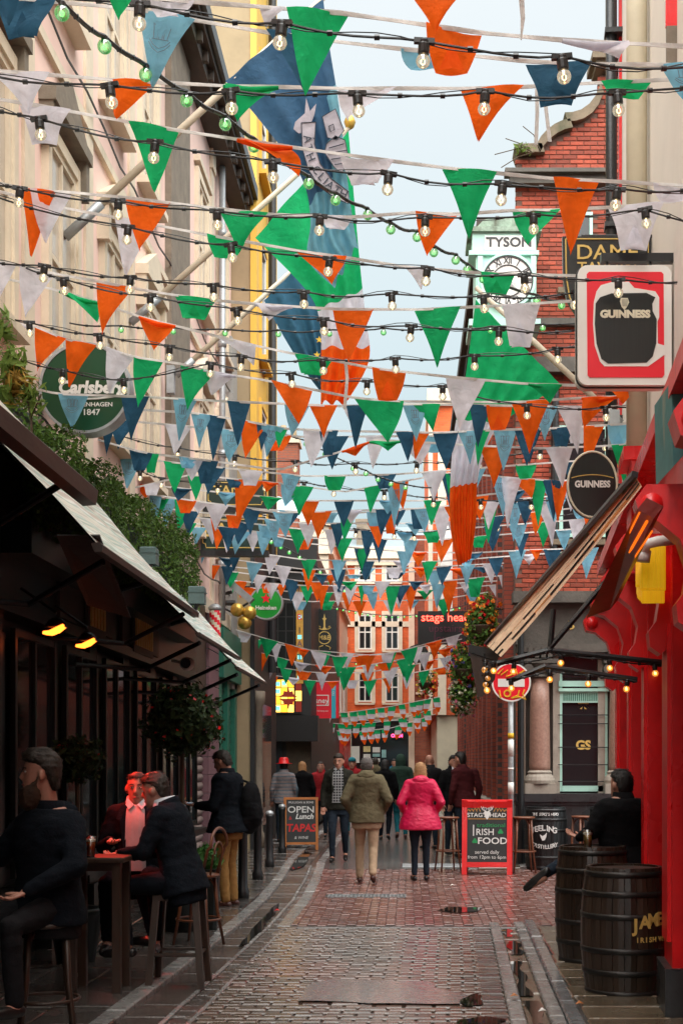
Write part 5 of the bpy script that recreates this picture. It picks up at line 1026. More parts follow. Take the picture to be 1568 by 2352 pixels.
for (lab, D_, pts_, seq_) in (('slack mixed bunting line just above the small red chimney', 14.0, [(240, 962), (700, 1004), (1100, 1000), (1500, 968)], 'nwbo'), ('slack mixed bunting line behind the tenth bulb cable', 15.8, [(262, 1048), (700, 1094), (900, 1090), (1330, 1058)], 'bgnw'),
    ('slack mixed bunting line over the upper green and gold board', 17.0, [(300, 1110), (700, 1150), (1000, 1150), (1390, 1104)], 'onbg'), ('slack mixed bunting line over the lower green and gold board', 18.8, [(330, 1163), (700, 1202), (1000, 1202), (1380, 1160)], 'wnob'),
    ('slack mixed bunting line touching the far roof chimney', 20.0, [(402, 1196), (700, 1236), (1000, 1240), (1380, 1210)], 'gnbo'), ('slack mixed bunting line along the far cornice', 22.0, [(430, 1246), (700, 1286), (1000, 1290), (1350, 1264)], 'bnwg'),
    ('slack mixed bunting line across the top row of far windows', 23.8, [(440, 1300), (700, 1336), (1000, 1336), (1300, 1308)], 'ogwn'), ('slack mixed bunting line across the second row of far windows', 26.0, [(470, 1352), (700, 1382), (1000, 1378), (1120, 1360)], 'gowb')):
    farline(lab, D_, pts_, pts_[0][0] + 12, pts_[-1][0] - 20, seq_, .27, .33, 1.75)
for (lab, D_, pts_, seq_) in (('thin mixed bunting line tangled above the lower green board, level with brick side wall', 17.6, [(320, 1132), (640, 1178), (960, 1168), (1385, 1128)], 'bown'), ('thin mixed bunting line tangled across the far chimney pot', 19.4, [(370, 1180), (700, 1216), (960, 1222), (1370, 1190)], 'gwnb'),
    ('thin mixed bunting line tangled just under the far cornice', 22.8, [(430, 1270), (700, 1308), (960, 1304), (1330, 1284)], 'onbw'), ('thin mixed bunting line tangled above the neon board', 25.0, [(450, 1338), (700, 1362), (960, 1358), (1180, 1340)], 'wgob'),
    ('thin tricolour bunting line between the black banner and the neon board', 26.4, [(560, 1462), (700, 1492), (860, 1506), (1060, 1468)], 'gwo'), ('thin tricolour bunting line low over the red letting board', 30.0, [(600, 1548), (740, 1566), (860, 1562), (1030, 1530)], 'owg')):
    farline(lab, D_, pts_, pts_[0][0] + 12, pts_[-1][0] - 20, seq_, .27, .34, 1.45)
M['tri'] = [FC['g'], FC['w'], FC['o']]
def triline(label, D, pts, x0, x1):
    root = empty('bunting_line', P(x0, ypoly(pts, x0), D), 0, label, 'bunting', 'small tricolour bunting lines at the end of the street')
    n = 20; rg = []
    for i in range(n + 1):
        x = pts[0][0] + (pts[-1][0] - pts[0][0]) * i / n; q = P(x, ypoly(pts, x), D); rg.append([q + Vector(o_) for o_ in ((0, -.004, -.012), (0, .004, -.012), (0, .004, .012), (0, -.004, .012))])
    MB().rings(rg).build('tape', M['tape'], root)
    x = x0
    while x < x1:
        q = P(x, ypoly(pts, x), D); w_ = random.uniform(.2, .27); mb = MB(); a = random.uniform(-.25, .25)
        for k, (z0, z1, s0, s1) in enumerate(((0, -.15, 1, .95), (-.15, -.30, .95, .85), (-.30, -.46, .85, .15))):
            mb.add([q + Vector((-w_ / 2 * s0 + a * z0, 0, z0)), q + Vector((w_ / 2 * s0 + a * z0, .03, z0)), q + Vector((w_ / 2 * s1 + a * z1, .05, z1)), q + Vector((-w_ / 2 * s1 + a * z1, -.02, z1))], [(0, 1, 2, 3)], k)
        mb.build('flag', M['tri'], root); x += random.choice((17, 19, 22, 26, 34))
triline('lowest small tricolour bunting line in front of the far shop window', 46, [(700, 1668), (800, 1682), (900, 1672), (1000, 1640)], 706, 1000)
triline('middle small tricolour bunting line above the far shop window', 44, [(690, 1655), (800, 1664), (900, 1655), (1005, 1625)], 700, 1000)
triline('topmost small tricolour bunting line under the far stone ledge', 42, [(700, 1640), (800, 1636), (900, 1622), (1010, 1600)], 710, 1005)
# white ribbons hanging loose
rb = MB()
hr = empty('loose_ribbon', P(1230, 205, 7.85), 0, 'two loose white ribbon ends dangling left of the brick gable', 'ribbon')
for pts in (((1232, 204), (1233, 260), (1230, 332)), ((1236, 204), (1252, 240), (1262, 325))):
    rb = MB(); rb.rings([[P(x, y, 7.85) + Vector(o_) for o_ in ((-.011, 0, 0), (.011, .004, 0), (.011, .006, 0), (-.011, .002, 0))] for (x, y) in pts]); rb.build('ribbon_end', M['tape'], hr)
hr = empty('loose_ribbon', P(793, 830, 11.05), 0, 'loose white ribbon hanging straight down under the orange centre pennant', 'ribbon')
rb = MB(); rb.rings([[P(x, y, 11.05) + Vector(o_) for o_ in ((-.013, 0, 0), (.013, .004, 0), (.013, .006, 0), (-.013, .002, 0))] for (x, y) in ((793, 826), (797, 870), (791, 940))]); rb.build('ribbon_end', M['tape'], hr)
hr = empty('loose_ribbon', P(1197, 0, 6.0), 0, 'thin white ribbon tail hanging in from the top edge of the sky', 'ribbon')
rb = MB(); rb.rings([[P(x, y, 6.0) + Vector(o_) for o_ in ((-w2, 0, 0), (w2, .004, 0), (w2, .006, 0), (-w2, .002, 0))] for (x, y, w2) in ((1194, -60, .012), (1197, 0, .012), (1200, 40, .010), (1196, 91, .003))]); rb.build('ribbon_end', M['tape'], hr)
# ---- festoon lights
M['bulb'] = glassmat('clear_bulb_glass', (.97, .96, .92), .8, (1, .85, .6), .02); M['fil'] = emat('warm_filament', (1, .68, .32), .8)
M['bulbg'] = glassmat('green_bulb_glass', (.7, .95, .7), .72, (.15, 1, .25), .018); M['filg'] = emat('green_led', (.25, 1, .22), .6); M['bulbw'] = glassmat('amber_bulb_glass', (1, .85, .6), .7, (1, .38, .06), .05)
me_h = MB().lathe([(.023, -.062), (.026, -.055), (.026, -.018), (.022, -.012), (.022, .0), (.012, .01)], (0, 0, 0), 12).box(-.046, .046, -.012, .012, -.012, .010).mesh('lamp_holder', M['plastic'])
def bulbprof(r): return [(r * .45, .0)] + [(r * math.sin(R(28 + i * 15.2)), -r * .9 - r * -math.cos(R(28 + i * 15.2)) - .0) for i in range(10)] + [(.0005, -r * 1.9)]
def sphere(r, c=(0, 0, 0), n=14, k=9): return MB().lathe([(max(1e-4, r * math.sin(math.pi * i / k)), -r * math.cos(math.pi * i / k)) for i in range(k + 1)], c, n)
me_b = sphere(.032, (0, 0, -.090)).mesh('bulb', M['bulb'], smooth=True)
me_f = MB().tube([(-.008, 0, -.085), (-.009, 0, -.100), (0, .005, -.106), (.009, 0, -.100), (.008, 0, -.085)], .0028, 6).tube([(0, 0, -.062), (0, 0, -.080)], .005, 6).mesh('filament', M['fil'])
me_bg = sphere(.036, (0, 0, -.05)).mesh('bulb', M['bulbg'], smooth=True); me_fg = sphere(.013, (0, 0, -.052), 8, 6).mesh('filament', M['filg'], smooth=True)
me_hg = MB().lathe([(.016, -.025), (.018, 0), (.008, .01)], (0, 0, 0), 10).mesh('lamp_holder', M['plastic'])
def festoon(label, D, lamps, pre=None, post=None, kind='clear', r=.0062, grp='festoon light cables across the street', scale=1.0):
    """lamps: (x, y of the cable[, D])"""
    L3 = [P(l[0], l[1], l[2] if len(l) > 2 else D) for l in lamps]
    ends = ([P(pre[0], pre[1], L3[0].y)] if pre else []) + L3 + ([P(post[0], post[1], L3[-1].y)] if post else [])
    root = empty('festoon_cable', ends[0], 0, label, 'light string', grp)
    pts = []
    for i, (a, b_) in enumerate(zip(ends, ends[1:])):
        for k in range(6):
            t = k / 6; q = a.lerp(b_, t); q.z -= .035 * (b_ - a).length * math.sin(math.pi * t) * (1 + .3 * math.sin(i * 2.1)); q.y += .01 * math.sin(i * 3 + k); pts.append(q)
    pts.append(ends[-1]); b = MB(); b.tube(pts, r, 6)
    for q in pts[2::6] + pts[4::6]: b.lathe([(.012, -.012), (.012, .012)], q, 6, 'X')
    if kind == 'clear': b.tube([q + Vector((0, .02, .012 + .02 * math.sin(i * .9))) for i, q in enumerate(pts)], .003, 4)
    b.build('cable', M['plastic'], root)
    for i, q in enumerate(L3):
        lo_ = q - wloc(root); ry = random.uniform(-.12, .12)
        h = inst('lamp_holder', me_h if kind != 'green' else me_hg, root, lo_, random.uniform(-.3, .3)); h.rotation_euler.y = ry; h.scale = (scale,) * 3
        bu = inst('bulb', {'clear': me_b, 'green': me_bg, 'warm': me_w}[kind], root, lo_, 0); bu.rotation_euler.y = ry; bu.scale = (scale,) * 3
        inst('filament', {'clear': me_f, 'green': me_fg, 'warm': me_fw}[kind], bu, (0, 0, 0))
    return root
me_w = sphere(.034, (0, 0, -.093)).mesh('bulb', M['bulbw'], smooth=True); me_fw = sphere(.014, (0, 0, -.093), 8, 6).mesh('filament', emat('amber_filament', (1, .42, .08), 3.2), smooth=True)
festoon('thick black cable of clear bulbs nearest the top, crossing the big green pennant', 6.1, [(322, 8), (648, 52), (974, 94), (1289, 130)], (40, -30), (1640, 152))
festoon('second cable of clear bulbs from the top, level with the loose ribbons', 6.9, [(252, 195), (530, 208), (820, 214), (1114, 209), (1416, 212)], (-40, 168), (1640, 190))
festoon('third cable of clear bulbs, sloping from left edge past the flag scroll', 7.55, [(90, 272), (357, 325), (626, 370), (892, 398), (1154, 422), (1417, 434)], (-40, 240), (1640, 430))
festoon('fourth cable of clear bulbs, over the green hanging flag', 8.5, [(47, 432), (272, 460), (498, 484), (735, 496), (976, 498), (1224, 493), (1480, 480)], (-40, 415), (1640, 520))
festoon('fifth cable of clear bulbs, passing just under the clock name panel', 9.1, [(295, 520), (530, 561), (757, 593), (981, 615), (1203, 631), (1419, 642)], (-40, 440), (1640, 640))
festoon('sixth cable of clear bulbs, crossing the top of the red pint sign', 9.8, [(103, 610), (300, 636), (490, 654), (697, 670), (899, 674), (1109, 680), (1322, 672), (1541, 664)], (-40, 596), (1650, 650))
festoon('seventh cable of clear bulbs, crossing the middle of the red pint sign', 10.1, [(145, 640), (345, 678), (543, 709), (742, 733), (944, 748), (1145, 756), (1344, 757), (1545, 752)], (60, 615), (1650, 745))
festoon('eighth cable of clear bulbs, rising at the right over the pint sign', 11.0, [(68, 740), (228, 768), (390, 795), (555, 818), (740, 826), (907, 823), (1089, 816), (1279, 800), (1467, 774)], (-40, 715), (1640, 740))
festoon('ninth cable of clear bulbs, through the middle of the round green beer sign', 11.6, [(145, 850), (283, 872), (485, 834), (668, 858), (843, 875), (1016, 887), (1209, 930), (1389, 935)], (60, 830), (1560, 925))
festoon('tenth cable of clear bulbs, against the yellow wall and small red chimney', 14.7, [(275, 1000), (407, 1027), (540, 1046), (678, 1059), (816, 1064), (958, 1062), (1099, 1052), (1241, 1030), (1386, 1010)], (225, 980), (1520, 990))
festoon('eleventh cable of clear bulbs, just above the lower green and gold board', 16.5, [(322, 1082), (372, 1098), (500, 1110), (610, 1105), (698, 1108), (768, 1118), (882, 1126), (995, 1142), (1102, 1148), (1218, 1148), (1330, 1140)], (300, 1078), (1420, 1130))
festoon('twelfth cable of clear bulbs, over the roof of the orange building', 19.0, [(440, 1150), (545, 1165), (640, 1190), (740, 1205), (818, 1215), (905, 1218), (950, 1222), (1050, 1210), (1140, 1200), (1260, 1185)], (400, 1140), (1360, 1170))
festoon('long diagonal cable of green bulbs from top left down to the clock', 6.6, [(143, 6, 6.4), (240, 84, 6.8), (336, 150, 7.2), (428, 210, 7.6), (516, 266, 8.0), (583, 318, 8.4), (709, 404, 9.0), (771, 443, 9.4), (843, 478, 9.8), (897, 512, 10.2), (958, 530, 10.6), (997, 566, 11.0), (1047, 584, 11.3), (1072, 606, 11.6), (1108, 628, 11.9), (1232, 678, 12.6), (1290, 690, 13.0)], (60, -60), (1420, 705), 'green', .012, 'green light cables')
festoon('level cable of green bulbs across the street below the white pole flags', 13.0, [(278, 748), (398, 752), (517, 756), (638, 758), (757, 757), (881, 754), (1009, 752), (1126, 750), (1245, 744), (1360, 738)], (160, 742), (1430, 735), 'green', .008, 'green light cables', .8)
festoon('short sagging cable of green bulbs near the small brick chimney', 15.5, [(702, 1012), (745, 1035), (810, 1068), (840, 1080), (868, 1094), (898, 1104), (930, 1112)], (640, 990), (990, 1120), 'green', .008, 'green light cables', .8)
festoon('cable of green bulbs dropping in front of the dark canopy', 26, [(622, 1238), (644, 1250), (664, 1262), (688, 1274), (712, 1290), (735, 1308), (758, 1330), (790, 1350)], (600, 1225), (830, 1375), 'green', .01, 'green light cables', 1.2)
festoon('chain of tiny green bulbs under the cornice of the orange building', 33, [(x, 1392 + 22 * math.sin((x - 760) / 300 * 3.14)) for x in range(760, 1064, 14)], (740, 1385), (1080, 1385), 'green', .008, 'green light cables', .75)
festoon('lower chain of tiny green bulbs across the orange building windows', 36, [(x, 1490 + 35 * math.sin((x - 700) / 320 * 3.14)) for x in range(705, 1020, 16)], (690, 1480), (1030, 1480), 'green', .008, 'green light cables', .75)
festoon('upper string of lit amber bulbs on the awning arm', 10.6, [(1132, 1520), (1180, 1522), (1288, 1502), (1398, 1514), (1502, 1526)], None, (1534, 1530), 'warm', .006, 'amber bulb strings under the tan awning', .75)
festoon('lower string of lit amber bulbs on the awning arm', 10.5, [(1172, 1560), (1262, 1540), (1352, 1550), (1440, 1562)], None, (1462, 1566), 'warm', .006, 'amber bulb strings under the tan awning', .75)
festoon('small hanging bunch of amber bulbs at the awning end', 10.7, [(1114, 1518), (1117, 1538), (1115, 1552), (1118, 1565)], None, (1112, 1500), 'warm', .005, 'amber bulb strings under the tan awning', .75)
# ---- large flags on poles
def flaggrid(left, right, D, bands, n=26, m_=30, fold=.05, root=None, name='cloth', k=5.0, ph=0):
    def curve(pts, t):
        x = t * (len(pts) - 1); i = min(int(x), len(pts) - 2); f = x - i
        p0, p1, p2, p3 = pts[max(i - 1, 0)], pts[i], pts[i + 1], pts[min(i + 2, len(pts) - 1)]
        return [.5 * (2 * p1[j] + (p2[j] - p0[j]) * f + (2 * p0[j] - 5 * p1[j] + 4 * p2[j] - p3[j]) * f * f + (3 * p1[j] - p0[j] - 3 * p2[j] + p3[j]) * f ** 3) for j in (0, 1)]
    def pt(u, v):
        a, b_ = curve(left, v), curve(right, v); q = P(a[0] + (b_[0] - a[0]) * u, a[1] + (b_[1] - a[1]) * u, D)
        q.y += fold * (.25 + v) * math.sin(u * k * math.pi + v * 1.5 + ph) ; return q
    vs = []; fs = []; ms = []
    for j in range(m_ + 1):
        for i in range(n + 1): vs.append(pt(i / n, j / m_))
    mb = MB(); mb.v = vs
    for j in range(m_):
        for i in range(n):
            a = j * (n + 1) + i; mb.f.append((a, a + 1, a + n + 2, a + n + 1)); mb.m.append(bands(i / n, j / m_))
    return mb, pt
M['navyflag'] = clothmat('navy_flag', (.055, .14, .26), .5); M['skyflag'] = clothmat('sky_flag', (.22, .50, .62), .55); M['euflag'] = clothmat('blue_flag', (.05, .17, .28), .5)
M['pole'] = pmat('cream_flagpole', (.62, .54, .42), .45, .1, 4)
M['star'] = pmat('yellow_star', (.8, .55, .05), .6, .05, 3, 0); M['scroll'] = clothmat('scroll_print', (.60, .56, .62), .35); M['ink'] = pmat('flag_ink', (.03, .04, .06), .7, .05, 3, 0)
def fpole(label, a, b_, D, r=.035, fin=None):
    root = empty('flagpole', P(*a, D), 0, label, 'flagpole', 'white flagpoles on the buildings'); p0, p1 = P(*a, D), P(*b_, D)
    MB().tube([p0, p0.lerp(p1, .5), p1], [r * 1.15, r, r * .75], 12).build('pole', M['pole'], root, smooth=True)
    MB().tube([p0, p0.lerp(p1, .13)], r * 1.35, 12).build('socket', M['steel'], root, smooth=True)
    MB().box(p0.x - .12, p0.x - .02, D - .06, D + .06, p0.z - .25, p0.z + .12).build('wall_plate', M['steel'], root)
    if fin: q = p1; MB().lathe([(.01, -.03), (.05, .0), (.07, .06), (.05, .11), (.02, .15), (.001, .2)], q, 12).build('finial', M['gold'], root, smooth=True)
    return root
fpole('nearest white flagpole, slanting from the pink wall to the top edge with the navy flag', (150, 545), (790, -50), 13.2)
fpole('second white flagpole with a golden tip, carrying the tricolour', (300, 742), (803, 292), 16.2, fin=1)
fpole('third white flagpole from the pink wall, carrying the starred blue flag', (405, 862), (705, 590), 18.4)
fpole('white flagpole leaning left from the red pub corner with the large tricolour', (1425, 972), (1092, 660), 13.45, .03, None)
fl = empty('crest_flag', P(520, 185, 13.15), 0, 'large navy and sky blue flag with a castle crest and lettered scroll', 'flag')
Lc = [(518, 186), (600, 280), (690, 402), (712, 500), (706, 590), (768, 655)]; Rc = [(742, -2), (757, 110), (778, 240), (800, 430), (812, 515), (822, 562)]
mb, pt = flaggrid(Lc, Rc, 13.15, lambda u, v: 1 if (v > .52 or (u > .62 and v > .40) or (u > .8 and v > .3)) else 0, fold=.07, k=6)
mb.build('cloth', [M['navyflag'], M['skyflag']], fl, smooth=True)
def onflag(x, y, D=13.04): return P(x, y, D)
b = MB(); sc1 = [(692, 282), (725, 280), (722, 330), (735, 375), (760, 410), (800, 440), (800, 468), (770, 455), (735, 430), (708, 390), (694, 340)]
b.prism([onflag(*q) for q in sc1], (0, .01, 0)); b.prism([onflag(*q, 13.05) for q in [(703, 225), (712, 255), (726, 238), (722, 262), (706, 302), (686, 306), (674, 296), (678, 280), (700, 260)]], (0, .01, 0)); b.build('scroll', M['scroll'], fl)
b = MB()
for q in (sc1,): b.tube([onflag(*z, 13.035) for z in q + q[:1]], .005, 5)
for cst in ([(740, 268), (770, 250), (790, 300), (772, 322), (752, 316), (740, 268)], [(755, 290), (765, 285), (768, 298), (759, 302), (755, 290)], [(750, 330), (770, 312), (792, 322), (800, 360), (786, 398), (768, 385), (745, 350), (750, 330)], [(755, 340), (790, 330)], [(752, 352), (796, 345)], [(760, 366), (797, 360)], [(768, 378), (794, 374)]):
    b.tube([onflag(*z, 13.035) for z in cst], .005, 5)
b.build('crest_outline', M['ink'], fl)
b = MB(); b.prism([onflag(*q, 13.05) for q in [(740, 268), (770, 250), (790, 300), (772, 322), (752, 316)]], (0, .008, 0)); b.prism([onflag(*q, 13.05) for q in [(750, 330), (770, 312), (792, 322), (800, 360), (786, 398), (768, 385), (745, 350)]], (0, .008, 0)); b.build('castle', M['scroll'], fl)
for ch, x, y, a in (('Á', 706, 319, -80), ('T', 708, 340, -72), ('H', 713, 361, -66), ('C', 727, 391, -52), ('L', 738, 406, -46), ('I', 747, 417, -42), ('A', 757, 426, -36), ('T', 773, 437, -30), ('H', 788, 446, -24)):
    q = onflag(x, y, 13.03) - wloc(fl); text('scroll_letter', ch, .11, M['ink'], fl, q, rot=(math.pi / 2, R(-a), 0), ext=.001)
fl = empty('tricolour_flag', P(585, 545, 16.1), 0, 'green, white and orange flag hanging from the second pole left of centre', 'flag')
mb, pt = flaggrid([(586, 546), (705, 668), (734, 740), (736, 830), (735, 925)], [(800, 300), (822, 560), (838, 720), (848, 830), (800, 925)], 16.1, lambda u, v: 0 if v < .38 else (1 if v < .66 else 2), fold=.09)
mb.build('cloth', [FC['g'], FC['w'], FC['o']], fl, smooth=True)
fl = empty('star_flag', P(612, 690, 18.2), 0, 'blue flag with small yellow stars behind the tricolour, hanging from the third pole', 'flag')
mb, pt = flaggrid([(606, 690), (650, 770), (700, 850), (745, 908)], [(704, 592), (738, 690), (744, 780), (748, 908)], 18.2, lambda u, v: 0, fold=.08)
mb.build('cloth', [M['euflag']], fl, smooth=True)
for (x, y) in ((733, 780), (728, 815), (732, 848)):
    c_ = P(x, y, 18.09); MB().prism([c_ + Vector((math.sin(math.pi * i / 5) * (.05 if i % 2 == 0 else .02), 0, math.cos(math.pi * i / 5) * (.05 if i % 2 == 0 else .02))) for i in range(10)], (0, .01, 0)).build('star', M['star'], fl)
fl = empty('tricolour_flag', P(1092, 690, 13.4), 0, 'large green, white and orange flag draped below the right flagpole by the clock', 'flag')
mb, pt = flaggrid([(1092, 688), (1066, 880), (1044, 980), (1034, 1100), (1034, 1210), (1052, 1300)], [(1286, 882), (1238, 915), (1140, 985), (1098, 1090), (1092, 1200), (1080, 1285)], 13.4, lambda u, v: 0 if v < .36 else (1 if v < .62 else 2), fold=.05, k=9)
mb.build('cloth', [FC['g'], FC['w'], FC['o']], fl, smooth=True)
# ============================================================ STREET FURNITURE
def bollard(label, x, D):
    s = empty('bollard', (x, D, .0), 0, label, 'bollard', 'black bollards along the left kerb')
    MB().lathe([(.075, 0), (.075, .12), (.058, .15), (.055, .78), (.065, .80), (.065, .84)], (0, 0, 0), 14).build('post', M['black'], s, local=True, smooth=True)
    MB().lathe([(.065, .841), (.07, .86), (.05, .895), (.001, .91)], (0, 0, 0), 14).build('cap', M['steel'], s, local=True, smooth=True)
for (px, py, lab) in ((558, 2068, 'nearest black bollard, right beside the tan trousers'), (592, 2024, 'second black bollard, just right of the backpack'), (619, 1994, 'third black bollard, below the red hat'), (648, 1962, 'farthest black bollard, half hidden by the orange chalkboard')):
    D = GD(py); bollard(lab, (px - X0) * D / F, D)
M['board'] = pmat('chalkboard', (.022, .026, .027), .5, .3, 6, .05); M['orangewood'] = pmat('orange_wood', (.48, .16, .03), .45, .2, 6); M['chalk'] = pmat('white_chalk', (.72, .74, .72), .8, .1, 8, 0); M['chalkr'] = pmat('red_chalk', (.62, .03, .03), .8, .1, 8, 0)
M['chalkg'] = pmat('green_chalk', (.02, .30, .09), .8, .1, 8, 0); M['chalko'] = pmat('ochre_chalk', (.5, .25, .06), .8, .1, 8, 0)
def aboard(label, x, D, rz, w_, h, fm, bw):
    s = empty('chalkboard_sign', (x, D, 0), rz, label, 'signboard'); tl = R(-9)
    f = MB(); f.box(-w_ / 2, -w_ / 2 + bw, -.02, .02, 0, h); f.box(w_ / 2 - bw, w_ / 2, -.02, .02, 0, h); f.box(-w_ / 2 + bw, w_ / 2 - bw, -.018, .018, h - bw, h); f.box(-w_ / 2 + bw, w_ / 2 - bw, -.018, .018, h * .1, h * .1 + bw)
    fo = f.build('front_frame', fm, s, local=True); fo.rotation_euler.x = tl; fo.location = (0, -.16, 0)
    po = MB().box(-w_ / 2 + bw, w_ / 2 - bw, -.008, .008, h * .1 + bw, h - bw).build('panel', M['board'], s, local=True); po.rotation_euler.x = tl; po.location = (0, -.16, 0)
    r_ = MB(); r_.box(-w_ / 2 - .005, -w_ / 2 + bw, -.02, .02, 0, h); r_.box(w_ / 2 - bw, w_ / 2 + .005, -.02, .02, 0, h); r_.box(-w_ / 2 + bw, w_ / 2 - bw, -.018, .018, h * .1, h * .1 + bw); r_.box(-w_ / 2 + bw, w_ / 2 - bw, -.01, .01, h * .18, h * .98)
    ro = r_.build('rear_frame', fm, s, local=True); ro.rotation_euler.x = -tl * 1.1; ro.location = (0, .17, 0)
    return s, po
s, po = aboard('orange framed chalkboard with red and white hand lettering on the left kerb', (691 - X0) * 26 / F, 26, R(6), .64, 1.0, M['orangewood'], .045)
T = lambda tx, sz, z, mt, x=0, **k: text('lettering', tx, sz, mt, po, (x, -.011, z), ext=.001, **k)
T('MULLIGAN & SONS', .055, .9, M['chalk']); T('OPEN', .17, .76, M['chalk'], sx=1.15, off=.002); T('Lunch', .14, .63, M['chalk'], .06, off=.004, shear=.3); T('&', .09, .6, M['chalkr'], -.2); T('TAPAS', .2, .41, M['chalkr'], off=.006, shear=.1, sx=.95); T('& WINE', .075, .23, M['chalk'], shear=.2)
s, po = aboard('bright red framed chalkboard with white and green lettering in front of the corner pub', (1118 - X0) * 20.4 / F, 20.4, R(-5), .74, 1.12, M['red'], .075)
T('THE', .06, 1.0 - .02, M['chalk']); T("STAG'S", .085, .885, M['chalk'], -.15, off=.001, sx=1.1); T('HEAD', .085, .885, M['chalk'], .16, off=.001, sx=1.1); T('traditional', .085, .735, M['chalkg'], .06, sx=1.2); T('I', .24, .65, M['chalk'], -.2, sx=.7); T('RISH', .135, .63, M['chalk'], -.03, off=.001); T('FOOD', .135, .50, M['chalk'], .08, off=.002, sx=1.15); T('served daily', .075, .335, M['chalk']); T('from 12pm to 6pm', .07, .26, M['chalk'], sx=1.05)
b = MB(); b.box(-.28, .28, -.012, -.009, .825, .835)
for sg_ in (-1, 1):
    for k in range(4): b.tube([(sg_ * (.1 + k * .05), -.011, .94), (sg_ * (.13 + k * .05), -.012, 1.0 - .01 * k), (sg_ * (.16 + k * .045), -.011, .95)], .008, 5)
b.build('scrollwork', M['chalko'], po, local=True)
b = MB(); b.prism([(x, -.011, z) for (x, z) in ((-.03, .96), (-.05, .92), (-.025, .85), (0, .82), (.025, .85), (.05, .92), (.03, .96), (0, .94))], (0, -.003, 0))
for sg_ in (-1, 1): b.tube([(sg_ * x, -.012, z) for (x, z) in ((.03, .95), (.07, .97), (.09, 1.02), (.08, 1.04))], .006, 5); b.tube([(sg_ * x, -.012, z) for (x, z) in ((.07, .97), (.05, 1.03))], .005, 5)
b.build('stag_head', M['chalk'], po, local=True)
for (x, z) in ((.2, .64), (-.18, .5)):
    b = MB()
    for a in (0, 120, 240): b.lathe([(.022, -.012), (.022, -.009)], (x + .02 * math.sin(R(a)), 0, z + .02 * math.cos(R(a))), 10, 'Y')
    b.build('shamrock', M['chalkg'], po, local=True)
# ---- barrels
M['stave'] = pmat('aged_barrel_oak', (.032, .020, .013), .35, .4, 6, .25, island=.25, stretch=(1, 1, .15), rvar=.1); M['staveblk'] = pmat('black_barrel_paint', (.012, .013, .014), .4, .3, 6, .1, island=.15); M['hoop'] = pmat('dark_iron', (.03, .028, .026), .4, .3, 6, metal=.6)
def barrel(label, x, D, h, rm, re, sm, ns=20, rz=0):
    s = empty('barrel', (x, D, 0), rz, label, 'barrel'); pr = lambda z: re + (rm - re) * math.sin(math.pi * z / h) ** .8 if 0 < z < h else re
    for k in range(ns):
        a0, a1 = 2 * math.pi * (k + .03) / ns, 2 * math.pi * (k + .97) / ns; rg = []
        for j in range(7):
            z = h * j / 6; r_ = pr(z); am = (a0 + a1) / 2
            rg.append([(r_ * math.cos(a0), r_ * math.sin(a0), z), (r_ * 1.012 * math.cos(am), r_ * 1.012 * math.sin(am), z), (r_ * math.cos(a1), r_ * math.sin(a1), z), ((r_ - .025) * math.cos(a1), (r_ - .025) * math.sin(a1), z), ((r_ - .025) * math.cos(a0), (r_ - .025) * math.sin(a0), z)])
        MB().rings(rg).build('stave', sm, s, local=True)
    for z in (.04, .2, .37, .63, .8, .95):
        MB().lathe([(pr(h * z) + .008, h * z - .02), (pr(h * z) + .010, h * z), (pr(h * z) + .008, h * z + .02)], (0, 0, 0), 28).build('hoop', M['hoop'] if sm is M['stave'] else sm, s, local=True, smooth=True)
    MB().lathe([(re - .01, h - .03), (re - .005, h - .015)], (0, 0, 0), 24).build('lid', sm, s, local=True)
    return s, pr
def wrap(s, pr, tx, z, size, a0, da, mat, arc=0, **k):
    n = len(tx)
    for i, ch in enumerate(tx):
        if ch == ' ': continue
        a = a0 + i * da; zz = z + arc * math.sin(math.pi * (i + .5) / n); r_ = pr(zz) + .012
        text('lettering', ch, size, mat, s, (r_ * math.sin(a), -r_ * math.cos(a), zz), rz=a, ext=.002, **k)
s, pr = barrel('front oak whiskey barrel with gold lettering at the right, against the red pilaster', 1.57, 9.95, .93, .31, .27, M['stave'], 22)
wrap(s, pr, 'JAMESON', .52, .125, .10, .215, M['goldflat'], .05, off=.004); wrap(s, pr, 'IRISH WHISKEY', .43, .05, .14, .105, M['goldflat'], 0, off=.001)
s, pr = barrel('second dark oak barrel half hidden behind the front one', 1.55, 11.5, .98, .31, .27, M['stave'], 22)
s, pr = barrel('black painted barrel with white lettering beside the red chalkboard', P(1255, 0, 21.2).x, 21.35, .97, .33, .30, M['staveblk'], 22)
wrap(s, pr, "THE STAG'S HEAD", .86, .062, -.72, .085, M['chalk'], 0, off=.001); wrap(s, pr, 'TEELING', .6, .12, -.72, .17, M['chalk'], .05, off=.003); wrap(s, pr, 'DISTILLERY', .4, .085, -.66, .115, M['chalk'], -.04, off=.002)
b = MB(); b.prism([(x - .07, -.345, z) for (x, z) in ((-.06, .56), (-.02, .53), (.02, .55), (.05, .585), (.04, .52), (.02, .47), (-.02, .46), (-.04, .5))], (0, -.006, 0)); b.build('emblem', M['chalk'], s, local=True)
s, pr = barrel('black painted barrel at the right, mostly behind the seated person', P(1405, 0, 21.2).x, 21.4, .97, .33, .30, M['staveblk'], 22)
wrap(s, pr, "THE STAG'S HEAD", .78, .062, -.9, .09, M['chalk'], 0, off=.001); wrap(s, pr, 'TEELING', .6, .12, -.8, .17, M['chalk'], .05, off=.003)
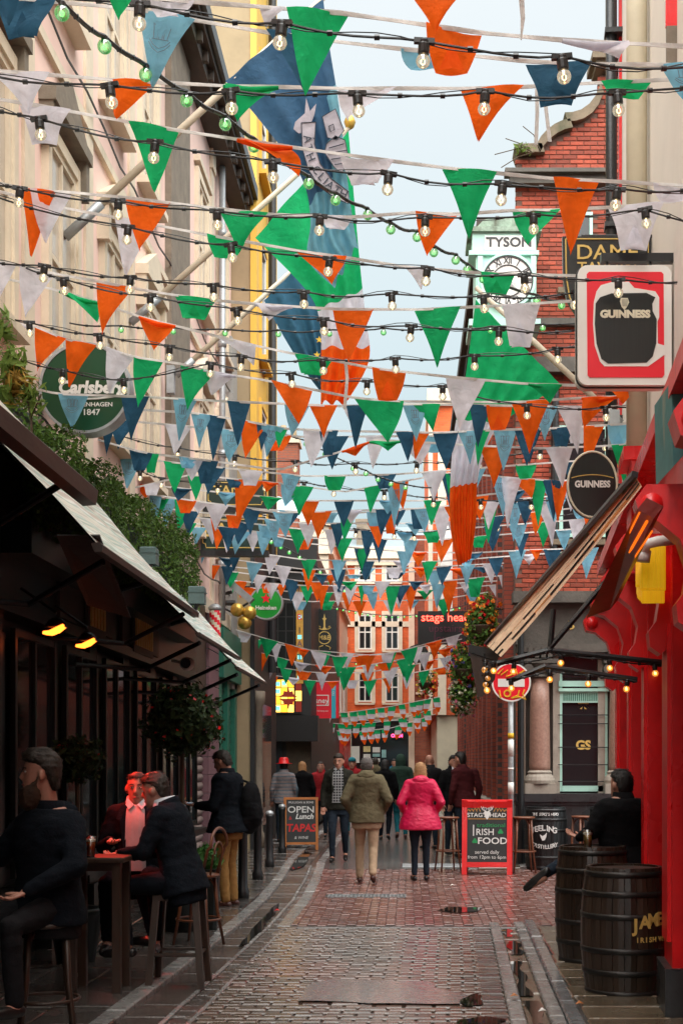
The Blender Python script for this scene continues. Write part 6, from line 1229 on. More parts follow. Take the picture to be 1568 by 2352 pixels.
# ---- bentwood stools and chair
def stool(label, x, D, h, rz=0, r_=.17, back=0, name='bar_stool', mat=None):
    mat = mat or M['wood']; s = empty(name, (x, D, 0), rz, label, 'chair' if back else 'stool')
    MB().lathe([(r_ * .9, h - .03), (r_ * 1.02, h - .02), (r_, h), (r_ * .6, h + .004), (.001, h + .002)], (0, 0, 0), 22).build('seat', mat, s, local=True, smooth=True)
    for k in range(4):
        a = math.pi / 4 + k * math.pi / 2; c_, d_ = math.cos(a), math.sin(a)
        MB().tube([(c_ * r_ * .82, d_ * r_ * .82, h - .02), (c_ * r_ * .95, d_ * r_ * .95, h * .5), (c_ * r_ * 1.3, d_ * r_ * 1.3, .0)], [.018, .017, .013], 8).build('leg', mat, s, local=True, smooth=True)
        MB().tube([(c_ * r_ * .9, d_ * r_ * .9, h * .8), (c_ * r_ * .6, d_ * r_ * .6, h * .92), (c_ * r_ * .2, d_ * r_ * .2, h - .03)], .010, 6).build('brace', mat, s, local=True, smooth=True)
    z = h * .38; q = [(r_ * 1.06 * math.cos(2 * math.pi * k / 20), r_ * 1.06 * math.sin(2 * math.pi * k / 20), z) for k in range(21)]
    MB().tube(q, .011, 6).build('foot_ring', mat, s, local=True, smooth=True)
    if back:
        hp = [(-r_ * .9, -r_ * .55, h - .02), (-r_ * 1.0, -r_ * .9, h + back * .55)] + [(-r_ * .98 * math.cos(math.pi * k / 10), -r_ * 1.05, h + back * .62 + back * .38 * math.sin(math.pi * k / 10)) for k in range(11)] + [(r_ * 1.0, -r_ * .9, h + back * .55), (r_ * .9, -r_ * .55, h - .02)]
        MB().tube(hp, .015, 8).build('back_hoop', mat, s, local=True, smooth=True)
        hp = [(-r_ * .5, -r_ * .8, h - .02), (-r_ * .5, -r_ * .98, h + back * .45)] + [(-r_ * .5 * math.cos(math.pi * k / 8), -r_ * 1.03, h + back * .45 + back * .25 * math.sin(math.pi * k / 8)) for k in range(9)] + [(r_ * .5, -r_ * .8, h - .02)]
        MB().tube(hp, .010, 8).build('back_loop', mat, s, local=True, smooth=True)
    return s
stool('bentwood bar stool just left of the red chalkboard', P(1028, 0, 20.9).x, 20.9, .83, .3)
stool('bentwood bar stool just right of the red chalkboard', P(1200, 0, 20.7).x, 20.7, .84, .1, .18)
stool('bentwood stool standing behind the barrels below the dark window', P(1335, 0, 21.0).x, 21.0, .84, .5, .16)
stool('empty bentwood chair with curved hoop back at the left kerb', -1.90, 12.5, .66, R(75), .19, .42, 'bentwood_chair')
stool('stool under the bearded man in the left foreground', -2.14, 8.15, .74, .3, .18, 0, 'bar_stool', M['darkwood'])
stool('stool under the man in a red lit shirt', -2.13, 10.85, .70, .2, .17, 0, 'bar_stool', M['darkwood'])
stool('high stool under the person with back turned at right', 1.84, 11.75, .70, .2, .18, 0, 'bar_stool', M['darkwood'])
def sqstool(label, x, D, h, w_):
    s = empty('wooden_stool', (x, D, 0), 0, label, 'stool'); MB().bbox(-w_, w_, -w_, w_, h - .05, h, .01).build('seat', M['darkwood'], s, local=True)
    for (a, c_) in ((-1, -1), (1, -1), (1, 1), (-1, 1)):
        MB().rings([[(a * w_ * k + dx, c_ * w_ * k + dy, z) for (dx, dy) in ((-.024, -.024), (.024, -.024), (.024, .024), (-.024, .024))] for (k, z) in ((1.15, 0), (.86, h - .05))]).build('leg', M['darkwood'], s, local=True)
    for (a, c_) in (((-1, -1), (1, -1)), ((1, -1), (1, 1)), ((1, 1), (-1, 1)), ((-1, 1), (-1, -1))):
        MB().tube([(a[0] * w_, a[1] * w_, .25), (c_[0] * w_, c_[1] * w_, .25)], .014, 6).build('rail', M['darkwood'], s, local=True)
sqstool('square legged dark wooden stool under the suited man in profile', -1.72, 10.35, .70, .17)
def table(label, x, D, h, w_):
    s = empty('high_table', (x, D, 0), 0, label, 'table'); MB().bbox(-w_, w_, -w_, w_, h - .035, h, .008).build('table_top', M['darkwood'], s, local=True)
    for (a, c_) in ((-1, -1), (1, -1), (1, 1), (-1, 1)): MB().box(a * (w_ - .06) - .03, a * (w_ - .06) + .03, c_ * (w_ - .06) - .03, c_ * (w_ - .06) + .03, 0, h - .036).build('leg', M['darkwood'], s, local=True)
    MB().box(-w_ + .08, w_ - .08, -w_ + .07, w_ - .07, h - .1, h - .04).build('apron', M['darkwood'], s, local=True)
table('dark high table between the two suited men', -2.24, 10.0, 1.0, .22)
M['beer'] = pmat('amber_beer', (.55, .16, .03), .1, .1, 4, 0, trans=.4); M['foam'] = pmat('beer_foam', (.75, .68, .52), .8, .05, 6, 0); M['pint'] = glassmat('pint_glass', (.95, .95, .95), .85); M['gold_beer'] = pmat('pale_beer', (.65, .42, .12), .1, .1, 4, 0, trans=.4)
def pint(label, loc, beer, tilt=0, k=1):
    s = empty('beer_glass', loc, 0, label, 'glass'); s.rotation_euler = (0, tilt, 0)
    MB().lathe([(.030 * k, 0), (.034 * k, .05), (.043 * k, .15)], (0, 0, 0), 16).build('glass_wall', M['pint'], s, local=True, smooth=True)
    MB().lathe([(.027 * k, .008), (.031 * k, .05), (.037 * k, .11)], (0, 0, 0), 16).build('beer', beer, s, local=True, smooth=True); MB().lathe([(.037 * k, .111), (.039 * k, .128)], (0, 0, 0), 16).build('foam', M['foam'], s, local=True)
pint('half full beer glass on the high table by the red lit shirt', (-2.28, 9.88, 1.0), M['beer']); pint('glass of pale beer on the second barrel beside the seated person', (1.50, 11.42, .967), M['gold_beer'])
bx_ = empty('dark_crate', P(1372, 0, 19.5).x * Vector((1, 0, 0)) + Vector((0, 19.5, 0)), 0, 'low dark box table beyond the seated person', 'table'); MB().bbox(-.17, .17, -.2, .2, .62, .68, .01).build('top', M['plastic'], bx_, local=True); MB().box(-.14, .14, -.17, .17, 0, .62).build('body', M['plastic'], bx_, local=True)
# ============================================================ PLANTS
def leaves(mb, fn, n, size, el=1.6, mi=0, seed=1, flat=.0):
    rnd = random.Random(seed)
    for _ in range(n):
        c, nrm = fn(rnd); nrm = (nrm + Vector((rnd.uniform(-1, 1), rnd.uniform(-1, 1), rnd.uniform(-1, 1))) * .9).normalized()
        t = nrm.cross(Vector((rnd.uniform(-1, 1), rnd.uniform(-1, 1), rnd.uniform(-1, 1)))); t = t.normalized() if t.length > 1e-4 else Vector((1, 0, 0)); b_ = nrm.cross(t); s_ = size * rnd.choice((.5, .7, .9, 1.1, 1.6))
        a, l_ = b_ * s_ * .5, t * s_ * el * .5
        mb.add([c - l_, c + a * .8 + nrm * s_ * .1, c + l_, c - a * .8 + nrm * s_ * .1], [(0, 1, 2, 3)], mi)
def ellfn(c, r, inner=.55):
    c = Vector(c)
    def f(rnd):
        v = Vector((rnd.gauss(0, 1), rnd.gauss(0, 1), rnd.gauss(0, 1))).normalized(); k = rnd.uniform(inner, 1) * (1 + .38 * noise.noise(v * 2.3 + c) + .15 * noise.noise(v * 6 + c)); return c + Vector((v.x * r[0], v.y * r[1], v.z * r[2])) * k, v
    return f
def leafmat(name, col, var=.6, trans=.25): return pmat(name, col, .5, .3, 8, 0, island=var, trans=trans, spec=.2)
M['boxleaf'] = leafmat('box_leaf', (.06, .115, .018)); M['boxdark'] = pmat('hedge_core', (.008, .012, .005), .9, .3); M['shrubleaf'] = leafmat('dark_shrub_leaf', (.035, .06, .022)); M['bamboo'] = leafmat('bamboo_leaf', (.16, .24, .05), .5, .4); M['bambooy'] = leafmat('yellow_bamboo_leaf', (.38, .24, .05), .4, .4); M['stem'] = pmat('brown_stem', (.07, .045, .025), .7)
hd = empty('box_hedge', (-3.05, 14.2, 3.6), 0, 'clipped green box hedge in a trough above the left awnings', 'hedge')
def hedgefn(rnd):
    y = rnd.uniform(10.7, 18.8); bump_ = .10 * math.sin(y * 3.9) + .06 * math.sin(y * 9.1 + 1) + .08 * noise.noise(Vector((y * 2.5, 0, 0))); face = rnd.random(); top = 4.30 + .03 * (y - 10) + bump_
    if face < .35: return Vector((rnd.uniform(-3.25, -2.86), y, top + rnd.uniform(-.06, .05))), Vector((0, 0, 1))
    if face < .95: z = rnd.uniform(3.5, top); return Vector((-2.85 + .06 * math.sin(y * 3.9) + .05 * noise.noise(Vector((y * 5, z * 5, 2))) + rnd.uniform(-.08, .03), y, z)), Vector((1, -.3, .1))
    return Vector((rnd.uniform(-3.25, -2.86), 10.7 + rnd.uniform(-.05, .1), rnd.uniform(3.5, top))), Vector((0, -1, 0))
b = MB(); leaves(b, hedgefn, 30000, .027, 1.5, seed=3); b.build('foliage', M['boxleaf'], hd, kind='stuff')
MB().box(-3.26, -2.94, 10.8, 18.7, 3.5, 4.2).build('dark_core', M['boxdark'], hd); MB().box(-3.28, -2.9, 10.6, 18.85, 3.3, 3.55).build('trough', M['shopblk'], hd)  # solid near-black box added behind the leaves to stop see-through
pt_ = empty('bamboo_plant', P(60, 930, 8.6), 0, 'leafy yellow green bamboo growing over the left awning edge', 'plant')
for (c_, mt, n_, sd_) in (((30, 830), 'bamboo', 130, 1), ((15, 900), 'bamboo', 90, 2), ((70, 905), 'bamboo', 90, 5), ((40, 880), 'bambooy', 110, 3), ((10, 760), 'bamboo', 70, 4)):
    b = MB(); q = P(*c_, 8.6); leaves(b, ellfn(q, (.09, .12, .13), .1), n_, .030, 3.6, seed=sd_); b.build('foliage', M[mt], pt_, kind='stuff')
b = MB(); b.tube([P(75, 1050, 8.6), P(72, 960, 8.6), P(55, 880, 8.6), P(25, 790, 8.6)], .008, 6); b.tube([P(72, 960, 8.6), P(95, 905, 8.6)], .005, 6); b.build('stem', M['stem'], pt_)
def shrub(label, c, r, loc, n, leaf, mat, seed, fl=None, pot=.22):
    s = empty('potted_shrub', loc, 0, label, 'shrub'); b = MB(); leaves(b, ellfn(c, r, .35), n, leaf, 1.7, seed=seed); b.build('foliage', mat, s, kind='stuff')
    if fl: b = MB(); leaves(b, ellfn(c, r, .8), fl, leaf * .8, 1, seed=seed + 9); b.build('red_berries', M['red'], s, kind='stuff')
    l_ = Vector(loc); b = MB(); b.tube([l_ + Vector((0, 0, .4)), Vector(c) - Vector((0, 0, r[2] * .3))], .022, 8)
    for k in range(5): a = k * 1.3; b.tube([Vector(c) - Vector((0, 0, r[2] * .6)), Vector(c) + Vector((r[0] * .6 * math.cos(a), r[1] * .6 * math.sin(a), r[2] * .3))], .008, 5)
    b.build('trunk', M['stem'], s); MB().lathe([(pot * .7, 0), (pot, .42), (pot * 1.08, .43), (pot * 1.08, .47), (pot * .9, .47), (pot * .85, .42)], loc, 18).build('pot', M['shopblk'], s, smooth=True)
shrub('round potted shrub under the left awnings behind the bearded man', P(180, 1745, 11.4), (.22, .22, .2), (-2.75, 11.4, 0), 2200, .035, M['shrubleaf'], 11, 18)
shrub('large dark leafy potted shrub with red tips beside the red lit men', P(420, 1655, 13.4), (.38, .38, .36), (-2.2, 13.4, 0), 5200, .04, M['shrubleaf'], 12, 60)
s = empty('low_planter', (-2.0, 13.6, 0), 0, 'small green plant in a dark planter behind the bentwood chair', 'planter'); b = MB(); leaves(b, ellfn((-2.0, 13.6, .72), (.13, .13, .15), .2), 500, .05, 1.6, seed=21); b.build('foliage', leafmat('bright_leaf', (.06, .16, .04)), s); MB().lathe([(.12, 0), (.15, .6), (.16, .62), (.13, .62)], (-2.0, 13.6, 0), 16).build('pot', M['shopblk'], s)
M['basketleaf'] = leafmat('basket_leaf', (.09, .18, .035))
FLW = [('orange_blooms', (.85, .25, .02)), ('red_blooms', (.70, .015, .02)), ('yellow_blooms', (.8, .55, .06)), ('violet_blooms', (.12, .10, .42)), ('white_blooms', (.75, .72, .55)), ('pink_blooms', (.65, .2, .3))]
FM = [pmat(n_, c_, .6, .2, 10, 0, island=.3, trans=.25) for n_, c_ in FLW]
def basket(label, cs, D, wallx, mix, seed):
    c0 = P(cs[0][0], cs[0][1], D); s = empty('flower_basket', c0, 0, label, 'flower basket', 'hanging flower baskets on the corner pub')
    b = MB()
    for i, (x, y, rx, ry) in enumerate(cs): leaves(b, ellfn(P(x, y, D), (rx * D / F, rx * D / F * .8, ry * D / F), .3), int(rx * ry * .55), .05, 1.5, seed=seed + i)
    b.build('foliage', M['basketleaf'], s, kind='stuff')
    for j, (k, nf, sz) in enumerate(mix):
        b = MB(); rnd = random.Random(seed + 50 + j); x, y, rx, ry = cs[j % len(cs)]
        fn = ellfn(P(x, y, D), (rx * D / F, rx * D / F * .8, ry * D / F), .92); heads = [fn(rnd) for _ in range(int(nf * 1.8))]
        for (q, nrm) in heads: leaves(b, ellfn(q, (sz * .7,) * 3, .3), 8, sz * .85, 1, seed=rnd.randint(0, 9999))
        b.build(FLW[k][0], FM[k], s, kind='stuff')
    MB().lathe([(.02, -.2), (.16, -.12), (.22, .0), (.23, .02)], c0, 14).build('basket', M['stem'], s, smooth=True); MB().tube([c0 + Vector((0, 0, .3)), Vector((wallx, D, c0.z + .3))], .015, 6).build('bracket', M['black'], s)
basket('upper hanging basket with orange and red flowers beside the tan awning end', [(1105, 1440, 38, 62), (1115, 1400, 30, 40)], 22.9, 1.75, [(0, 14, .07), (1, 12, .06), (2, 12, .05), (0, 8, .08), (1, 8, .05)], 100)
basket('lower hanging basket with white, violet and red flowers below the neon board', [(1068, 1540, 40, 70), (1062, 1600, 36, 45)], 25, 1.75, [(1, 16, .06), (4, 26, .05), (3, 22, .05), (4, 26, .045), (2, 12, .05), (5, 12, .05)], 200)
basket('farther small hanging basket left of the lower one', [(978, 1570, 28, 34)], 40, 1.75, [(1, 14, .07), (2, 12, .06), (0, 8, .06)], 300)
basket('flower basket at the red pub corner with red blooms', [(1395, 1385, 16, 42)], 14.0, 2.2, [(1, 12, .045), (0, 7, .045), (5, 6, .04)], 400)
fp = empty('roof_weed', P(1215, 345, SD), 0, 'thin dry weeds sprouting from the step of the brick gable', 'plant')
b = MB()
for (pts) in (((1222, 350), (1195, 330), (1160, 318)), ((1222, 350), (1200, 338), (1135, 355)), ((1240, 345), (1225, 310), (1200, 290)), ((1225, 350), (1190, 360), (1150, 385))): b.tube([P(x, y, SD - .2) for (x, y) in pts], .008, 4)
b.build('stem', M['stem'], fp); b = MB(); leaves(b, ellfn(P(1200, 340, SD - .2), (.2, .1, .12), .2), 60, .04, 2, seed=31); b.build('foliage', M['bamboo'], fp)

# small litter on the wet stones
for i, (px, py, mt, lab) in enumerate(((636, 2099, 'red', 'crumpled red wrapper lying in the left gutter'), (1038, 2040, 'white', 'small white paper scrap near the crimson jacket'), (1180, 2300, 'orangewood', 'orange leaf lying beside the right gutter'), (1330, 2318, 'orangewood', 'orange leaf on the paving below the front barrel'), (1245, 2335, 'white', 'pale cigarette end on the right kerb'))):
    q = gp(px, py); b = MB(); b.add([(q[0] - .03, q[1], .034), (q[0], q[1] - .04, .05), (q[0] + .03, q[1] + .01, .036), (q[0], q[1] + .04, .055), (q[0] + .01, q[1], .04)], [(0, 1, 4), (1, 2, 4), (2, 3, 4), (3, 0, 4)]); b.build('litter', M[mt], label=lab, cat='litter')
# ============================================================ PEOPLE
M['skin'] = pmat('skin', (.46, .22, .15), .5, .12, 20, .05); M['skinr'] = pmat('ruddy_skin', (.50, .24, .17), .5, .12, 20, .05)
def fab(name, c, var=.25, r_=.9): return pmat(name, c, r_, var, 14, .3, spec=.12)
FB = {'navy': fab('navy_wool', (.006, .008, .012)), 'black': fab('black_cotton', (.006, .006, .007)), 'khaki': fab('olive_jacket', (.125, .105, .062)), 'beige': fab('beige_chino', (.42, .30, .20)), 'tan': fab('tan_chino', (.34, .18, .06)), 'red': pmat('crimson_rain_jacket', (.60, .003, .065), .5, .18, 10, .25), 'jeans': fab('dark_jeans', (.018, .026, .038)), 'blue': fab('blue_knit', (.015, .12, .21)), 'maroon': fab('maroon_knit', (.06, .012, .014)), 'green': fab('green_hoodie', (.03, .06, .045)), 'teal': fab('teal_jeans', (.02, .16, .20)), 'shirt': pmat('pale_shirt', (.55, .42, .42), .7, .12, 10, .1), 'collar': pmat('white_collar', (.62, .62, .66), .7, .05), 'shoe': pmat('black_shoe', (.012, .011, .011), .35, .2), 'brown': pmat('brown_shoe', (.06, .02, .015), .4, .2), 'grey': fab('grey_coat', (.016, .016, .018)), 'dkkhaki': fab('dark_olive_coat', (.022, .022, .017))}
def pattern(name, c1, c2, sx, sz):
    m, N, L = nodes(name); g = N.new('ShaderNodeNewGeometry'); mp = N.new('ShaderNodeMapping'); mp.inputs['Scale'].default_value = (sx, sx, sz); L.new(g.outputs['Position'], mp.inputs[0])
    ck = N.new('ShaderNodeTexBrick'); sp_ = N.new('ShaderNodeSeparateXYZ'); L.new(mp.outputs[0], sp_.inputs[0]); cb_ = N.new('ShaderNodeCombineXYZ'); L.new(sp_.outputs['X'], cb_.inputs[0]); L.new(sp_.outputs['Z'], cb_.inputs[1]); L.new(cb_.outputs[0], ck.inputs['Vector'])
    ck.offset = 0; ck.inputs['Scale'].default_value = 1; ck.inputs['Color1'].default_value = (*c1, 1); ck.inputs['Color2'].default_value = (*c1, 1); ck.inputs['Mortar'].default_value = (*c2, 1); ck.inputs['Brick Width'].default_value = 1; ck.inputs['Row Height'].default_value = 1; ck.inputs['Mortar Size'].default_value = .14
    b = N.new('ShaderNodeBsdfPrincipled'); b.inputs['Roughness'].default_value = .85; L.new(ck.outputs['Color'], b.inputs['Base Color']); out(N, L, b.outputs[0]); return m
FB['plaid'] = pattern('plaid_shirt', (.02, .022, .026), (.30, .30, .30), 22, 22); FB['stripe'] = pattern('striped_knit', (.26, .22, .22), (.10, .16, .20), .5, 14); FB['suit'] = fab('blazer_cloth', (.009, .011, .016)); FB['redtop'] = fab('dark_red_top', (.30, .02, .025))
HM = {'brown': pmat('brown_hair', (.028, .017, .010), .5, .4, 40, .4), 'dark': pmat('dark_hair', (.010, .008, .007), .5, .4, 40, .4), 'grey': pmat('grey_hair', (.14, .125, .115), .5, .35, 40, .4), 'blonde': pmat('blonde_hair', (.42, .22, .09), .5, .35, 40, .4), 'beard': pmat('ginger_beard', (.05, .025, .012), .6, .4, 40, .4)}
EYE = [pmat('eye_white', (.55, .5, .48), .3, .05, 3, 0), pmat('eye_dark', (.01, .01, .01), .2, .05, 3, 0), pmat('lip', (.30, .09, .08), .5, .05, 3, 0)]
HEADR = [(-.122, .026, .082, .035), (-.108, .046, .094, -.01), (-.075, .058, .097, -.05), (-.035, .067, .096, -.075), (.005, .073, .092, -.092), (.045, .075, .092, -.098), (.082, .067, .077, -.088), (.108, .046, .052, -.06), (.12, .016, .02, -.02)]
HAIR = {'swept': [(-.10, .050, -.06, -.10), (-.06, .072, -.045, -.112), (-.02, .082, -.022, -.120), (.015, .088, .0, -.124), (.05, .091, .05, -.126), (.085, .088, .104, -.120), (.118, .072, .098, -.10), (.145, .046, .06, -.06), (.154, .014, .015, -.02)], 'short': [(-.07, .055, -.045, -.085), (-.03, .074, -.025, -.10), (.01, .080, -.005, -.108), (.045, .083, .045, -.112), (.075, .080, .092, -.108), (.105, .064, .085, -.09), (.128, .04, .05, -.055), (.136, .012, .015, -.02)],
        'crop': [(-.06, .05, -.05, -.08), (-.02, .073, -.03, -.098), (.02, .078, -.01, -.105), (.055, .080, .03, -.106), (.08, .074, .08, -.098), (.105, .056, .068, -.075), (.124, .03, .03, -.03)],
        'bob': [(-.17, .07, -.03, -.09), (-.14, .092, .0, -.115), (-.08, .098, .02, -.125), (-.02, .094, .03, -.122), (.04, .090, .055, -.118), (.08, .080, .09, -.108), (.112, .06, .075, -.08), (.134, .02, .02, -.03)],
        'long': [(-.30, .06, -.05, -.10), (-.22, .085, -.02, -.12), (-.12, .095, .01, -.125), (-.02, .092, .02, -.122), (.04, .088, .055, -.118), (.08, .08, .09, -.108), (.112, .06, .07, -.08), (.134, .02, .02, -.03)],
        'hood': [(-.19, .09, .03, -.11), (-.13, .105, .075, -.125), (-.06, .108, .10, -.135), (.02, .106, .112, -.135), (.08, .096, .112, -.122), (.125, .07, .085, -.09), (.155, .02, .02, -.04)]}
def ringset(rs, mat4, k=1, n=18):
    o = []
    for (z, rx, f, b_) in rs:
        cy, ry = (f + b_) / 2, abs(f - b_) / 2; o.append([mat4 @ Vector((k * rx * math.cos(2 * math.pi * i / n), k * (cy + ry * math.sin(2 * math.pi * i / n)), k * z)) for i in range(n)])
    return o
def ball(mb, c, r, n=12, k=8):
    c = Vector(c); r = r if isinstance(r, (tuple, list)) else (r, r, r)
    mb.rings([[c + Vector((r[0] * max(.02, math.sin(math.pi * i / k)) * math.cos(2 * math.pi * j / n), r[1] * max(.02, math.sin(math.pi * i / k)) * math.sin(2 * math.pi * j / n), -r[2] * math.cos(math.pi * i / k))) for j in range(n)] for i in range(k + 1)])
def limb(mb, pts, rs, n=12):
    P_ = [Vector(p) for p in pts]; q = []; r2 = []
    for i in range(len(P_) - 1):
        for t in (0, .33, .66): q.append(P_[i].lerp(P_[i + 1], t)); r2.append(rs[i] + (rs[i + 1] - rs[i]) * t)
    q.append(P_[-1]); r2.append(rs[-1]); mb.tube(q, r2, n)
    for p, r_ in zip(P_, rs): ball(mb, p, r_ * .99)
def remesh(name, mb, mat, parent, vox=.012, amp=0, fr=9, sm=4, extra=None, label=None):
    o = mb.build(name, mat, parent, local=True); m_ = o.modifiers.new('r', 'REMESH'); m_.mode = 'VOXEL'; m_.voxel_size = vox; m_.use_smooth_shade = True
    s_ = o.modifiers.new('s', 'SMOOTH'); s_.factor = .5; s_.iterations = sm; JOBS.append(('remesh', o, amp, fr, extra, random.uniform(0, 50)))
    if label: o['label'] = label
    return o
def hand(mb, w_, d_, side, curl=.5, k=1):
    """palm with four unequal bent fingers and a thumb leaving its side"""
    w_, d_ = Vector(w_), Vector(d_).normalized(); a = Vector((0, 1, 0)) if abs(d_.y) < .8 else Vector((0, 0, 1)); s_ = d_.cross(a).normalized() * side; nrm = s_.cross(d_).normalized() * side
    mb.rings([[w_ + d_ * t + s_ * (cw * math.cos(2 * math.pi * j / 10)) + nrm * (.014 * math.sin(2 * math.pi * j / 10)) for j in range(10)] for (t, cw) in ((-.01, .026), (.03, .036), (.07, .040), (.092, .036))])
    for i, (o_, l_) in enumerate(((-.029, .062), (-.010, .074), (.010, .070), (.028, .052))):
        b0 = w_ + d_ * .085 + s_ * o_; p1 = b0 + d_ * l_ * .45 + nrm * l_ * .12 * curl; p2 = p1 + d_ * l_ * .3 + nrm * l_ * .45 * curl; p3 = p2 + d_ * l_ * .1 + nrm * l_ * .3 * curl
        mb.tube([b0, p1, p2, p3], [.0095, .009, .008, .006], 7)
    b0 = w_ + d_ * .025 - s_ * .033; mb.tube([b0, b0 + d_ * .03 - s_ * .022 + nrm * .01, b0 + d_ * .062 - s_ * .026 + nrm * .02], [.012, .0105, .008], 7)
def person(label, x, D, face, top, legs, hair=None, hmat=None, shoe='shoe', J=None, H=1.75, skin='skin', hem=.80, bulk=1.0, yaw=0, pitch=0, seated=None, feat=False, hood=False, z0=0, longsl=True, gaze=0, sit_spread=.09, beltc=None, hips=1.0):
    s = empty('person', (x, D, z0), R(face), label, 'person'); k = H / 1.75; skm = M[skin]
    j = dict(pel=(0, 0, .96), chest=(0, .01, 1.30), neck=(0, -.015, 1.495), head=(0, .03, 1.622))
    for n_, sg_ in (('L', -1), ('R', 1)):
        j['hip' + n_] = (sg_ * .09, 0, .93); j['knee' + n_] = (sg_ * .10, .02, .50); j['ank' + n_] = (sg_ * .105, -.02, .085); j['toe' + n_] = (sg_ * .12, .15, .035)
        j['sh' + n_] = (sg_ * .185, -.01, 1.425); j['el' + n_] = (sg_ * .25, -.03, 1.14); j['wr' + n_] = (sg_ * .25, .06, .90); j['hd' + n_] = (0, .25, -1)
    if seated is not None:
        sz = seated / k
        for n_ in ('pel', 'chest', 'neck', 'head'): q = j[n_]; j[n_] = (q[0], q[1], q[2] - .96 + sz + .10)
        for n_, sg_ in (('L', -1), ('R', 1)):
            q = j['sh' + n_]; dz = sz + .10 - .96
            for m_ in ('sh', 'el', 'wr'): q = j[m_ + n_]; j[m_ + n_] = (q[0], q[1], q[2] + dz)
            j['el' + n_] = (sg_ * .25, .08, 1.17 + dz); j['wr' + n_] = (sg_ * .15, .30, 1.10 + dz); j['hd' + n_] = (-sg_ * .3, 1, -.1)
            j['hip' + n_] = (sg_ * .09, .02, sz + .09); j['knee' + n_] = (sg_ * (.09 + sit_spread), .42, sz + .06); j['ank' + n_] = (sg_ * (.09 + sit_spread), .36, max(.09, sz - .38)); j['toe' + n_] = (sg_ * (.10 + sit_spread), .53, max(.04, sz - .44))
    if J: j.update(J)
    j = {a: Vector(b_) * k if not a.startswith('hd') else Vector(b_) for a, b_ in j.items()}
    rv = (j['shR'] - j['shL']).normalized(); spine = (j['neck'] - j['pel']).normalized(); fv = spine.cross(rv) * -1
    fv = (Vector((0, 1, 0)) - spine * spine.y).normalized() if fv.length < .1 else fv.normalized()
    if fv.y < -.3 and abs(j['neck'].y - j['pel'].y) < .3: fv = -fv
    def torso(mb, grow, lo, hi=1.0, flare=0, arms=True):
        T_ = [(-.20, .165, .115), (-.12, .172, .122), (0, .168, .118), (.16, .148, .105), (.34, .165, .118), (.44, .186, .118), (.49, .180, .108), (.525, .135, .09), (.55, .095, .078), (.58, .064, .064)]; rg = []
        L_ = .53 * k
        for (t, rx, ry) in T_:
            if t < lo - 1e-6 or t > hi: continue
            tt = t * k; c = j['pel'] + (j['chest'] - j['pel']) * min(1, tt / (.34 * k)) if t <= .34 else j['chest'] + (j['neck'] - j['chest']) * ((t - .34) / .19)
            g = grow + (flare * max(0, (.16 - t)) if t < .16 else 0); sx_ = bulk * (hips if t < .1 else 1)
            rg.append([c + rv * (rx * sx_ * k + g) * math.cos(2 * math.pi * i / 20) + fv * (ry * bulk * k + g) * math.sin(2 * math.pi * i / 20) for i in range(20)])
        mb.rings(rg)
    # --- body: one continuous figure
    hm = Matrix.Translation(j['head']) @ Matrix.Rotation(R(yaw), 4, 'Z') @ Matrix.Rotation(R(pitch), 4, 'X')
    b = MB(); torso(b, -.012, -.12); limb(b, [j['neck'] - Vector((0, 0, .04)), j['head'] + hm.to_3x3() @ Vector((0, -.03, -.06))], [.060 * k, .054 * k])
    b.rings(ringset(HEADR, hm, k)); hd3 = lambda v: hm @ (Vector(v) * k)
    b.rings([[hd3(q) for q in ((-.010, .092, .018), (.010, .092, .018), (.004, .098, .020), (-.004, .098, .020))], [hd3(q) for q in ((-.018, .088, -.028), (.018, .088, -.028), (.010, .122, -.024), (-.010, .122, -.024))], [hd3(q) for q in ((-.014, .088, -.036), (.014, .088, -.036), (.008, .108, -.036), (-.008, .108, -.036))]])
    for sg_ in (-1, 1): ball(b, hd3((sg_ * .080, -.008, -.008)), (.017 * k, .024 * k, .035 * k))
    for n_ in 'LR':
        limb(b, [j['sh' + n_], j['el' + n_], j['wr' + n_]], [.048 * k, .038 * k, .027 * k]); limb(b, [j['hip' + n_], j['knee' + n_], j['ank' + n_]], [.078 * k, .052 * k, .038 * k]); limb(b, [j['ank' + n_] - Vector((0, 0, .03)), j['toe' + n_]], [.036 * k, .028 * k])
    ex = MB()
    for n_, sg_ in (('L', -1), ('R', 1)): hand(ex, j['wr' + n_], j['hd' + n_], sg_)
    body = remesh('body', b, skm, s, .0095 if D < 16 else .013, 0, extra=ex)
    # --- clothes
    c = MB(); torso(c, .022 * bulk, -.20 if hem < .78 else -.12, .55, .25 if hem < .8 else .06)
    for n_ in 'LR': limb(c, [j['sh' + n_] - rv * .02 * (1 if n_ == 'R' else -1), j['el' + n_], j['el' + n_].lerp(j['wr' + n_], .93)], [.076 * k * bulk, .060 * k * bulk, .044 * k])
    remesh('jacket', c, FB[top], s, .014, .007, 11)
    c = MB(); torso(c, .006, -.20, .16)
    for n_ in 'LR': limb(c, [j['hip' + n_], j['hip' + n_].lerp(j['knee' + n_], .5), j['knee' + n_], j['knee' + n_].lerp(j['ank' + n_], .96)], [.098 * k * hips, .085 * k, .066 * k if legs != 'leg' else .055, (.056 if legs in ('beige', 'tan', 'grey') else .046) * k])
    remesh('trousers', c, FB[legs if legs != 'leg' else 'jeans'], s, .014, .006, 10)
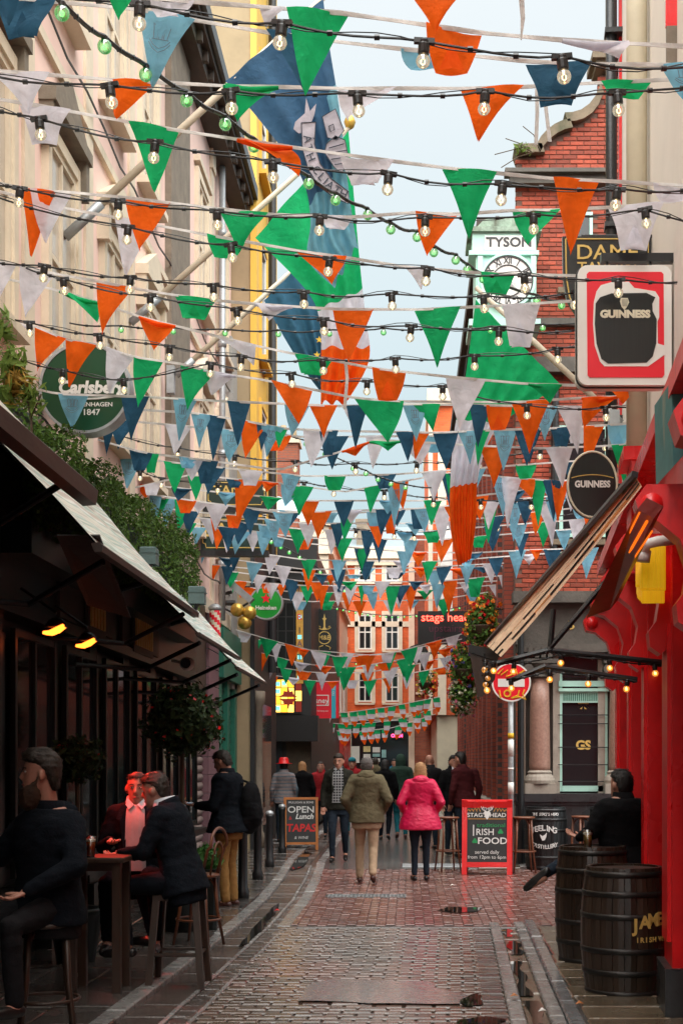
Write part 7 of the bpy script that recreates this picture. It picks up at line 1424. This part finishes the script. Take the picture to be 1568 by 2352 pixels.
    for n_ in 'LR':
        c = MB(); a_, t_ = j['ank' + n_], j['toe' + n_]; h_ = a_ + (a_ - t_).normalized() * .04; h_.z = a_.z - .045 if abs(a_.z - t_.z) < .12 else h_.z
        limb(c, [h_, a_.lerp(t_, .5) - Vector((0, 0, .02 if abs(a_.z - t_.z) < .12 else 0)), t_], [.038 * k, .041 * k, .032 * k]); remesh('shoe', c, FB[shoe], s, .013)
    # --- hair / hood
    if hair:
        c = MB(); c.rings(ringset(HAIR[hair], hm, k * 1.02)); hx = MB(); rnd = random.Random(int(D * 100))
        rs_ = ringset(HAIR[hair], hm, k * 1.02)
        if hair != 'hood':
            for _ in range(420 if D < 20 else 160):
                i = rnd.randrange(1, len(rs_) - 1); m2 = rnd.randrange(18); p0 = rs_[i][m2].lerp(rs_[i][(m2 + 1) % 18], rnd.random()); p1 = rs_[i - 1][(m2 + rnd.choice((0, 0, 1, -1))) % 18]; up_ = (p0 - hm @ Vector((0, 0, .02))).normalized(); dr = (p1 - p0).normalized(); ln_ = rnd.uniform(.02, .045); sd_ = dr.cross(up_).normalized() * rnd.uniform(.0015, .003)
                a0_ = p0 + up_ * .004; a1_ = p0 + dr * ln_ * .5 + up_ * rnd.uniform(.006, .014); a2_ = p0 + dr * ln_ + up_ * rnd.uniform(-.004, .012); hx.add([a0_ - sd_, a0_ + sd_, a1_ + sd_, a1_ - sd_, a2_], [(0, 1, 2, 3), (3, 2, 4)])
        remesh('hair' if hair != 'hood' else 'hood', c, HM[hmat] if hair != 'hood' else FB[top], s, .009, .006 if hair != 'hood' else .004, 30 if hair != 'hood' else 12, 2, extra=hx)
    if hood:
        c = MB(); q = j['neck'] - fv * .075 * k; ball(c, q + Vector((0, 0, -.01)), (.135 * k, .075 * k, .085 * k)); ball(c, q - fv * .02 + Vector((0, 0, -.08)), (.09 * k, .05 * k, .08 * k)); remesh('hood', c, FB[top], s, .012, .008, 14)
    if True:
        c = MB(); q = j['neck']; rr = [[q + Vector((0, 0, dz)) + rv * r_ * math.cos(2 * math.pi * i / 18) + fv * (r_ * math.sin(2 * math.pi * i / 18) + dy) for i in range(18)] for (dz, r_, dy) in ((-.03, .112, 0), (.02, .098, .0), (.07, .083, .008), (.072, .070, .008), (.02, .066, 0))]; c.rings(rr, cap=False).build('collar', FB[top] if not beltc else FB['collar'], s, local=True, smooth=True)
        if beltc:
            c = MB(); rr = [[q + Vector((0, 0, dz + .02 * max(0, -math.sin(a_)))) + rv * r_ * math.cos(a_) + fv * (r_ * math.sin(a_)) for a_ in [math.pi * (.95 + 1.1 * i / 17) for i in range(18)]] for (dz, r_) in ((-.04, .124), (.015, .110), (.045, .098), (.035, .088), (-.02, .09))]
            c.add([v_ for r_ in rr for v_ in r_], [(a_ * 18 + i, a_ * 18 + i + 1, a_ * 18 + 18 + i + 1, a_ * 18 + 18 + i) for a_ in range(4) for i in range(17)]).build('jacket_collar', FB[top], s, local=True, smooth=True)
    if feat:
        e_ = MB()
        for sg_ in (-1, 1):
            o = MB(); o.add([], []); c = MB(); ball(c, hd3((sg_ * .030, .083, .012)), (.011 * k, .008 * k, .0065 * k), 8, 6); eo = c.build('eye', EYE[0], s, local=True, smooth=True); c = MB(); ball(c, hd3((sg_ * .030 + gaze * .004, .0885, .012)), .0055 * k, 8, 6); c.build('pupil', EYE[1], eo, local=True)
            c = MB(); c.tube([hd3((sg_ * .014, .094, .034)), hd3((sg_ * .032, .093, .039)), hd3((sg_ * .052, .078, .032))], .0045 * k, 6); c.build('eyebrow', HM[hmat] if hmat else HM['dark'], s, local=True)
        c = MB(); c.tube([hd3((-.024, .090, -.066)), hd3((0, .099, -.063)), hd3((.024, .090, -.066))], .0055 * k, 6); c.build('mouth', EYE[2], s, local=True)
    return s, j, fv, rv, hm
def chestpanel(s, j, fv, rv, name, mat, w0, w1, z0, z1, out_=.15, k=1):
    """visible shirt front between the open jacket edges"""
    vs = []; n, m_ = 8, 8
    for a in range(m_ + 1):
        t = a / m_; z = z0 + (z1 - z0) * t; w_ = w0 + (w1 - w0) * t; c = j['pel'].lerp(j['neck'], z)
        for i in range(n + 1):
            u = i / n * 2 - 1; ry = (.14 if z < .8 else .14 - (z - .8) * .22) + out_ - .15; vs.append(c + rv * w_ * u + fv * (ry * math.sqrt(max(0, 1 - (u * w_ / .24) ** 2)) + .034 + .004 * math.sin(u * 9 + t * 7)))
    return MB().add(vs, [(a * (n + 1) + i, a * (n + 1) + i + 1, (a + 1) * (n + 1) + i + 1, (a + 1) * (n + 1) + i) for a in range(m_) for i in range(n)]).build(name, mat, s, local=True, smooth=True)
def lapels(s, j, fv, rv, mat, shirt):
    for sg_ in (-1, 1):
        pt_ = lambda x, z, o_: j['pel'].lerp(j['neck'], z) + rv * sg_ * x + fv * ((.14 if z < .8 else .14 - (z - .8) * .22) * math.sqrt(max(0, 1 - (x / .24) ** 2)) + o_)
        MB().prism([pt_(.060, 1.02, .042), pt_(.115, .98, .034), pt_(.150, .80, .036), pt_(.120, .76, .042), pt_(.088, .30, .046), pt_(.074, .32, .048)], -fv * .008).build('lapel', mat, s, local=True)
        MB().prism([pt_(.012, 1.0, .052), pt_(.070, 1.10, .036), pt_(.078, 1.0, .046), pt_(.050, .93, .052)], -fv * .006).build('shirt_collar_wing', shirt, s, local=True)
X = lambda px, D: (px - X0) * D / F
W1 = dict(kneeL=(-.10, .10, .51), ankL=(-.10, .06, .09), toeL=(-.11, .23, .04), kneeR=(.09, -.02, .50), ankR=(.09, -.22, .14), toeR=(.10, -.08, .035))
W2 = dict(kneeR=(.10, .10, .51), ankR=(.10, .06, .09), toeR=(.11, .23, .04), kneeL=(-.09, -.02, .50), ankL=(-.09, -.22, .14), toeL=(-.10, -.08, .035))
POC = dict(elL=(-.30, -.10, 1.16), wrL=(-.22, .06, .98), hdL=(.4, .6, -.6), elR=(.30, -.10, 1.16), wrR=(.22, .06, .98), hdR=(-.4, .6, -.6))
p = person('man in olive jacket and beige trousers walking away, grey hair', X(842, 18.9), 18.9, 0, 'khaki', 'beige', 'crop', 'grey', 'brown', {**W1, **POC}, 1.74, bulk=1.22, hood=True, hem=.82)
p = person('woman in bright crimson jacket and dark leggings walking away, blonde bob', X(965, 19.3), 19.3, 3, 'red', 'leg', 'bob', 'blonde', 'shoe', {**POC, 'ankL': (-.09, -.02, .085), 'ankR': (.09, .02, .085), 'kneeL': (-.085, .02, .5), 'kneeR': (.085, .03, .5)}, 1.66, bulk=1.15, hood=True, hem=.7, hips=1.08)
p = person('man in dark jacket and plaid shirt walking towards the camera', X(778, 22.8), 22.8, 178, 'dkkhaki', 'jeans', 'short', 'brown', 'shoe', W2, 1.80, feat=True, pitch=-8, yaw=-8)
chestpanel(p[0], p[1], p[2], p[3], 'plaid_shirt', FB['plaid'], .10, .085, .0, .97); lapels(p[0], p[1], p[2], p[3], FB['dkkhaki'], FB['plaid'])
p = person('man in navy jacket and tan trousers standing, looking at his phone', X(524, 15.8), 15.8, 72, 'navy', 'tan', 'short', 'brown', 'brown', {'elL': (-.26, .06, 1.14), 'wrL': (-.12, .34, 1.14), 'hdL': (.1, 1, .1), 'elR': (.26, .04, 1.14), 'wrR': (.12, .30, 1.12), 'hdR': (-.1, 1, .1), 'head': (0, .07, 1.625), 'neck': (0, .01, 1.49)}, 1.80, bulk=1.2, pitch=-22, feat=True, hem=.78)
q = p[0].matrix_basis @ (p[1]['wrL'] + Vector((.02, .12, .02))); ph = empty('mobile_phone', q, R(72), 'small phone held by the man in tan trousers', 'phone'); MB().bbox(-.035, .035, -.07, .07, 0, .009, .003).build('case', M['plastic'], ph, local=True); MB().box(-.031, .031, -.062, .062, .009, .0102).build('screen', emat('phone_screen', (.6, .7, .8), .2), ph, local=True)
bp = empty('backpack', (X(572, 15.85), 15.85, 1.08), R(72), 'black backpack on the back of the man in tan trousers', 'backpack')
c = MB(); ball(c, (0, -.02, .1), (.17, .12, .28)); ball(c, (0, -.08, 0), (.14, .08, .17)); ball(c, (0, 0, -.08), (.16, .11, .16)); remesh('bag', c, FB['black'], bp, .014, .008, 10)
for sg_ in (-1, 1): MB().tube([(sg_ * .11, .02, .34), (sg_ * .13, .14, .38), (sg_ * .14, .30, .22), (sg_ * .13, .24, -.05), (sg_ * .12, .05, -.15)], .016, 6).build('strap', FB['black'], bp, local=True)
# seated foreground figures
p = person('bearded man in dark jacket seated at the left edge, in profile', -2.14, 8.2, 146, 'navy', 'grey', 'swept', 'brown', 'shoe', {'wrR': (.46, .30, 1.24), 'elR': (.32, .10, 1.10), 'hdR': (.8, .6, .1), 'wrL': (-.14, .30, .92), 'elL': (-.29, .06, 1.06), 'hdL': (.3, 1, -.3), 'head': (.02, .05, 1.59), 'kneeR': (.20, .36, .72), 'kneeL': (-.14, .40, .74), 'ankR': (.22, .30, .30), 'toeR': (.24, .45, .25), 'ankL': (-.13, .36, .30), 'toeL': (-.14, .52, .26)}, 1.78, seated=.74, feat=True, skin='skinr', bulk=1.25, yaw=-40, hem=.82, hood=True)
c = MB(); c.rings(ringset([(-.215, .02, .085, .03), (-.185, .050, .115, .0), (-.135, .066, .120, -.02), (-.09, .071, .112, -.01), (-.045, .074, .045, .0), (-.01, .076, .02, -.005)], p[4], 1.03)); remesh('beard', c, HM['beard'], p[0], .009, .007, 26, 2); chestpanel(p[0], p[1], p[2], p[3], 'teal_top', FB['teal'], .04, .045, .6, .95)
p = person('man in dark blazer with open collar facing the camera, lit red by the heater', -2.13, 10.85, 184, 'navy', 'navy', 'crop', 'brown', 'shoe', {'wrR': (.16, .34, 1.06), 'wrL': (-.22, .32, 1.06)}, 1.78, seated=.70, feat=True, skin='skinr', beltc=1, pitch=-4)
chestpanel(p[0], p[1], p[2], p[3], 'shirt', FB['shirt'], .085, .07, .05, 1.0); lapels(p[0], p[1], p[2], p[3], FB['suit'], FB['collar'])
p = person('man in dark blazer seated in profile, leaning to the left', -1.68, 10.3, 78, 'navy', 'navy', 'short', 'brown', 'shoe', {'pel': (0, 0, .80), 'chest': (0, .08, 1.13), 'neck': (0, .14, 1.32), 'head': (.0, .22, 1.445), 'shL': (-.185, .12, 1.26), 'shR': (.185, .12, 1.26), 'elR': (.27, .10, 1.0), 'wrR': (.14, .36, .96), 'elL': (-.26, .2, 1.0), 'wrL': (-.14, .44, .98), 'kneeR': (.16, .40, .74), 'ankR': (.16, .30, .34), 'toeR': (.17, .46, .30)}, 1.78, seated=.70, feat=True, skin='skinr', beltc=1, pitch=-14, bulk=1.1)
p = person('person in black coat seated with back to the camera at right, legs crossed', 1.84, 11.75, 20, 'black', 'jeans', 'short', 'dark', 'shoe', {'kneeL': (-.26, .34, .84), 'ankL': (-.62, .22, .70), 'toeL': (-.74, .30, .58), 'kneeR': (-.06, .42, .78), 'ankR': (-.06, .34, .34), 'toeR': (-.08, .5, .28), 'wrL': (-.30, .20, 1.0), 'elL': (-.28, .0, 1.06), 'hdL': (-.3, .6, .2)}, 1.80, seated=.70, bulk=1.22, yaw=12, hem=.78)
# background walkers
p = person('person in red hat and striped jumper walking away, left', X(652, 28), 28, 8, 'stripe', 'jeans', 'short', 'dark', H=1.68)
c = MB(); c.lathe([(.17, 0), (.175, .008), (.10, .02), (.095, .10), (.07, .13), (.001, .135)], p[1]['head'] + Vector((0, -.01, .06)), 20).build('hat', M['red'], p[0], local=True, smooth=True)
person('woman with long blonde hair and black coat beside the red hat', X(694, 28.5), 28.5, 10, 'black', 'jeans', 'long', 'blonde', H=1.66)
person('woman in a dark red top with tied hair facing the camera, far left group', X(737, 30), 30, 175, 'redtop', 'jeans', 'crop', 'brown', H=1.66, feat=True)
p = person('person in pale blue cap and orange vest behind the plaid shirt man', X(809, 31), 31, 175, 'redtop', 'teal', 'crop', 'dark', H=1.74, feat=True); MB().lathe([(.09, 0), (.088, .05), (.05, .09), (.001, .1)], p[1]['head'] + Vector((0, .01, .05)), 16).build('cap', FB['teal'], p[0], local=True, smooth=True)
person('dark clothed walker just right of the olive jacket', X(884, 29), 29, -6, 'black', 'navy', 'bob', 'dark', H=1.70, J=W1)
person('person in dark green hooded top walking away', X(920, 29.5), 29.5, 5, 'green', 'teal', 'hood', None, 'brown', J=W2, H=1.80, bulk=1.12)
person('bald man partly hidden behind the crimson jacket', X(987, 26), 26, 20, 'grey', 'jeans', None, None, H=1.80, yaw=-20)
p = person('man in open dark jacket and blue jumper facing the camera by the brick wall', X(1040, 24.6), 24.6, 205, 'black', 'jeans', 'short', 'dark', H=1.78, feat=True); chestpanel(p[0], p[1], p[2], p[3], 'blue_jumper', FB['blue'], .12, .09, .0, .95); lapels(p[0], p[1], p[2], p[3], FB['black'], FB['collar'])
person('man in maroon jumper with back turned, leaning by the brick wall', X(1068, 23.8), 23.8, 25, 'maroon', 'jeans', 'short', 'dark', H=1.82, yaw=25, J={'chest': (-.03, .02, 1.3), 'neck': (-.06, .0, 1.49), 'head': (-.08, .04, 1.635)})
person('distant walker in olive coat near the far shop window, left of centre', X(862, 38), 38, 5, 'khaki', 'jeans', 'short', 'brown', H=1.75, J=W1)
person('distant walker in blue top towards the end of the street, right', X(905, 44), 44, 170, 'blue', 'jeans', 'short', 'dark', H=1.72, J=W2)
# ============================================================ finish text and remeshed surfaces in one evaluation
bpy.context.view_layer.update(); dg = bpy.context.evaluated_depsgraph_get()
for jb in JOBS:
    o = jb[1]
    if jb[0] == 'text':
        me = bpy.data.meshes.new_from_object(o.evaluated_get(dg)); nm_ = o.name.split('.')[0]; n_ = bpy.data.objects.new('tmp', me); COL.objects.link(n_)
        n_.parent = o.parent; n_.location = o.location; n_.rotation_euler = o.rotation_euler; n_.scale = o.scale; par = o.parent
        bpy.data.objects.remove(o); n_.name = nm_
    else:
        _, o, amp, fr, extra, ph = jb
        me = bpy.data.meshes.new_from_object(o.evaluated_get(dg))
        if amp:
            nr_ = [v.normal.copy() for v in me.vertices]; pv = Vector((ph, ph * .7, 0))
            for v, q in zip(me.vertices, nr_):
                c = v.co; f_ = .7 * noise.noise(Vector((c.x * fr * .7, c.y * fr * .7, c.z * fr * 1.9)) + pv) + .7 * noise.noise(Vector((c.x * fr * 1.6 + c.z * fr * 1.3, c.y * fr, c.z * fr * 2.2)) * 1.3 + pv) - .5 * abs(noise.noise(Vector((c.x * fr * 1.1 - c.z * fr * .9, c.y * fr, c.z * fr * 1.8)) + pv * 2)); v.co = c + q * f_ * amp
        if extra is not None and extra.f:
            mt = me.materials[0]; b = MB(); b.v = [v.co.copy() for v in me.vertices]; b.f = [tuple(p.vertices) for p in me.polygons]; b.m = [0] * len(b.f); b.add(extra.v, extra.f); me = b.mesh(me.name, mt)
        me.polygons.foreach_set('use_smooth', [True] * len(me.polygons)); me.update()
        o.modifiers.clear(); o.data = me
